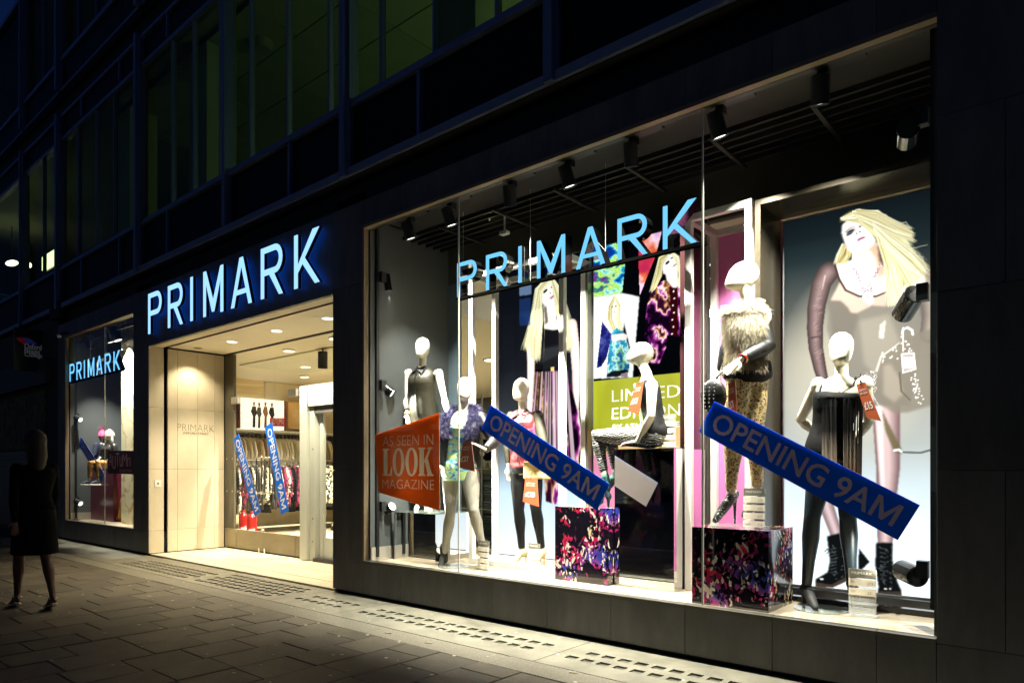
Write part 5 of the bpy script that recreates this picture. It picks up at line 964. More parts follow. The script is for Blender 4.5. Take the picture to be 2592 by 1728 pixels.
# --- 6: fringed black top
Y = .50; fc = yawv(14); t6, F = mannequin((-1.42, Y, .371), 'mannequin in a black fringed top and dark tights at the right of the window', None, fc)
J = J_(top=g(2131, 840, .02), chin=g(2128, 925, -.05), face=yawv(20), neck=g(2130, 957), sl=g(2072, 972, -.03), sr=g(2189, 968, .04), hip=g(2108, 1140), waist=g(2106, 1075), el=g(2026, 1062, .08), er=g(2200, 1065, .16), wl=g(2068, 1098, .16), wr=g(2165, 1112, .2),
       hl=g(2082, 1172, -.02), hr=g(2144, 1172, .03), kl=g(2056, 1308, -.04), kr=g(2146, 1308, .0), al=g(2042, 1478, .02), ar=g(2155, 1470, .10), fl=g(2034, 1496, .05), fr=g(2158, 1492, .14), tl=g(2064, 1540, -.14), tr=g(2168, 1520, -.02), hdl=V((.9, .3, -.2)), hdr=V((-.9, .3, -.2)), pml=V((0, 1, 0)), pmr=V((0, 1, 0)))
F.body(J); mb = MB()
for a in 'lr': F.leg(mb, J['h'+a], J['k'+a], J['a'+a], 1, .005)
F.torso(J, -.17, .1, .004, mb); shell_part(F, mb, 'dark_tights', M('blue_black_tights', (.006, .016, .024), .4))
mb = F.torso(J, -.12, .80, .012); shell_part(F, mb, 'black_top', BLK_K); mb = F.torso(J, .78, .92, .006); shell_part(F, mb, 'mesh_yoke', M('sheer_mesh_yoke', (.20, .18, .10), .6, alpha=.35))
N = J['neck']; x = (J['sr']-J['sl']).normalized(); f = x.cross(UP); mb = MB(); mb.tube([N+x*(-.085)+UP*.0-F.o, N+x*(-.07)+f*.07-UP*.06-F.o, N+f*.115-UP*.11-F.o, N+x*.07+f*.07-UP*.06-F.o, N+x*.085-F.o], [.007]*5)
for q in (-1, 1): mb.tube([N+x*q*.105+f*.0+UP*.0-F.o, N+x*q*.125+f*.075-UP*.07-F.o, N+x*q*.135+f*.095-UP*.14-F.o], [.008]*3)
mb.build('neck_binding', BLK_K, t6, True, local=True)
fm = bpy.data.materials.new('ombre_fringe'); fm.use_nodes = True; n_ = fm.node_tree.nodes; l_ = fm.node_tree.links; tc = n_.new('ShaderNodeTexCoord'); sp_ = n_.new('ShaderNodeSeparateXYZ'); l_.new(tc.outputs['Generated'], sp_.inputs[0]); rp = n_.new('ShaderNodeValToRGB'); l_.new(sp_.outputs[2], rp.inputs[0]); rp.color_ramp.elements[0].color = (.50, .28, .17, 1); rp.color_ramp.elements[0].position = .15; rp.color_ramp.elements[1].color = (.012, .012, .012, 1); rp.color_ramp.elements[1].position = .66; e_ = rp.color_ramp.elements.new(.42); e_.color = (.32, .26, .20, 1); l_.new(rp.outputs[0], n_['Principled BSDF'].inputs['Base Color']); n_['Principled BSDF'].inputs['Roughness'].default_value = .4
mb = MB()
for i in range(100):
    th = random.uniform(.08, .74)*math.pi
    if .44*math.pi < th < .52*math.pi and random.random() < .8: continue
    p = J['hip']+(J['neck']-J['hip'])*.70+x*math.cos(th)*.148+f*math.sin(th)*(.130+random.uniform(0, .012)); q = p-UP*random.uniform(.50, .62)+x*(random.uniform(-.012, .012)-.02*math.cos(th))+f*.004; mb.bar(p-F.o, q-F.o, .0035, .0022)
mb.build('fringe', fm, t6, local=True)['kind'] = 'stuff'
mb = MB()
for a in 'lr': F.foot(mb, J['a'+a]-UP*.015, J['f'+a], J['t'+a], 1, .007)
F.limb(mb, [J['fl'], V((J['fl'].x, J['fl'].y, .385))], [.018, .012]); F.limb(mb, [J['fr'], V((J['fr'].x, J['fr'].y, .385))], [.018, .012]); shell_part(F, mb, 'black_court_shoes', M('black_suede', (.012, .012, .012), .7), .006)
# ------------------------------------------------------------------ signs and tags on and behind the glass
def quad_sign(name, pts, Y, mat, back, label, cat, group=None, th=.0012, root=None):
    """pts: corners in the place, clockwise from the top left"""
    t = root or thing(name, V((pts[0][0], Y, pts[0][-1])), label, cat, group); n = len(pts); N = V((0, -1, 0)); f = [V((p[0], Y, p[1])) if len(p) == 2 else V(p) for p in pts]
    mb = MB().add([p+N*th for p in f]+[p for p in f], [tuple(range(n))[::-1]]+[(i, (i+1) % n, n+(i+1) % n, n+i) for i in range(n)]); mb.build('sign_face', mat, t)
    MB().add([p+V((0, th, 0)) for p in f]+[p+V((0, .0001, 0)) for p in f], [tuple(range(n))]+[(i, n+i, n+(i+1) % n, (i+1) % n) for i in range(n)]).build('sign_backing', back, t); return t
def outline(s_, bold=0.):
    cu = bpy.data.curves.new('t', 'FONT'); cu.body = s_; cu.offset = bold; cu.resolution_u = 3; o = bpy.data.objects.new('t', cu); col.objects.link(o); me = bpy.data.meshes.new_from_object(o.evaluated_get(bpy.context.evaluated_depsgraph_get()))
    vs = [tuple(v.co)[:2] for v in me.vertices]; ek = {}
    key = {}; idx = [key.setdefault((round(v[0], 5), round(v[1], 5)), i) for i, v in enumerate(vs)]
    for p in me.polygons:
        q = [idx[i] for i in p.vertices]
        for a, b in zip(q, q[1:]+q[:1]):
            if a == b: continue
            if (b, a) in ek: del ek[(b, a)]
            else: ek[(a, b)] = 1
    bpy.data.objects.remove(o); bpy.data.curves.remove(cu); bpy.data.meshes.remove(me); nx = {}
    for a, b in ek: nx.setdefault(a, []).append(b)
    loops = []
    while nx:
        a = next(iter(nx)); lp = []; c = a
        while c in nx:
            lp.append(vs[c]); d = nx[c].pop()
            if not nx[c]: del nx[c]
            c = d
            if c == a: break
        if len(lp) > 2: loops.append(lp)
    return loops
def fit(loops, O, X, Z, W, H):
    x0 = min(p[0] for l in loops for p in l); x1 = max(p[0] for l in loops for p in l); y0 = min(p[1] for l in loops for p in l); y1 = max(p[1] for l in loops for p in l); sx = W/(x1-x0); sy = H/(y1-y0)
    return [[(O[0]+X[0]*(p[0]-x0)*sx+Z[0]*(p[1]-y0)*sy, O[1]+X[1]*(p[0]-x0)*sx+Z[1]*(p[1]-y0)*sy) for p in l] for l in loops]
def film_sign(t, corners, words, Y, mat, ink):
    """a translucent film cut through where the letters stand, the letters in the openings, one pale backing behind both"""
    allp = [lp for w_ in words for lp in w_]
    vs, fs = fill([corners]+allp, 0, .0012); MB().add([(v[0], Y-v[2], v[1]) for v in vs], fs).build('sign_face', mat, t)
    for w_ in words: vs, fs = fill(w_, 0, .0014); MB().add([(v[0], Y-v[2], v[1]) for v in vs], fs).build('lettering', ink, t)
    vs, fs = fill([corners], 0, .0006); MB().add([(v[0], Y+.001+v[2], v[1]) for v in vs], fs).build('sign_backing', paleback, t)
def banner(c, L, Hh, ang, Y, label, group=None, inkm=banner_ink):
    """a blue OPENING 9AM strip centred at c, turned by ang in the plane of the glass"""
    X = V((math.cos(R(ang)), 0, math.sin(R(ang)))); Z = V((-math.sin(R(ang)), 0, math.cos(R(ang)))); c = V((c[0], Y, c[1])); p = [c-X*L/2+Z*Hh/2, c+X*L/2+Z*Hh/2, c+X*L/2-Z*Hh/2, c-X*L/2-Z*Hh/2]
    t = thing('opening_banner', tuple(c), label, 'banner', group); X2 = (X.x, X.z); Z2 = (Z.x, Z.z); o_ = c-X*L*.455-Z*Hh*.30
    lp = outline('OPENING 9A', .014); h0 = max(q[1] for l in lp for q in l)-.01; x_ = max(q[0] for l in lp for q in l)+.06
    lp = lp+[[(x_+a, b) for a, b in l] for l in glyph('M', .78, h0, .125)]
    film_sign(t, [(q.x, q.z) for q in p], [fit(lp, (o_.x, o_.z), X2, Z2, L*.91, Hh*.60)], Y, blue_f, inkm); return t
banner((-3.522, 1.432), 1.40, .235, -29., .083, 'blue OPENING 9AM banner across the middle of the big window'); banner((-1.455, 1.335), 1.40, .235, -28.6, .083, 'blue OPENING 9AM banner near the right end of the big window')
banner((-13.74, 1.50), 1.34, .20, -30.5, .083, 'blue OPENING 9AM banner on the far left window')
whi = film('white_banner_lettering', (.85, .88, .90), .4)
banner((-10.31, 1.235), 1.40, .20, -61, 1.178, 'blue OPENING 9AM banner on the left glass door', inkm=whi); banner((-9.43, 1.335), 1.40, .215, -70.6, 1.178, 'blue OPENING 9AM banner on the right glass door', inkm=whi); banner((-7.62, 1.40), 1.40, .215, -72, 1.30, 'blue OPENING 9AM banner on the grey framed automatic door', inkm=whi)
og = film('orange_sign', (.95, .33, .06)); ci = film('cream_ink', (1., .92, .78))
op = [(-5.695, 1.665), (-4.735, 1.840), (-4.725, .922), (-5.640, 1.075)]; to = thing('magazine_sign', (-5.2, .083, 1.35), 'orange AS SEEN IN LOOK MAGAZINE sign at the left end of the big window', 'sign')
yy = .083; words = []
def span(l, r, yt, yb): a_ = P(l, yb, yy); b_ = P(r, yb, yy); m_ = (l+r)/2; return a_.x, b_.x, P(m_, yt, yy).z, P(m_, yb, yy).z
for s_, l, r_, yt, yb in (('AS SEEN IN', 969, 1097, 1101, 1127), ('MAGAZINE', 968, 1099, 1213, 1237)):
    xa, xb, zt, zb = span(l, r_, yt, yb); words.append(fit(outline(s_, -.012), (xa, zb), (1, 0), (0, 1), xb-xa, zt-zb))
xa, xb, zt, zb = span(968, 1098, 1133, 1204); W_ = xb-xa; h = zt-zb; tn = .018
Lp = [[(0, 0), (0, tn), (.02, tn), (.02, h-tn), (0, h-tn), (0, h), (.12, h), (.12, h-tn), (.09, h-tn), (.09, tn), (.13, tn), (.155, .09), (.17, .09), (.165, 0)]]
Kp = [[(0, 0), (0, tn), (.02, tn), (.02, h-tn), (0, h-tn), (0, h), (.115, h), (.115, h-tn), (.09, h-tn), (.09, h*.52), (.165, h-tn), (.145, h-tn), (.145, h), (.225, h), (.225, h-tn), (.20, h-tn), (.145, h*.62), (.215, tn), (.24, tn), (.24, 0), (.135, 0), (.135, tn), (.148, tn), (.105, h*.50), (.09, h*.46), (.09, tn), (.115, tn), (.115, 0)]]
Op = [arc(.10, h/2, .10, h/2+.004, 0, 352, 26), arc(.10, h/2, .046, h/2-.018, 0, 350, 24)]; k_ = W_/.84
words.append([[(xa+(p[0]+xo)*k_, zb+p[1]) for p in q_] for pl_, xo in ((Lp, 0), (Op, .178), (Op, .392), (Kp, .60)) for q_ in pl_])
film_sign(to, op, words, yy, og, ci)
# Autumn sign in the far left window
plum = film('plum_sign', (.16, .008, .035)); pk = film('pink_ink', (.85, .55, .60))
ta = thing('autumn_sign', (-12.3, .083, 1.43), 'plum AUTUMN COLLECTION sign on the far left window', 'sign'); words = []; xx = -12.90
for ch, w_, h_, dz in (('A', .13, .20, 0), ('U', .13, .22, -.055), ('T', .14, .22, -.01), ('u', .10, .17, -.02), ('M', .18, .20, -.01), ('n', .12, .15, -.02)): words.append(fit(outline(ch, -.012), (xx, 1.38+dz), (1, 0), (0, 1), w_, h_)); xx += w_+.022
words.append(fit(outline('COLLECTION'), (-12.45, 1.272), (1, 0), (0, 1), .50, .042))
film_sign(ta, [(-12.98, 1.64), (-11.72, 1.615), (-11.72, 1.235), (-12.98, 1.25)], words, .083, plum, pk)
# orange price tags
tagm = M('tag_orange', (.56, .12, .045), .4); wink = M('white_ink', (.85, .82, .76), .5)
def price_tag(pxs, Y, price, label, f1, f2, lean=0):
    pts = [P(a, b, Y) for a, b in pxs]; t = thing('price_tag', pts[0], label, 'price tag', 'orange LIMITED EDITION price tags'); quad_sign('x', [(p.x, p.z) for p in pts], Y, tagm, paleback, '', '', root=t)
    tl_, tr_, br_, bl_ = pts; X = (tr_-tl_); Zd = (tl_-bl_).normalized(); Xn = X.normalized(); w_ = X.length; H_ = (tl_-bl_).length; Zd = V((-Xn.z, 0, Xn.x)) if lean == 0 else Zd; O = tl_+V((0, -.0014, 0))
    dn = (bl_-tl_)
    text('LIMITED', 'lettering', wink, t, O+dn*.24+Xn*w_*.14, Xn, Zd, w_*.72, H_*.06, 0, .0004); text('EDITION', 'lettering', wink, t, O+dn*.33+Xn*w_*.14, Xn, Zd, w_*.72, H_*.06, 0, .0004)
    text(price, 'lettering', wink, t, O+dn*.78+Xn*w_*.12, Xn, Zd, w_*.88, H_*.22, .03, .0004)
    MB().cyl(tl_.lerp(tr_, .45)+dn*.05-V((0, .0015, 0)), tl_.lerp(tr_, .5)+V((0, -.002, .06)), .0022, n=6).build('tag_cord', BLK_K, t)
price_tag([(1172, 1119), (1194, 1117), (1202, 1193), (1163, 1183)], .14, '£27', 'tag priced £27 hanging on the green printed dress', 0, 0); price_tag([(1330, 1209), (1360, 1211), (1364, 1282), (1323, 1269)], .60, '£8', 'tag priced £8 hanging under the gold clutch bag', 0, 0)
price_tag([(1610, 969), (1629, 965), (1618, 1050), (1589, 1040)], .44, '£12', 'tag priced £12 hanging on the seated mannequin', 0, 0, 1); price_tag([(1844, 970), (1862, 963), (1866, 1050), (1842, 1056)], .16, '£17', 'tag priced £17 hanging by the leopard trousers', 0, 0)
price_tag([(2167, 972), (2190, 967), (2231, 1066), (2194, 1057)], .30, '£15', 'tag priced £15 hanging on the fringed black top', 0, 0, 1)
# acrylic price stands
acr = M('clear_acrylic', (.85, .88, .86), .05, alpha=.25, coat=1); hdr = M('header_taupe', (.17, .16, .12), .4); strip_m = M('price_strip_cream', (.82, .74, .58), .4)
def price_stand(base, W, H, label, rows, n=4):
    t = thing('price_stand', base, label, 'price stand', 'clear acrylic PRIMARK price stands'); b = V(base); tilt = .10; X = V((1, 0, 0)); Z = V((-.03, tilt, 1)).normalized()
    m = Matrix((X, V((0, 1, 0)), Z)).transposed().to_4x4(); m.translation = b-X*W/2
    MB().box((0, 0, 0), (W, .004, H), mat=m).build('acrylic_back', acr, t); MB().box((-W/2-.0+b.x, b.y-.02, b.z), (W/2+b.x, b.y+.09, b.z+.004)).build('acrylic_foot', acr, t)
    MB().box((.002, -.004, H*.81), (W-.002, -.0005, H), mat=m).build('header', hdr, t); N_ = V((0, -.0045, 0)); text('PRIMARK', 'lettering', wink, t, m @ V((W*.12, -.0045, H*.885)), X, Z, W*.74, H*.055, -.01, .0004)
    hh = H*.80/n
    for i in range(n):
        z = H*.80-(i+1)*hh; ms = strip_m if i < len(rows) else acr; st = MB().box((.003, -.009, z+hh*.22), (W-.003, -.001, z+hh*.95), mat=m).build('price_strip', ms, t)
        if i < len(rows): text(rows[i][0], 'lettering', M('grey_ink', (.25, .28, .28), .6), t, m @ V((W*.08, -.0095, z+hh*.55)), X, Z, None, hh*.16, 0, .0004); text(rows[i][1], 'lettering', M('grey_ink', ()), t, m @ V((W*.70, -.0095, z+hh*.42)), X, Z, None, hh*.27, 0, .0004)
price_stand((-1.165, .42, .365), .165, .30, 'price stand on the floor beside the fringed mannequin with two filled strips', [('dress', '£15'), ('hosiery', '£2')]); price_stand((-1.80, .24, .904), .150, .275, 'price stand on top of the larger flower cube', [('top', '£15'), ('gilet', '£16'), ('jeans', '£17'), ('footwear', '£16')])
price_stand((P(1688, 1133, .62).x, .62, 1.479), .145, .275, 'price stand behind the seated mannequin on the tall mirrored plinth', [('top', '£12'), ('legging', '£6'), ('shoes', '£14'), ('necklace', '£4')]); price_stand(PZ(1222, 1441, .365), .135, .27, 'price stand beside the black ankle boot on the window floor', [('jacket', '£27'), ('dress', '£13'), ('tights', '£3'), ('boots', '£18')])
price_stand(PZ(1350, 1446, .365), .135, .26, 'price stand just left of the smaller flower cube', [('blouse', '£12'), ('leggings', '£6'), ('bag', '£8')]); price_stand((-5.23, .40, .869), .12, .15, 'short price stand on the low mirrored plinth below the orange sign', [('blouse', '£10'), ('cami', '£4')], 2)
# ------------------------------------------------------------------ entrance: floor, doors, ceiling lights
ent = thing('entrance_floor', (-8.7, .6, 0), 'pale stone entrance floor with dark drainage grooves', 'floor', kind='structure'); ef = M('cream_floor_stone', (.62, .54, .40), .4, var=.08, scale=3, rnd=.03)
for ya, yb in ((.022, .275), (.287, .685), (.697, 1.115), (1.127, 1.6)):
    for i in range(6): box('floor_slab', (EX0+.01+i*.796, ya, -.03), (EX0+.803+i*.796, yb, .022), ef, ent, .002)
box('groove', (EX0, .02, -.035), (EX1, 1.6, .006), gap, ent)
ed = thing('glass_doors', (-9.85, 1.2, .03), 'pair of frameless glass entrance doors with tall steel D handles', 'door'); gd = glass('door_glass', (.98, .99, .97), .4)
for a, b, nm in ((-11.05, -10.715, 'fixed_pane'), (-10.705, -9.86, 'door_leaf'), (-9.85, -8.985, 'door_leaf'), (-8.975, -8.725, 'fixed_pane')): box(nm, (a, 1.194, .05), (b, 1.206, 2.425), gd, ed)
for a, b in ((-11.05, -8.725), (-8.72, -6.4)): box('transom_pane', (a, 1.194, 2.435 if a < -9 else 2.53), (b, 1.206, 3.2), gd, ed)
box('head_channel', (-11.05, 1.185, 3.195), (-6.4, 1.215, 3.22), M('head_channel_dark', (.04, .04, .035), .5), ed)
for x_, z_ in ((-10.72, 2.435), (-9.03, 2.435)): box('patch_fitting', (x_-.09, 1.175, z_-.055), (x_+.12, 1.225, z_+.055), steel, ed, .003)
for x_ in (-9.93, -9.77): box('floor_bolt', (x_-.015, 1.17, .03), (x_+.015, 1.19, .10), chrome, ed, .003)
for s_, x_ in ((-1, -9.93), (1, -9.78)):
    for yy_ in (1.13, 1.27):
        sg = 1 if yy_ > 1.2 else -1; MB().tube([(x_, 1.2, .96), (x_, yy_, .945), (x_, yy_, 1.0), (x_, yy_, 1.45), (x_, yy_, 1.505), (x_, 1.2, 1.49)], [.014]*6).build('door_handle', chrome, ed, True)
dots = MB()
for x_ in [-10.98+.18*i for i in range(13)]:
    for z_ in (.96, 1.49): dots.cyl((x_, 1.193, z_), (x_, 1.1925, z_), .016, n=12)
dots.build('glass_dots', M('frosted_dot', (.5, .5, .48), .6), ed)['kind'] = 'stuff'
kick = M('skirting_stone', (.30, .235, .15), .45, var=.12, scale=3)
sk = thing('stone_skirting', (-9.9, 1.24, .03), 'low tan stone plinth behind the glass doors', 'skirting')
for a, b in ((-11.09, -10.715), (-10.705, -9.86), (-9.85, -8.985), (-8.975, -8.73)): box('skirting_panel', (a, 1.215, .03), (b, 1.26, .345), kick, sk, .002)
box('skirting_gap', (-11.0, 1.208, .022), (-8.73, 1.24, .045), gap, sk)
for z0, z1 in ((.35, 1.32), (1.323, 2.27), (2.273, 3.2)): box('dark_panel', (-11.10, 1.22, z0), (-10.80, 1.26, z1), M('dark_brown_stone', (.09, .075, .055), .4, var=.1), sk, .002)
af = thing('automatic_door', (-7.6, 1.2, .03), 'grey metal framed automatic door at the right of the entrance', 'door'); gm = M('grey_door_paint', (.50, .52, .47), .4, .1)
box('jamb', (-8.72, 1.12, .03), (-8.53, 1.30, 2.50), gm, af, .004); box('jamb_inner', (-8.525, 1.16, .03), (-8.40, 1.30, 2.19), gm, af, .004); box('header', (-8.525, 1.13, 2.20), (-6.4, 1.30, 2.50), gm, af, .004); box('operator', (-8.42, 1.16, 2.10), (-6.4, 1.25, 2.195), M('operator_grey', (.10, .10, .10), .5), af)
box('sliding_stile', (-8.37, 1.22, .06), (-8.29, 1.27, 2.09), gm, af, .003); box('sliding_glass', (-8.285, 1.24, .36), (-6.5, 1.25, 2.05), gd, af); box('bottom_panel', (-8.285, 1.225, .06), (-6.5, 1.265, .36), gm, af, .003); box('floor_guide', (-8.42, 1.14, .022), (-7.9, 1.21, .07), black, af)
for z_ in (.3, .62, 1.6): MB().cyl((-8.45, 1.155, z_), (-8.45, 1.16, z_), .01, n=10).build('screw_cap', black, af)
dl = M('downlight_lens', (1, .95, .8), .5, emit=2.6, ecol=(1, .95, .78)); DG = 'recessed round downlights'
dn_ = ['first recessed downlight from the left in the entrance ceiling', 'middle recessed downlight in the entrance ceiling', 'right recessed downlight in the entrance ceiling nearest the stone pier']
for i, x_ in enumerate((-9.86, -8.62, -7.42)):
    t = thing('downlight', (x_, .70, 3.22), dn_[i], 'downlight', DG); MB().cyl((x_, .70, 3.213), (x_, .70, 3.2195), .085, .09, 28).build('trim_ring', white, t); MB().cyl((x_, .70, 3.211), (x_, .70, 3.2128), .07, .07, 24).build('lens', dl, t)
    light('SPOT', (x_, .70, 3.18), 400, (1, .88, .63), (x_, .80, 0), .025, 108, .6, parent=t)
t = thing('downlight', (-10.78, .62, 3.22), 'small dark rimmed downlight over the cream stone wall of the entrance', 'downlight', DG); MB().cyl((-10.78, .62, 3.213), (-10.78, .62, 3.2195), .06, .06, 24).build('trim_ring', M('bronze_ring', (.25, .2, .12), .4), t); light('SPOT', (-10.78, .62, 3.18), 70, (1, .86, .58), (-10.9, .62, 0), .02, 110, .7, parent=t)
# engraved name, bell plate
eng = thing('wall_lettering', (-11.07, .75, 1.9), 'dark PRIMARK OXFORD STREET letters fixed to the cream entrance wall', 'wall lettering'); em = M('bronze_letters', (.22, .18, .12), .4, .3)
xw = EX0-.0105; a_ = PX(449, 1091, xw); b_ = PX(542, 1091, xw); zt = PX(495, 1074, xw).z; zb = PX(495, 1091, xw).z; text('PRIMARK', 'lettering', em, eng, (xw, a_.y, zb), (0, 1, 0), (0, 0, 1), b_.y-a_.y, zt-zb, -.022, .0012)
a_ = PX(463, 1099, xw); b_ = PX(528, 1099, xw); zt = PX(495, 1093.5, xw).z; zb = PX(495, 1099, xw).z; text('OXFORD STREET', 'lettering', em, eng, (xw, a_.y, zb), (0, 1, 0), (0, 0, 1), b_.y-a_.y, zt-zb, -.01, .004)
a_ = PX(391, 1232, EX0+.005); b_ = PX(408, 1214, EX0+.005); t = thing('wall_plate', a_, 'small white button plate on the cream entrance jamb', 'wall plate'); box('plate', (EX0+.005, a_.y, a_.z), (EX0+.012, b_.y, b_.z), white, t, .001); box('button', (EX0+.0122, (a_.y+b_.y)/2-.01, (a_.z+b_.z)/2-.012), (EX0+.016, (a_.y+b_.y)/2+.01, (a_.z+b_.z)/2+.012), gap, t)
# ------------------------------------------------------------------ the shop inside
sf = MB().box((-14.5, 1.61, -.05), (1.5, 9, .03)).build('shop_floor', M('shop_floor_vinyl', (.62, .54, .38), .35, var=.05, scale=2)); tag(sf, 'pale floor inside the shop', kind='structure')
shopw = M('shop_cream_wall', (.72, .62, .42), .6, var=.04); SXW = -13.7
for nm, lo, hi, m in (('shop_side_wall', (SXW-.1, 1.3, .03), (SXW, 9, 3.22), shopw), ('shop_back_wall', (-13.8, 9, .03), (1.5, 9.1, 4.6), M('shop_back_dark', (.10, .10, .09), .7)), ('shop_ceiling', (-13.8, 1.26, 3.22), (-6.0, 9, 3.3), ceil_m), ('shop_ceiling', (-5.99, 1.81, 4.25), (1.5, 9, 4.35), blackm), ('shop_ceiling_drop', (-6.05, 1.26, 3.3), (-5.99, 9, 4.3), ceil_m), ('rear_partition', (-14.8, 1.26, .03), (-11.15, 1.29, 3.9), grey_wall), ('shop_right_wall', (1.5, .3, .03), (1.6, 9, 4.6), blackm)):
    box(nm, lo, hi, m, bld)
t = thing('ceiling_raft', (-10.2, 2.6, 3.2), 'pale grey rectangular raft panel on the shop ceiling behind the doors', 'ceiling panel'); box('raft', (-11.9, 1.9, 3.195), (-7.6, 3.2, 3.218), M('raft_grey', (.60, .58, .46), .6), t)
si = [(-9.81, 1.62, 'nearest'), (-11.1, 2.75, 'brightest'), (-12.3, 3.5, 'far left'), (-8.4, 1.5, 'half hidden'), (-9.9, 3.6, 'deeper'), (-10.6, 5.0, 'farthest')]
for x_, y_, lb in si:
    t = thing('downlight', (x_, y_, 3.19), lb+' recessed downlight in the shop ceiling behind the doors', 'downlight', DG); MB().cyl((x_, y_, 3.188), (x_, y_, 3.1945), .085, .085, 24).build('lens', dl, t); MB().cyl((x_, y_, 3.19), (x_, y_, 3.2195), .095, .095, 24).build('trim_ring', white, t)
    if lb in ('nearest', 'brightest', 'deeper'): light('SPOT', (x_, y_, 3.15), 1200, (1, .92, .72), (x_-.5, y_+(.9 if lb == 'nearest' else .2), 0), .025, 96, .8, parent=t)
spot(P(817, 911, 1.9)+V((0, 0, .0)), P(817, 1300, 2.0), 'black hanging track spotlight inside the doors', 'shop spotlights', .075, .26, 0, mount=P(817, 911, 1.9)+V((0, .0, .25)))
MB().box((-8.4, 1.86, 3.165), (-7.0, 1.92, 3.194)).build('shop_track', steel, bld)
# graphic on the shop side wall: pale timber picture, lit poster, shelf
wood = ramp_mat('timber_photo_wallpaper', [(0, (.40, .26, .10)), (.4, (.62, .46, .22)), (.6, (.80, .66, .40)), (1, (.88, .78, .55))], 'noise', 2.2, .6, .6, stretch=(1, .25, 4))
wg = thing('wall_graphic', (SXW, 3, 2.5), 'large pale timber picture high on the shop side wall', 'wall graphic'); a_ = PX(598, 1010, SXW); b_ = PX(668, 960, SXW); box('graphic_panel', (SXW+.001, 1.35, 2.18), (SXW+.02, b_.y, 3.21), wood, wg); box('graphic_panel', (SXW+.001, b_.y+.02, 2.18), (SXW+.02, 6.5, 3.21), shopw, wg)
def onwall(l, r, yt, yb, x_): a_ = PX(l, yb, x_); b_ = PX(r, yt, x_); return a_.y, b_.y, a_.z, b_.z
ya, yb_, za, zb_ = onwall(612, 722, 1014, 1083, SXW+.3); lt = thing('lit_wall_poster', (SXW+.2, ya, za), 'lit poster of four people in dark winter coats above the clothes rail', 'lightbox poster')
box('poster_panel', (SXW+.05, ya, za), (SXW+.25, yb_, zb_), M('poster_white_glow', (.9, .88, .82), .5, emit=.9, ecol=(1, .96, .85)), lt); box('poster_edge', (SXW+.05, yb_+.001, za), (SXW+.25, yb_+.03, zb_), M('deep_red', (.16, .01, .02), .5), lt); box('poster_edge', (SXW+.05, ya-.03, za), (SXW+.25, ya-.001, zb_), M('deep_red', ()), lt)
sil = M('silhouette_ink', (.015, .014, .016), .6); fl_ = M('print_skin', (.55, .36, .26), .6); red_p = M('print_red', (.55, .03, .08), .5); xw2 = SXW+.2515
def wq(p, m, nm='printed_figure', dx=0): pts = [PX(a, b, xw2+dx) for a, b in p]; n = len(pts); MB().add([q+V((.002, 0, 0)) for q in pts]+pts, [tuple(range(n)), tuple(range(n, 2*n))[::-1]]+[(i, (i+1) % n, n+(i+1) % n, n+i) for i in range(n)]).build(nm, m, lt)
for cx, top, w_, m in ((643, 1019, 9, sil), (656, 1021, 8, M('print_grey', (.10, .10, .11), .6)), (672, 1020, 8, M('print_brown', (.25, .12, .05), .6)), (688, 1022, 9, sil)):
    wq([(cx-w_*.5, top+9), (cx+w_*.5, top+9), (cx+w_*.8, top+28), (cx+w_*.4, top+34), (cx+w_*.35, top+62), (cx-w_*.45, top+62), (cx-w_*.3, top+34), (cx-w_*.9, top+22)], m); wq([(cx-2.4, top), (cx+2.4, top), (cx+2.2, top+8), (cx-2.2, top+8)], fl_, dx=.003); wq([(cx-2.8, top-2), (cx+2.8, top-2), (cx+2.9, top+2), (cx-2.9, top+2)], M('print_brown', ()), dx=.006)
wq([(683, 1057), (722, 1058), (722, 1079), (683, 1078)], red_p, 'red_caption', .008)
ya2 = PX(687, 1068, xw2+.02); yb2 = PX(718, 1068, xw2+.02); text('AUTUMN', 'lettering', wink, lt, (xw2+.0105, ya2.y, ya2.z-.05), (0, 1, 0), (0, 0, 1), yb2.y-ya2.y, .14, 0, .002)
ya, yb_, za, zb_ = onwall(733, 771, 1018, 1084, SXW+.3); lt2 = thing('lit_wall_poster', (SXW+.2, ya, za), 'second lit amber poster right of the winter coats poster', 'lightbox poster'); box('poster_panel', (SXW+.05, ya, za), (SXW+.25, yb_+.6, zb_), ramp_mat('amber_photo', [(0, (.35, .1, .02)), (.5, (.8, .5, .2)), (1, (1, .9, .7))], 'noise', 3, 1, .5), lt2)
ya, yb_, za, zb_ = onwall(598, 771, 1083, 1087, SXW+.5); sh = thing('wall_shelf', (SXW+.2, 3, za), 'white shelf along the shop side wall below the posters', 'shelf'); box('shelf_board', (SXW+.001, 1.4, za-.02), (SXW+.5, 7.0, za+.02), white, sh); box('shelf_fascia', (SXW+.001, 1.4, za-.95), (SXW+.03, 7.0, za-.021), M('dark_back_panel', (.06, .04, .03), .6), sh)
RZ1 = PX(680, 1096, SXW+.42).z; rl = thing('clothes_rail', (SXW+.4, 3.5, RZ1), 'upper chrome clothes rail holding pale knitwear in the shop', 'clothes rail'); MB().cyl((SXW+.42, 1.6, RZ1), (SXW+.42, 6.6, RZ1), .016).build('rail_bar', chrome, rl)
for y_ in (1.7, 3.2, 4.7, 6.2): MB().bar((SXW+.02, y_, RZ1), (SXW+.42, y_, RZ1+.0), .02).build('rail_bracket', chrome, rl)
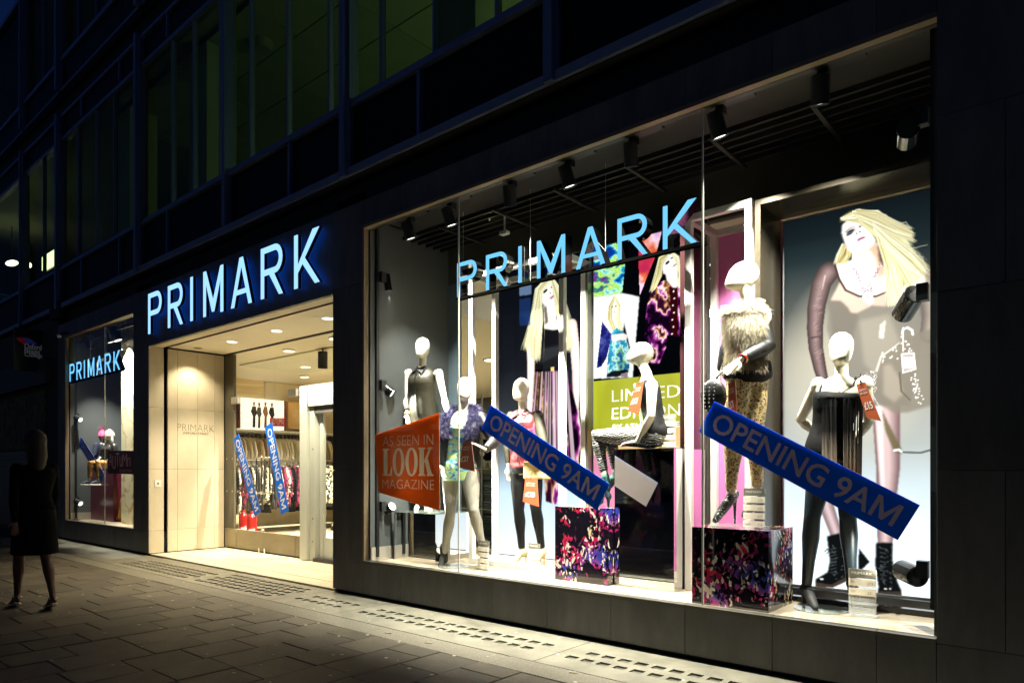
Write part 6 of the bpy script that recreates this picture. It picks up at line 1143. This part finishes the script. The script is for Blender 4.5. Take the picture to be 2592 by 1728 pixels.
def garment(mat, L, label, group, w_=.21, hang=True):
    t = thing('garment', (0, 0, 0), label, 'garment', group); mb = MB(); prof = [(0, .05, .02), (-.035, .12, .025), (-.07, .19, .03), (-.14, w_, .03), (-L*.5, w_*.93, .038), (-L*.8, w_*1.0, .045), (-L, w_*1.05, .04)]
    mb.loft([((0, 0, z), (a, 0, 0), (0, b, 0)) for z, a, b in prof], 14)
    for q in (-1, 1): mb.tube([(q*w_*.8, 0, -.11), (q*w_*1.12, .01, -.32), (q*w_*1.08, .0, -L*.72)], [.05, .045, .04], 8, flat=.5)
    mb.build('cloth', mat, t, True, local=True); h_ = MB(); h_.tube([(-.19, 0, -.05), (0, 0, .01), (.19, 0, -.05)], [.006]*3, 6); h_.tube([(0, 0, .01), (0, 0, .05), (.02, 0, .075), (0, 0, .095)], [.003]*4, 6); h_.build('hanger', chrome, t, True, local=True); return t
def gm_(n, c, **k): return M(n, c, .85, bump=.5, bscale=60, **k)
pal = [gm_('cream_knit', (.70, .62, .45)), gm_('oat_knit', (.52, .40, .24)), gm_('tan_knit', (.36, .24, .12)), gm_('ivory_knit', (.80, .76, .62)), gm_('beige_knit', (.60, .48, .32))]
protos = [garment(m, .66, 'pale knitted top on the upper rail of the shop', 'pale knitwear on the upper rail') for m in pal]; used = set()
def hangat(pr, loc, rz, lb=None):
    k = pr.name; r = pr if k not in used else copy_tree(pr); used.add(k); r.location = loc; r.rotation_euler = (0, 0, rz); 
    if lb: r['label'] = lb
    return r
y_ = 2.0; i = 0
while y_ < 4.75: hangat(protos[i] if i < 5 else random.choice(protos), (SXW+.42, y_, RZ1-.105), random.gauss(0, .10)); y_ += random.uniform(.075, .11); i += 1
tw = garment(ramp_mat('grey_tweed', [(0, (.05, .05, .05)), (.5, (.35, .34, .30)), (1, (.75, .72, .64))], 'noise', 60, 0, .9), .72, 'grey tweed jacket facing out on the upper rail', None, .24); hangat(tw, V((SXW+.62, 5.25, RZ1-.105)), 1.15)
# mobile rail with black and white clothes
mx_ = SXW+.95; RZ2 = PX(700, 1164, mx_).z; mr = thing('mobile_rail', (mx_, 3.6, .03), 'chrome mobile clothes rail on castors with black and white clothes', 'clothes rail'); MB().cyl((mx_, 2.1, RZ2), (mx_, 6.0, RZ2), .016).build('rail_bar', chrome, mr)
for y_ in (2.6, 4.2, 5.6):
    MB().cyl((mx_, y_, .16), (mx_, y_, RZ2), .014).build('post', chrome, mr); MB().bar((mx_-.3, y_, .16), (mx_+.42, y_, .16), .05, .03).build('foot_bar', chrome, mr)
    for q in (-.28, .40): MB().cyl((mx_+q, y_-.016, .085), (mx_+q, y_+.016, .085), .052, n=16).build('castor', black, mr); MB().bar((mx_+q, y_, .085), (mx_+q, y_, .15), .03, .045).build('castor_fork', chrome, mr)
MB().bar((mx_, 2.6, .17), (mx_, 5.6, .17), .04, .03).build('base_bar', chrome, mr)
hs = ramp_mat('houndstooth', [(0, (.012, .012, .012)), (.5, (.82, .80, .74))], 'checker', 26, 1.2, .8, const=True); bw = ramp_mat('mono_print', [(0, (.012, .012, .012)), (.48, (.015, .015, .015)), (.52, (.75, .70, .55)), (1, (.8, .76, .6))], 'noise', 16, 1.2, .8); mg = ramp_mat('magenta_black_print', [(0, (.012, .01, .012)), (.5, (.02, .01, .015)), (.56, (.35, .03, .12)), (1, (.12, .02, .06))], 'noise', 14, 1, .8)
p2 = [garment(m, L, lb, 'dark clothes on the mobile rail', .2) for m, L, lb in ((BLK_K, .95, 'plain black dress hanging on the mobile rail'), (bw, .78, 'cream and black printed dress on the mobile rail'), (mg, .85, 'magenta and black printed dress on the mobile rail'), (M('charcoal_wool', (.04, .04, .045), .9), .88, 'charcoal dress hanging on the mobile rail'))]
y_ = 2.2; i = 0
while y_ < 5.4: hangat(p2[i] if i < 4 else random.choice(p2[:2]+p2+[p2[3]]), (mx_+random.uniform(-.02, .02), y_, RZ2-.105), random.gauss(0, .12)); y_ += random.uniform(.05, .085); i += 1
h1 = garment(hs, .95, 'houndstooth coat facing out at the end of the mobile rail', None, .26); hangat(h1, (mx_+.32, 5.0, RZ2-.105), .95); h2 = garment(bw, .80, 'cream and black patterned dress facing out on the mobile rail', None, .22); hangat(h2, (mx_+.28, 4.2, RZ2-.105), .95)
# cream clothes low at the left and fire extinguishers
p3 = garment(pal[0], .8, 'cream trousers hanging low beside the fire extinguishers', 'low cream clothes by the extinguishers', .19); RZ3 = PX(605, 1220, SXW+.9).z
for k in range(5): hangat(p3, (SXW+.9, 1.75+k*.11, RZ3), .1*k)
rl3 = thing('clothes_rail', (SXW+.9, 1.8, .03), 'short low chrome rail at the left edge of the doorway', 'clothes rail'); MB().cyl((SXW+.9, 1.6, RZ3+.1), (SXW+.9, 2.4, RZ3+.1), .014).build('rail_bar', chrome, rl3); MB().cyl((SXW+.9, 1.6, .03), (SXW+.9, 1.6, RZ3+.1), .014).build('post', chrome, rl3)
redm = M('extinguisher_red', (.30, .006, .008), .25, coat=.6)
def exting(p, lb):
    p = V(p); t = thing('fire_extinguisher', p, lb, 'fire extinguisher', 'red fire extinguishers inside the door'); r = .085
    MB().loft([(p+V((0, 0, z)), (a, 0, 0), (0, a, 0)) for z, a in ((0, r*.93), (.01, r), (.42, r), (.47, r*.85), (.50, r*.45), (.53, .03), (.56, .03))], 28).build('cylinder', redm, t, True)
    MB().cyl(p+V((0, 0, .56)), p+V((0, 0, .60)), .022).bar(p+V((-.03, 0, .61)), p+V((.09, -.01, .64)), .02, .012).bar(p+V((-.03, 0, .585)), p+V((.08, -.01, .58)), .02, .012).build('valve_handle', black, t); MB().tube([p+V((-.02, -.01, .58)), p+V((-.09, -.03, .50)), p+V((-.10, -.03, .25)), p+V((-.10, -.03, .12))], [.011]*4).build('hose', black, t, True)
    d = (V((0, -4.4, 0))-p); d.z = 0; d.normalize(); x_ = V((-d.y, d.x, 0)); c_ = p+d*(r*.94); 
    MB().loft([(p+V((0, 0, z)), x_*r*1.012, d*r*1.012) for z in (.06, .26)], 28).build('label_band', redm, t, True); o_ = c_-x_*.045+V((0, 0, .07)); MB().add([o_+d*.008, o_+x_*.09+d*.008, o_+x_*.09+V((0, 0, .17))+d*.008, o_+V((0, 0, .17))+d*.008, o_, o_+x_*.09, o_+x_*.09+V((0, 0, .17)), o_+V((0, 0, .17))], [(0, 1, 2, 3), (7, 6, 5, 4), (0, 4, 5, 1), (1, 5, 6, 2), (2, 6, 7, 3), (3, 7, 4, 0)]).build('label', white, t)
ea = PX(0, 0, 1) if False else None
def at_floor(px, Yd): q = P(px, 1190, Yd); return V((q.x, Yd, .03))
exting(at_floor(617, 1.95), 'left red fire extinguisher inside the glass doors'); exting(at_floor(638, 1.85), 'right red fire extinguisher inside the glass doors')
t = thing('dark_clothes_stack', (-8.9, 3.2, .03), 'dark folded clothes stacked behind the automatic door', 'folded clothes'); 
for k in range(24): box('folded_garment', (-9.5+random.uniform(-.01, .01), 3.0, .05+k*.045), (-8.5, 3.5, .05+k*.045+.038), M('blue_black_denim', (.02, .03, .04), .8, rnd=.5, bump=.5), t, .012)
h3 = copy_tree(h1); h3.location = (-9.2, 3.0, 2.0); h3.rotation_euler = (0, 0, .7); h3['label'] = 'houndstooth coat hanging behind the automatic door'
# through the gap left of the first poster: denim wall, far mannequin, pendants
jm = M('dark_denim', (.03, .045, .055), .8, rnd=.5, bump=.6, bscale=40); fj = None; jr = thing('denim_shelving', (-6.6, 3.3, .03), 'tall glass and steel shelving behind the first poster', 'shelving')
jx0 = P(1206, 0, 3.0).x; jx1 = P(1262, 0, 3.0).x
for x_ in (jx0-.5, P(1238, 0, 3.0).x, jx1+.45): MB().cyl((x_, 2.85, .03), (x_, 2.85, 2.4), .014).build('shelf_post', steel, jr)
for z_ in (.2, .75, 1.33): box('glass_shelf', (jx0-.5, 2.84, z_-.012), (jx1+.4, 3.35, z_-.002), M('glass_top', ()), jr)
for colx in (P(1218, 0, 3.0).x, P(1250, 0, 3.0).x+.04):
    for z_, n_k in ((.2, 12), (.75, 13)):
        for k in range(n_k):
            if fj is None: fj = MB().box((-.14, -.18, 0), (.14, .18, .034)).build('folded_jeans', jm, bevel=.012); o = fj
            else: o = fj.copy(); col.objects.link(o)
            tag(o, 'folded dark denim jeans in the stacks behind the first poster', 'folded jeans', 'folded dark jeans stacked on the glass shelves'); o.location = (colx+random.uniform(-.012, .012), 3.05+random.uniform(-.02, .02), z_+k*.0385); o.rotation_euler = (0, 0, random.gauss(0, .04))
fcv = yawv(40); Yf = 3.05; tf, F = mannequin((P(1235, 0, 3.1).x, 3.1, 1.335), 'small distant mannequin in a pale cardigan over a black dress deeper in the shop', None, fcv); b0 = F.o+V((0, 0, -.10)); kk = .62
def jj(a, b, c): x_ = V((math.cos(R(40)), math.sin(R(40)), 0)); return b0+x_*a*kk+fcv*b*kk+UP*c*kk
J = J_(top=jj(0, 0, 1.25), chin=jj(0, .02, 1.03), face=fcv, neck=jj(0, 0, .95), sl=jj(-.15, 0, .92), sr=jj(.15, 0, .92), hip=jj(0, 0, .42), el=jj(-.22, 0, .66), er=jj(.24, 0, .66), wl=jj(-.12, .12, .48), wr=jj(.14, .12, .48), hl=jj(-.08, 0, .36), hr=jj(.08, 0, .36), kl=jj(-.08, 0, .22), kr=jj(.08, 0, .22), al=jj(-.08, 0, .18), ar=jj(.08, 0, .18), fl=jj(-.08, 0, .17), fr=jj(.08, 0, .17), tl=jj(-.08, .1, .17), tr=jj(.08, .1, .17))
F.body(J, k=.62, tors=.62, voxel=.008, hands=False, feet=False); shell_part(F, F.torso(J, -.17, .8, .006, sc_=.62), 'black_dress', BLK_K); mb = F.torso(J, .05, .98, .016, sc_=.62, front=-.02); F.arm(mb, J['sl'], J['el'], J['wl'], .62, .014); F.arm(mb, J['sr'], J['er'], J['wr'], .62, .014); o = shell_part(F, mb, 'pale_cardigan', pal[3]); cut_front(o, F, J, .045)
bl_ = MB(); bl_.loft([(J['hip']+(J['neck']-J['hip'])*.38-F.o+UP*z, V((.075, .055, 0)), V((-.04, .055, 0))) for z in (-.012, .012)], 20); bl_.build('red_belt', M('red_belt', (.5, .01, .03), .3), tf, True, local=True)
for (a, b), lb in (((1212, 857), 'upper black pendant lamp seen through the gap beside the first poster'), ((1240, 913), 'lower black pendant lamp seen through the gap beside the first poster')):
    p = P(a, b, 3.2 if a == 1212 else 4.4); t = thing('pendant_lamp', p, lb, 'pendant lamp'); MB().cyl(p+V((0, 0, .30)), p+V((0, 0, .01)), .10, .12, 24, caps=False).cyl(p+V((0, 0, .30)), p+V((0, 0, .34)), .10, .03, 24).build('lamp_shade', black, t, False); MB().cyl(p, p+V((0, 0, .012)), .095, n=24).build('lens', spot_face, t); MB().cyl(p+V((0, 0, .34)), (p.x, p.y, 4.25), .008).build('cable', black, t); light('SPOT', p-V((0, 0, .05)), 200 if a == 1212 else 0.0, (1, .95, .82), p-V((0, 0, 2)), .03, 120, .6, parent=t)
for k in range(5): MB().bar((-9, 2.6+k*.9, 3.9-.1*(k % 2)), (0, 2.6+k*.9, 3.9-.1*(k % 2)), .06, .03).build('ceiling_conduit', black, bld)
light('POINT', (-4.6, 5.2, 3.4), 250, (1, .95, .8), size=.2); 
t = thing('shop_light_panel', (-4.6, 5.2, 3.6), 'lit rectangular ceiling panel deep in the shop', 'light panel'); box('lens', (-5.2, 5.0, 3.6), (-4.0, 5.4, 3.62), M('panel_lens', (1, 1, .9), .5, emit=3, ecol=(1, .97, .85)), t); box('housing', (-5.22, 4.98, 3.621), (-3.98, 5.42, 3.67), white, t)
# ------------------------------------------------------------------ far left window display
GT2 = 'black track spotlights over the far left window'
tk = thing('lighting_track', (-13.2, .3, 3.75), 'short black lighting track inside the far left window', 'lighting track'); box('track_bar', (-14.7, .19, 3.70), (-11.9, .22, 3.73), black, tk)
for (a, b), ax_, lb, e in (((227, 866), (-14.2, .8, 1.0), 'glowing track spotlight at the left of the far left window', 800), ((276, 850), (-12.9, .9, 1.5), 'tilted black spotlight in the middle of the far left window', 900), ((292, 846), (-12.4, .8, 1.6), 'tilted black spotlight at the right of the far left window', 900)):
    p = P(a, b, .20); spot(p, ax_, lb, GT2, .075, .24, e, mount=(p.x, .205, 3.69), angle=75)
tk = thing('side_track', (-14.72, .16, .4), 'vertical black lighting track on the left wall of the far left window', 'lighting track'); box('track_bar', (-14.808, .15, .4), (-14.78, .18, 3.87), black, tk)
for (a, b), lb in (((192, 1060), 'small white faced spotlight halfway up the far left window'), ((190, 1270), 'bright flaring spotlight low in the far left window')):
    p = P(a, b, .17); p.x = max(p.x, -14.68); spot(p, p+V((.6, .2, -.25)), lb, GT2, .05, .15, 0, mount=(-14.76, .17, p.z+.05))
lp = thing('light_strip', (-13.9, 1.12, .4), 'bright white vertical light strip at the back of the far left window', 'light strip'); a_ = P(251, 0, 1.1); b_ = P(262, 0, 1.1)
MB().box((a_.x, 1.1, 1.2), (b_.x, 1.16, 3.2)).build('strip_lens', M('strip_white', (1, 1, .95), .5, emit=2.2, ecol=(1, 1, .92)), lp); box('strip_back', (a_.x-.02, 1.161, 1.18), (b_.x+.02, 1.19, 3.22), white, lp)
marb = ramp_mat('veined_stone_film', [(0, (.66, .60, .40)), (.44, (.74, .66, .44)), (.49, (.45, .30, .12)), (.52, (.74, .66, .44)), (.7, (.60, .62, .42)), (1, (.78, .70, .50))], 'noise', 2.6, 1.6, .35, detail=2)
t = thing('veined_panel', (-12.0, .3, .36), 'tall cream panel with brown veins at the right side of the far left window', 'display panel'); box('panel', (P(307, 0, .38).x, .38, .362), (-11.72, .42, 3.86), marb, t)
plm = M('plum_lacquer', (.10, .012, .028), .3); q0 = P(212, 1246, .45); q1 = P(292, 1246, .45); t = plinth(q0.x, q1.x, .42, 1.0, P(240, 1186, .45).z, plm, 'plum painted plinth under the children mannequins in the far left window')
zt = P(240, 1186, .45).z
def child(px, hy, sy, Y, label, coat, hat, hatc, fwd, seat=True, legs=True, k=.72):
    top = P(px, hy, Y); t, F = mannequin((top.x, Y, zt), label, None, fwd, 'child mannequins in the far left window'); sx_ = UP.cross(fwd)*-1; c = V((top.x, Y, 0)); sx_ = fwd.cross(UP)*-1
    H_ = zt+.10; nz = top.z-.25; sr = sx_
    def q(a, b, z): return c+sr*a+fwd*b+UP*z
    J = J_(top=q(0, 0, top.z), chin=q(0, .02, top.z-.18), face=fwd, neck=q(0, 0, nz), sl=q(-.12, 0, nz-.03), sr=q(.12, 0, nz-.03), hip=q(0, 0, H_), el=q(-.17, .0, nz-.22), er=q(.17, .0, nz-.22), wl=q(-.10, .16, nz-.33), wr=q(.10, .16, nz-.33), hl=q(-.07, .02, H_-.02), hr=q(.07, .02, H_-.02), kl=q(-.09, .30, H_+.0), kr=q(.10, .30, H_+.0), al=q(-.09, .31, H_-.30), ar=q(.11, .31, H_-.30), fl=q(-.09, .30, H_-.36), fr=q(.11, .30, H_-.36), tl=q(-.09, .44, H_-.37), tr=q(.11, .44, H_-.37), hx=sr)
    F.body(J, k=k, tors=.72, voxel=.008); mb = MB()
    for a in 'lr': F.leg(mb, J['h'+a], J['k'+a], J['k'+a].lerp(J['a'+a], .8), k, .014)
    shell_part(F, mb, 'mustard_trousers', M('mustard_cord', (.48, .24, .06), .8, bump=.4, bscale=90)); mb = F.torso(J, -.12, 1.0, .035, sc_=.75); F.arm(mb, J['sl'], J['el'], J['wl'], k, .025); F.arm(mb, J['sr'], J['er'], J['wr'], k, .025); shell_part(F, mb, 'padded_jacket', coat)
    mb = MB(); mb2 = MB()
    for a in 'lr': F.foot(mb, J['a'+a]-UP*.02, J['f'+a], J['t'+a], k, .012); mb2.loft([(J['f'+a].lerp(J['t'+a], .5)-UP*z_-F.o, fwd*.115, sr*.045) for z_ in (.004, .028)], 20)
    shell_part(F, mb, 'trainers', M('navy_canvas', (.02, .03, .06), .7), .006); mb2.build('trainer_soles', white, t, True, local=True)
    mb = MB(); u = UP; hc = J['top']-UP*.075; mb.loft([(hc+UP*z-fwd*.01-F.o, sr*a, fwd*b) for z, a, b in ((-.055, .070, .090), (-.02, .076, .096), (.03, .070, .086), (.07, .05, .06), (.10, .02, .02))], 20); mb.build('knitted_hat', hatc, t, True, local=True)
    if hat: 
        sd2 = [(hc+UP*.12+V((random.gauss(0, .02), random.gauss(0, .02), random.gauss(0, .02))), V((random.gauss(0, 1), random.gauss(0, 1), random.gauss(0, 1))), .035) for _ in range(400)]; strands('pompom', t, F.o, sd2, hatc, .004, 1)
    else:
        for s2 in (-1, 1): MB().tube([hc+sr*s2*.072-UP*.04-F.o, hc+sr*s2*.08-UP*.13-F.o, hc+sr*s2*.07-UP*.20-F.o], [.022, .024, .01], 8).build('ear_flap', hatc, t, True, local=True)
    return t
child(257, 1090, 0, .62, 'child mannequin in a bobbly pink hat and dark coat in the far left window', M('navy_duffel', (.015, .02, .05), .8, bump=.5), True, ramp_mat('pink_knit', [(0, (.55, .03, .15)), (.5, (.70, .08, .25)), (1, (.85, .35, .45))], 'noise', 40, 0, .9), V((-.9, -.45, 0)).normalized())
child(274, 1089, 0, .30, 'child mannequin in a cream trapper hat and dark padded jacket seated on the plum plinth', M('black_padded', (.025, .022, .02), .4, bump=1, bscale=14), False, M('cream_fleece', (.80, .74, .60), .9, bump=.8, bscale=120), V((.35, -.93, 0)).normalized()) if False else child(276, 1090, 0, .32, 'child mannequin in a cream trapper hat and dark padded jacket seated on the plum plinth', M('black_padded', (.025, .022, .02), .4, bump=1, bscale=14), False, M('cream_fleece', (.80, .74, .60), .9, bump=.8, bscale=120), V((.35, -.93, 0)).normalized())
# standing child partly hidden by the veined panel: trousered leg and a boot at the window floor
p = P(302, 1315, .50); t = thing('mannequin', (p.x, .50, .362), 'mannequin leg in mustard trousers and brown boot beside the veined panel', 'mannequin'); F = Fig(t, (p.x, .50, .362)); F.fwd = V((-.5, -.85, 0)); mb = MB(); F.limb(mb, [(p.x+.42, .52, 1.0), (p.x+.20, .50, .72), (p.x+.03, .52, .46)], [.075, .065, .05]); shell_part(F, mb, 'mustard_trousers', M('mustard_cord', ())); mb = MB(); F.foot(mb, V((p.x, .52, .47)), V((p.x+.04, .53, .39)), V((p.x-.16, .46, .375)), 1.1, .014); shell_part(F, mb, 'brown_boot', M('brown_leather', (.16, .07, .03), .4), .006)
price_stand((P(218, 0, .5).x, .5, zt+.004), .14, .22, 'price stand on the plum plinth in the far left window', [('hat', '£4'), ('coat', '£18')], 3)
# ------------------------------------------------------------------ neighbours on the left
nb = thing('neighbour_building', (-20, 0, 0), 'very dark neighbouring building with roller shutters at the far left', 'building'); dk = M('sooty_stone', (.05, .048, .045), .8, var=.2)
box('wall', (-30, .02, -.02), (-15.27, .4, 4.3), dk, nb); box('fascia', (-30, -.12, 3.0), (-15.6, .019, 3.5), M('dark_fascia', (.03, .03, .035), .6), nb); gf = ramp_mat('graffiti_hoarding', [(0, (.02, .03, .02)), (.4, (.06, .08, .04)), (.5, (.20, .16, .05)), (.6, (.03, .08, .06)), (1, (.10, .03, .02))], 'noise', 3, 2, .8); box('painted_hoarding', (-22, -.02, 1.75), (-16.0, .018, 2.9), gf, nb)
for k in range(19): box('shutter_slat', (-22, -.02-.008*(k % 2), .1+k*.085), (-16.0, .018, .1+k*.085+.078), M('shutter_grey', (.14, .14, .13), .5, .4), nb)
sg = thing('projecting_sign', (-16.3, -.5, 3.2), 'dark projecting sign reading Oxford House College at the far left', 'sign'); xs_ = -16.3; a_ = PX(36, 935, xs_); b_ = PX(116, 838, xs_); box('sign_board', (xs_-.05, a_.y, a_.z), (xs_-.002, b_.y, b_.z), M('sign_black', (.012, .012, .014), .5), sg); box('sign_bracket', (xs_-.04, b_.y, b_.z-.15), (xs_-.01, .02, b_.z-.1), black, sg)
wt = M('dim_white_lettering', (.35, .36, .40), .6, emit=.035, ecol=(.8, .85, 1)); rd = M('sign_red', (.28, .01, .02), .6, emit=.03, ecol=(.8, .05, .1)); bu = M('sign_blue', (.03, .04, .30), .6, emit=.03, ecol=(.1, .15, .9))
for s_, y0, y1, xr in (('Oxford', 882, 873, 105), ('House', 893, 884, 101), ('College', 905, 895, 110)):
    a_ = PX(62, y0, xs_); b_ = PX(xr, y1, xs_); text(s_, 'lettering', wt, sg, (xs_+.0005, a_.y, a_.z), (0, 1, 0), (0, 0, 1), b_.y-a_.y, b_.z-a_.z, .01, .003)
def sgq(p, m): pts = [PX(a, b, xs_+.002) for a, b in p]; n = len(pts); MB().add([q+V((.003, 0, 0)) for q in pts]+pts, [tuple(range(n)), tuple(range(n, 2*n))[::-1]]+[(i, (i+1) % n, n+(i+1) % n, n+i) for i in range(n)]).build('book_emblem', m, sg)
sgq([(42, 854), (60, 854), (66, 868), (62, 873), (44, 860)], rd); sgq([(61, 854), (74, 856), (97, 872), (67, 869)], bu)
sc_ = thing('security_camera', P(153, 845, -.08), 'small security camera at the top left corner of the far left window', 'security camera'); p = P(155, 846, -.1); MB().cyl(p+V((0, .1, .05)), p+V((0, .0, .0)), .02).build('camera_arm', black, sc_); MB().cyl(p+V((-.04, -.03, -.01)), p+V((.06, -.05, -.05)), .035, n=18).build('camera_body', M('camera_grey', (.3, .3, .3), .5), sc_)
# ------------------------------------------------------------------ passer-by at the left edge
pb = PZ(88, 1540, 0); fw = V((-1, -.05, 0)); skin = M('skin', (.13, .065, .045), .6); t, F = (lambda r: r)(mannequin((pb.x, pb.y, 0), 'person in a dark knee length dress and strappy sandals walking at the left edge', None, fw, None, 'person', 'person'))
def q(a, b, z): return V((pb.x, pb.y, 0))+fw*b+V((0, -1, 0))*a+UP*z
J = J_(top=q(0, .02, 1.64), chin=q(0, .05, 1.42), face=fw, neck=q(0, 0, 1.36), sl=q(.145, 0, 1.32), sr=q(-.145, 0, 1.32), hip=q(0, 0, .88), el=q(.2, -.12, 1.08), er=q(-.2, .10, 1.08), wl=q(.2, -.14, .85), wr=q(-.2, .22, .88), hl=q(.08, 0, .82), hr=q(-.08, 0, .82), kl=q(.08, .16, .47), kr=q(-.08, -.04, .46), al=q(.08, .20, .12), ar=q(-.08, -.20, .13), fl=q(.08, .17, .05), fr=q(-.08, -.24, .07), tl=q(.08, .36, .015), tr=q(-.08, -.06, .015), hx=V((0, 1, 0)))
F.body(J, mat=skin, features=True, k=.92, tors=.92); dkc = M('dark_coat_cloth', (.004, .004, .005), .95, spec=.1); mb = F.torso(J, 0, .98, .02); mb.loft([(J['hip']+UP*z-F.o, V((a*1.1, 0, 0)), V((0, a, 0))) for z, a in ((.05, .16), (-.05, .18), (-.2, .18), (-.36, .19))], 24); F.arm(mb, J['sl'], J['el'], J['wl'], .9, .008); F.arm(mb, J['sr'], J['er'], J['wr'], .9, .008); shell_part(F, mb, 'dark_dress', dkc)
mb = MB(); hc = J['top']-UP*.07; mb.ell(hc-fw*.035+UP*.01-F.o, (.105, 0, 0), (0, .093, 0), (0, 0, .108)); mb.tube([hc-fw*.05-F.o, hc-fw*.08-UP*.15-F.o, hc-fw*.07-UP*.30-F.o], [.085, .085, .05]); shell_part(F, mb, 'hair', M('dark_hair', (.02, .013, .01), .6))
for a in 'lr':
    mb = MB(); h0, t0 = J['f'+a], J['t'+a]; mb.loft([(h0.lerp(t0, .5)+UP*(z_-.012)-F.o, (t0-h0)*.58, V((0, .042, 0))) for z_ in (-.006, .006)], 18); mb.tube([h0.lerp(t0, .7)+V((0, .045, .0))-F.o, h0.lerp(t0, .72)+UP*.04-F.o, h0.lerp(t0, .7)+V((0, -.045, 0))-F.o], [.007]*3); mb.tube([J['a'+a]+V((0, .035, -.02))-F.o, J['a'+a]-fw*.035-UP*.02-F.o, J['a'+a]+V((0, -.035, -.02))-F.o, J['a'+a]+fw*.035-UP*.01-F.o, J['a'+a]+V((0, .035, -.02))-F.o], [.006]*5)
    mb.build('sandal', M('silver_strap', (.55, .5, .4), .3, .7), t, True, local=True)

# ------------------------------------------------------------------ opposite side of the street, seen only as faint reflections in the glass
ob = thing('opposite_building', (-6, -22, 0), 'dark building across the street that the shop glass reflects', 'building'); box('facade', (-60, -22.5, -.1), (40, -22, 16), M('opposite_stone', (.05, .045, .04), .8), ob)
wl = [M('opposite_window_warm', (.3, .25, .15), .5, emit=.5, ecol=(1, .82, .5)), M('opposite_window_cool', (.2, .3, .25), .5, emit=.35, ecol=(.75, 1, .9)), M('opposite_window_dark', (.01, .012, .02), .1)]
orng = random.Random(5); xw_ = -50
while xw_ < 35:
    w_ = orng.uniform(1.4, 3.2); box('shop_window', (xw_, -21.99, .6), (xw_+w_, -21.93, orng.uniform(2.4, 3.3)), wl[orng.choice((0, 1, 2, 2))], ob); box('fascia', (xw_, -21.99, 3.6), (xw_+w_*.8, -21.9, 3.85), wl[orng.choice((0, 1, 2))], ob)
    for k in range(3): box('window', (xw_+.2, -21.99, 5.2+k*3.3), (xw_+1.2, -21.95, 7.2+k*3.3), wl[orng.choice((2, 2, 2, 2, 1))], ob)
    xw_ += w_+orng.uniform(.3, 1.6)
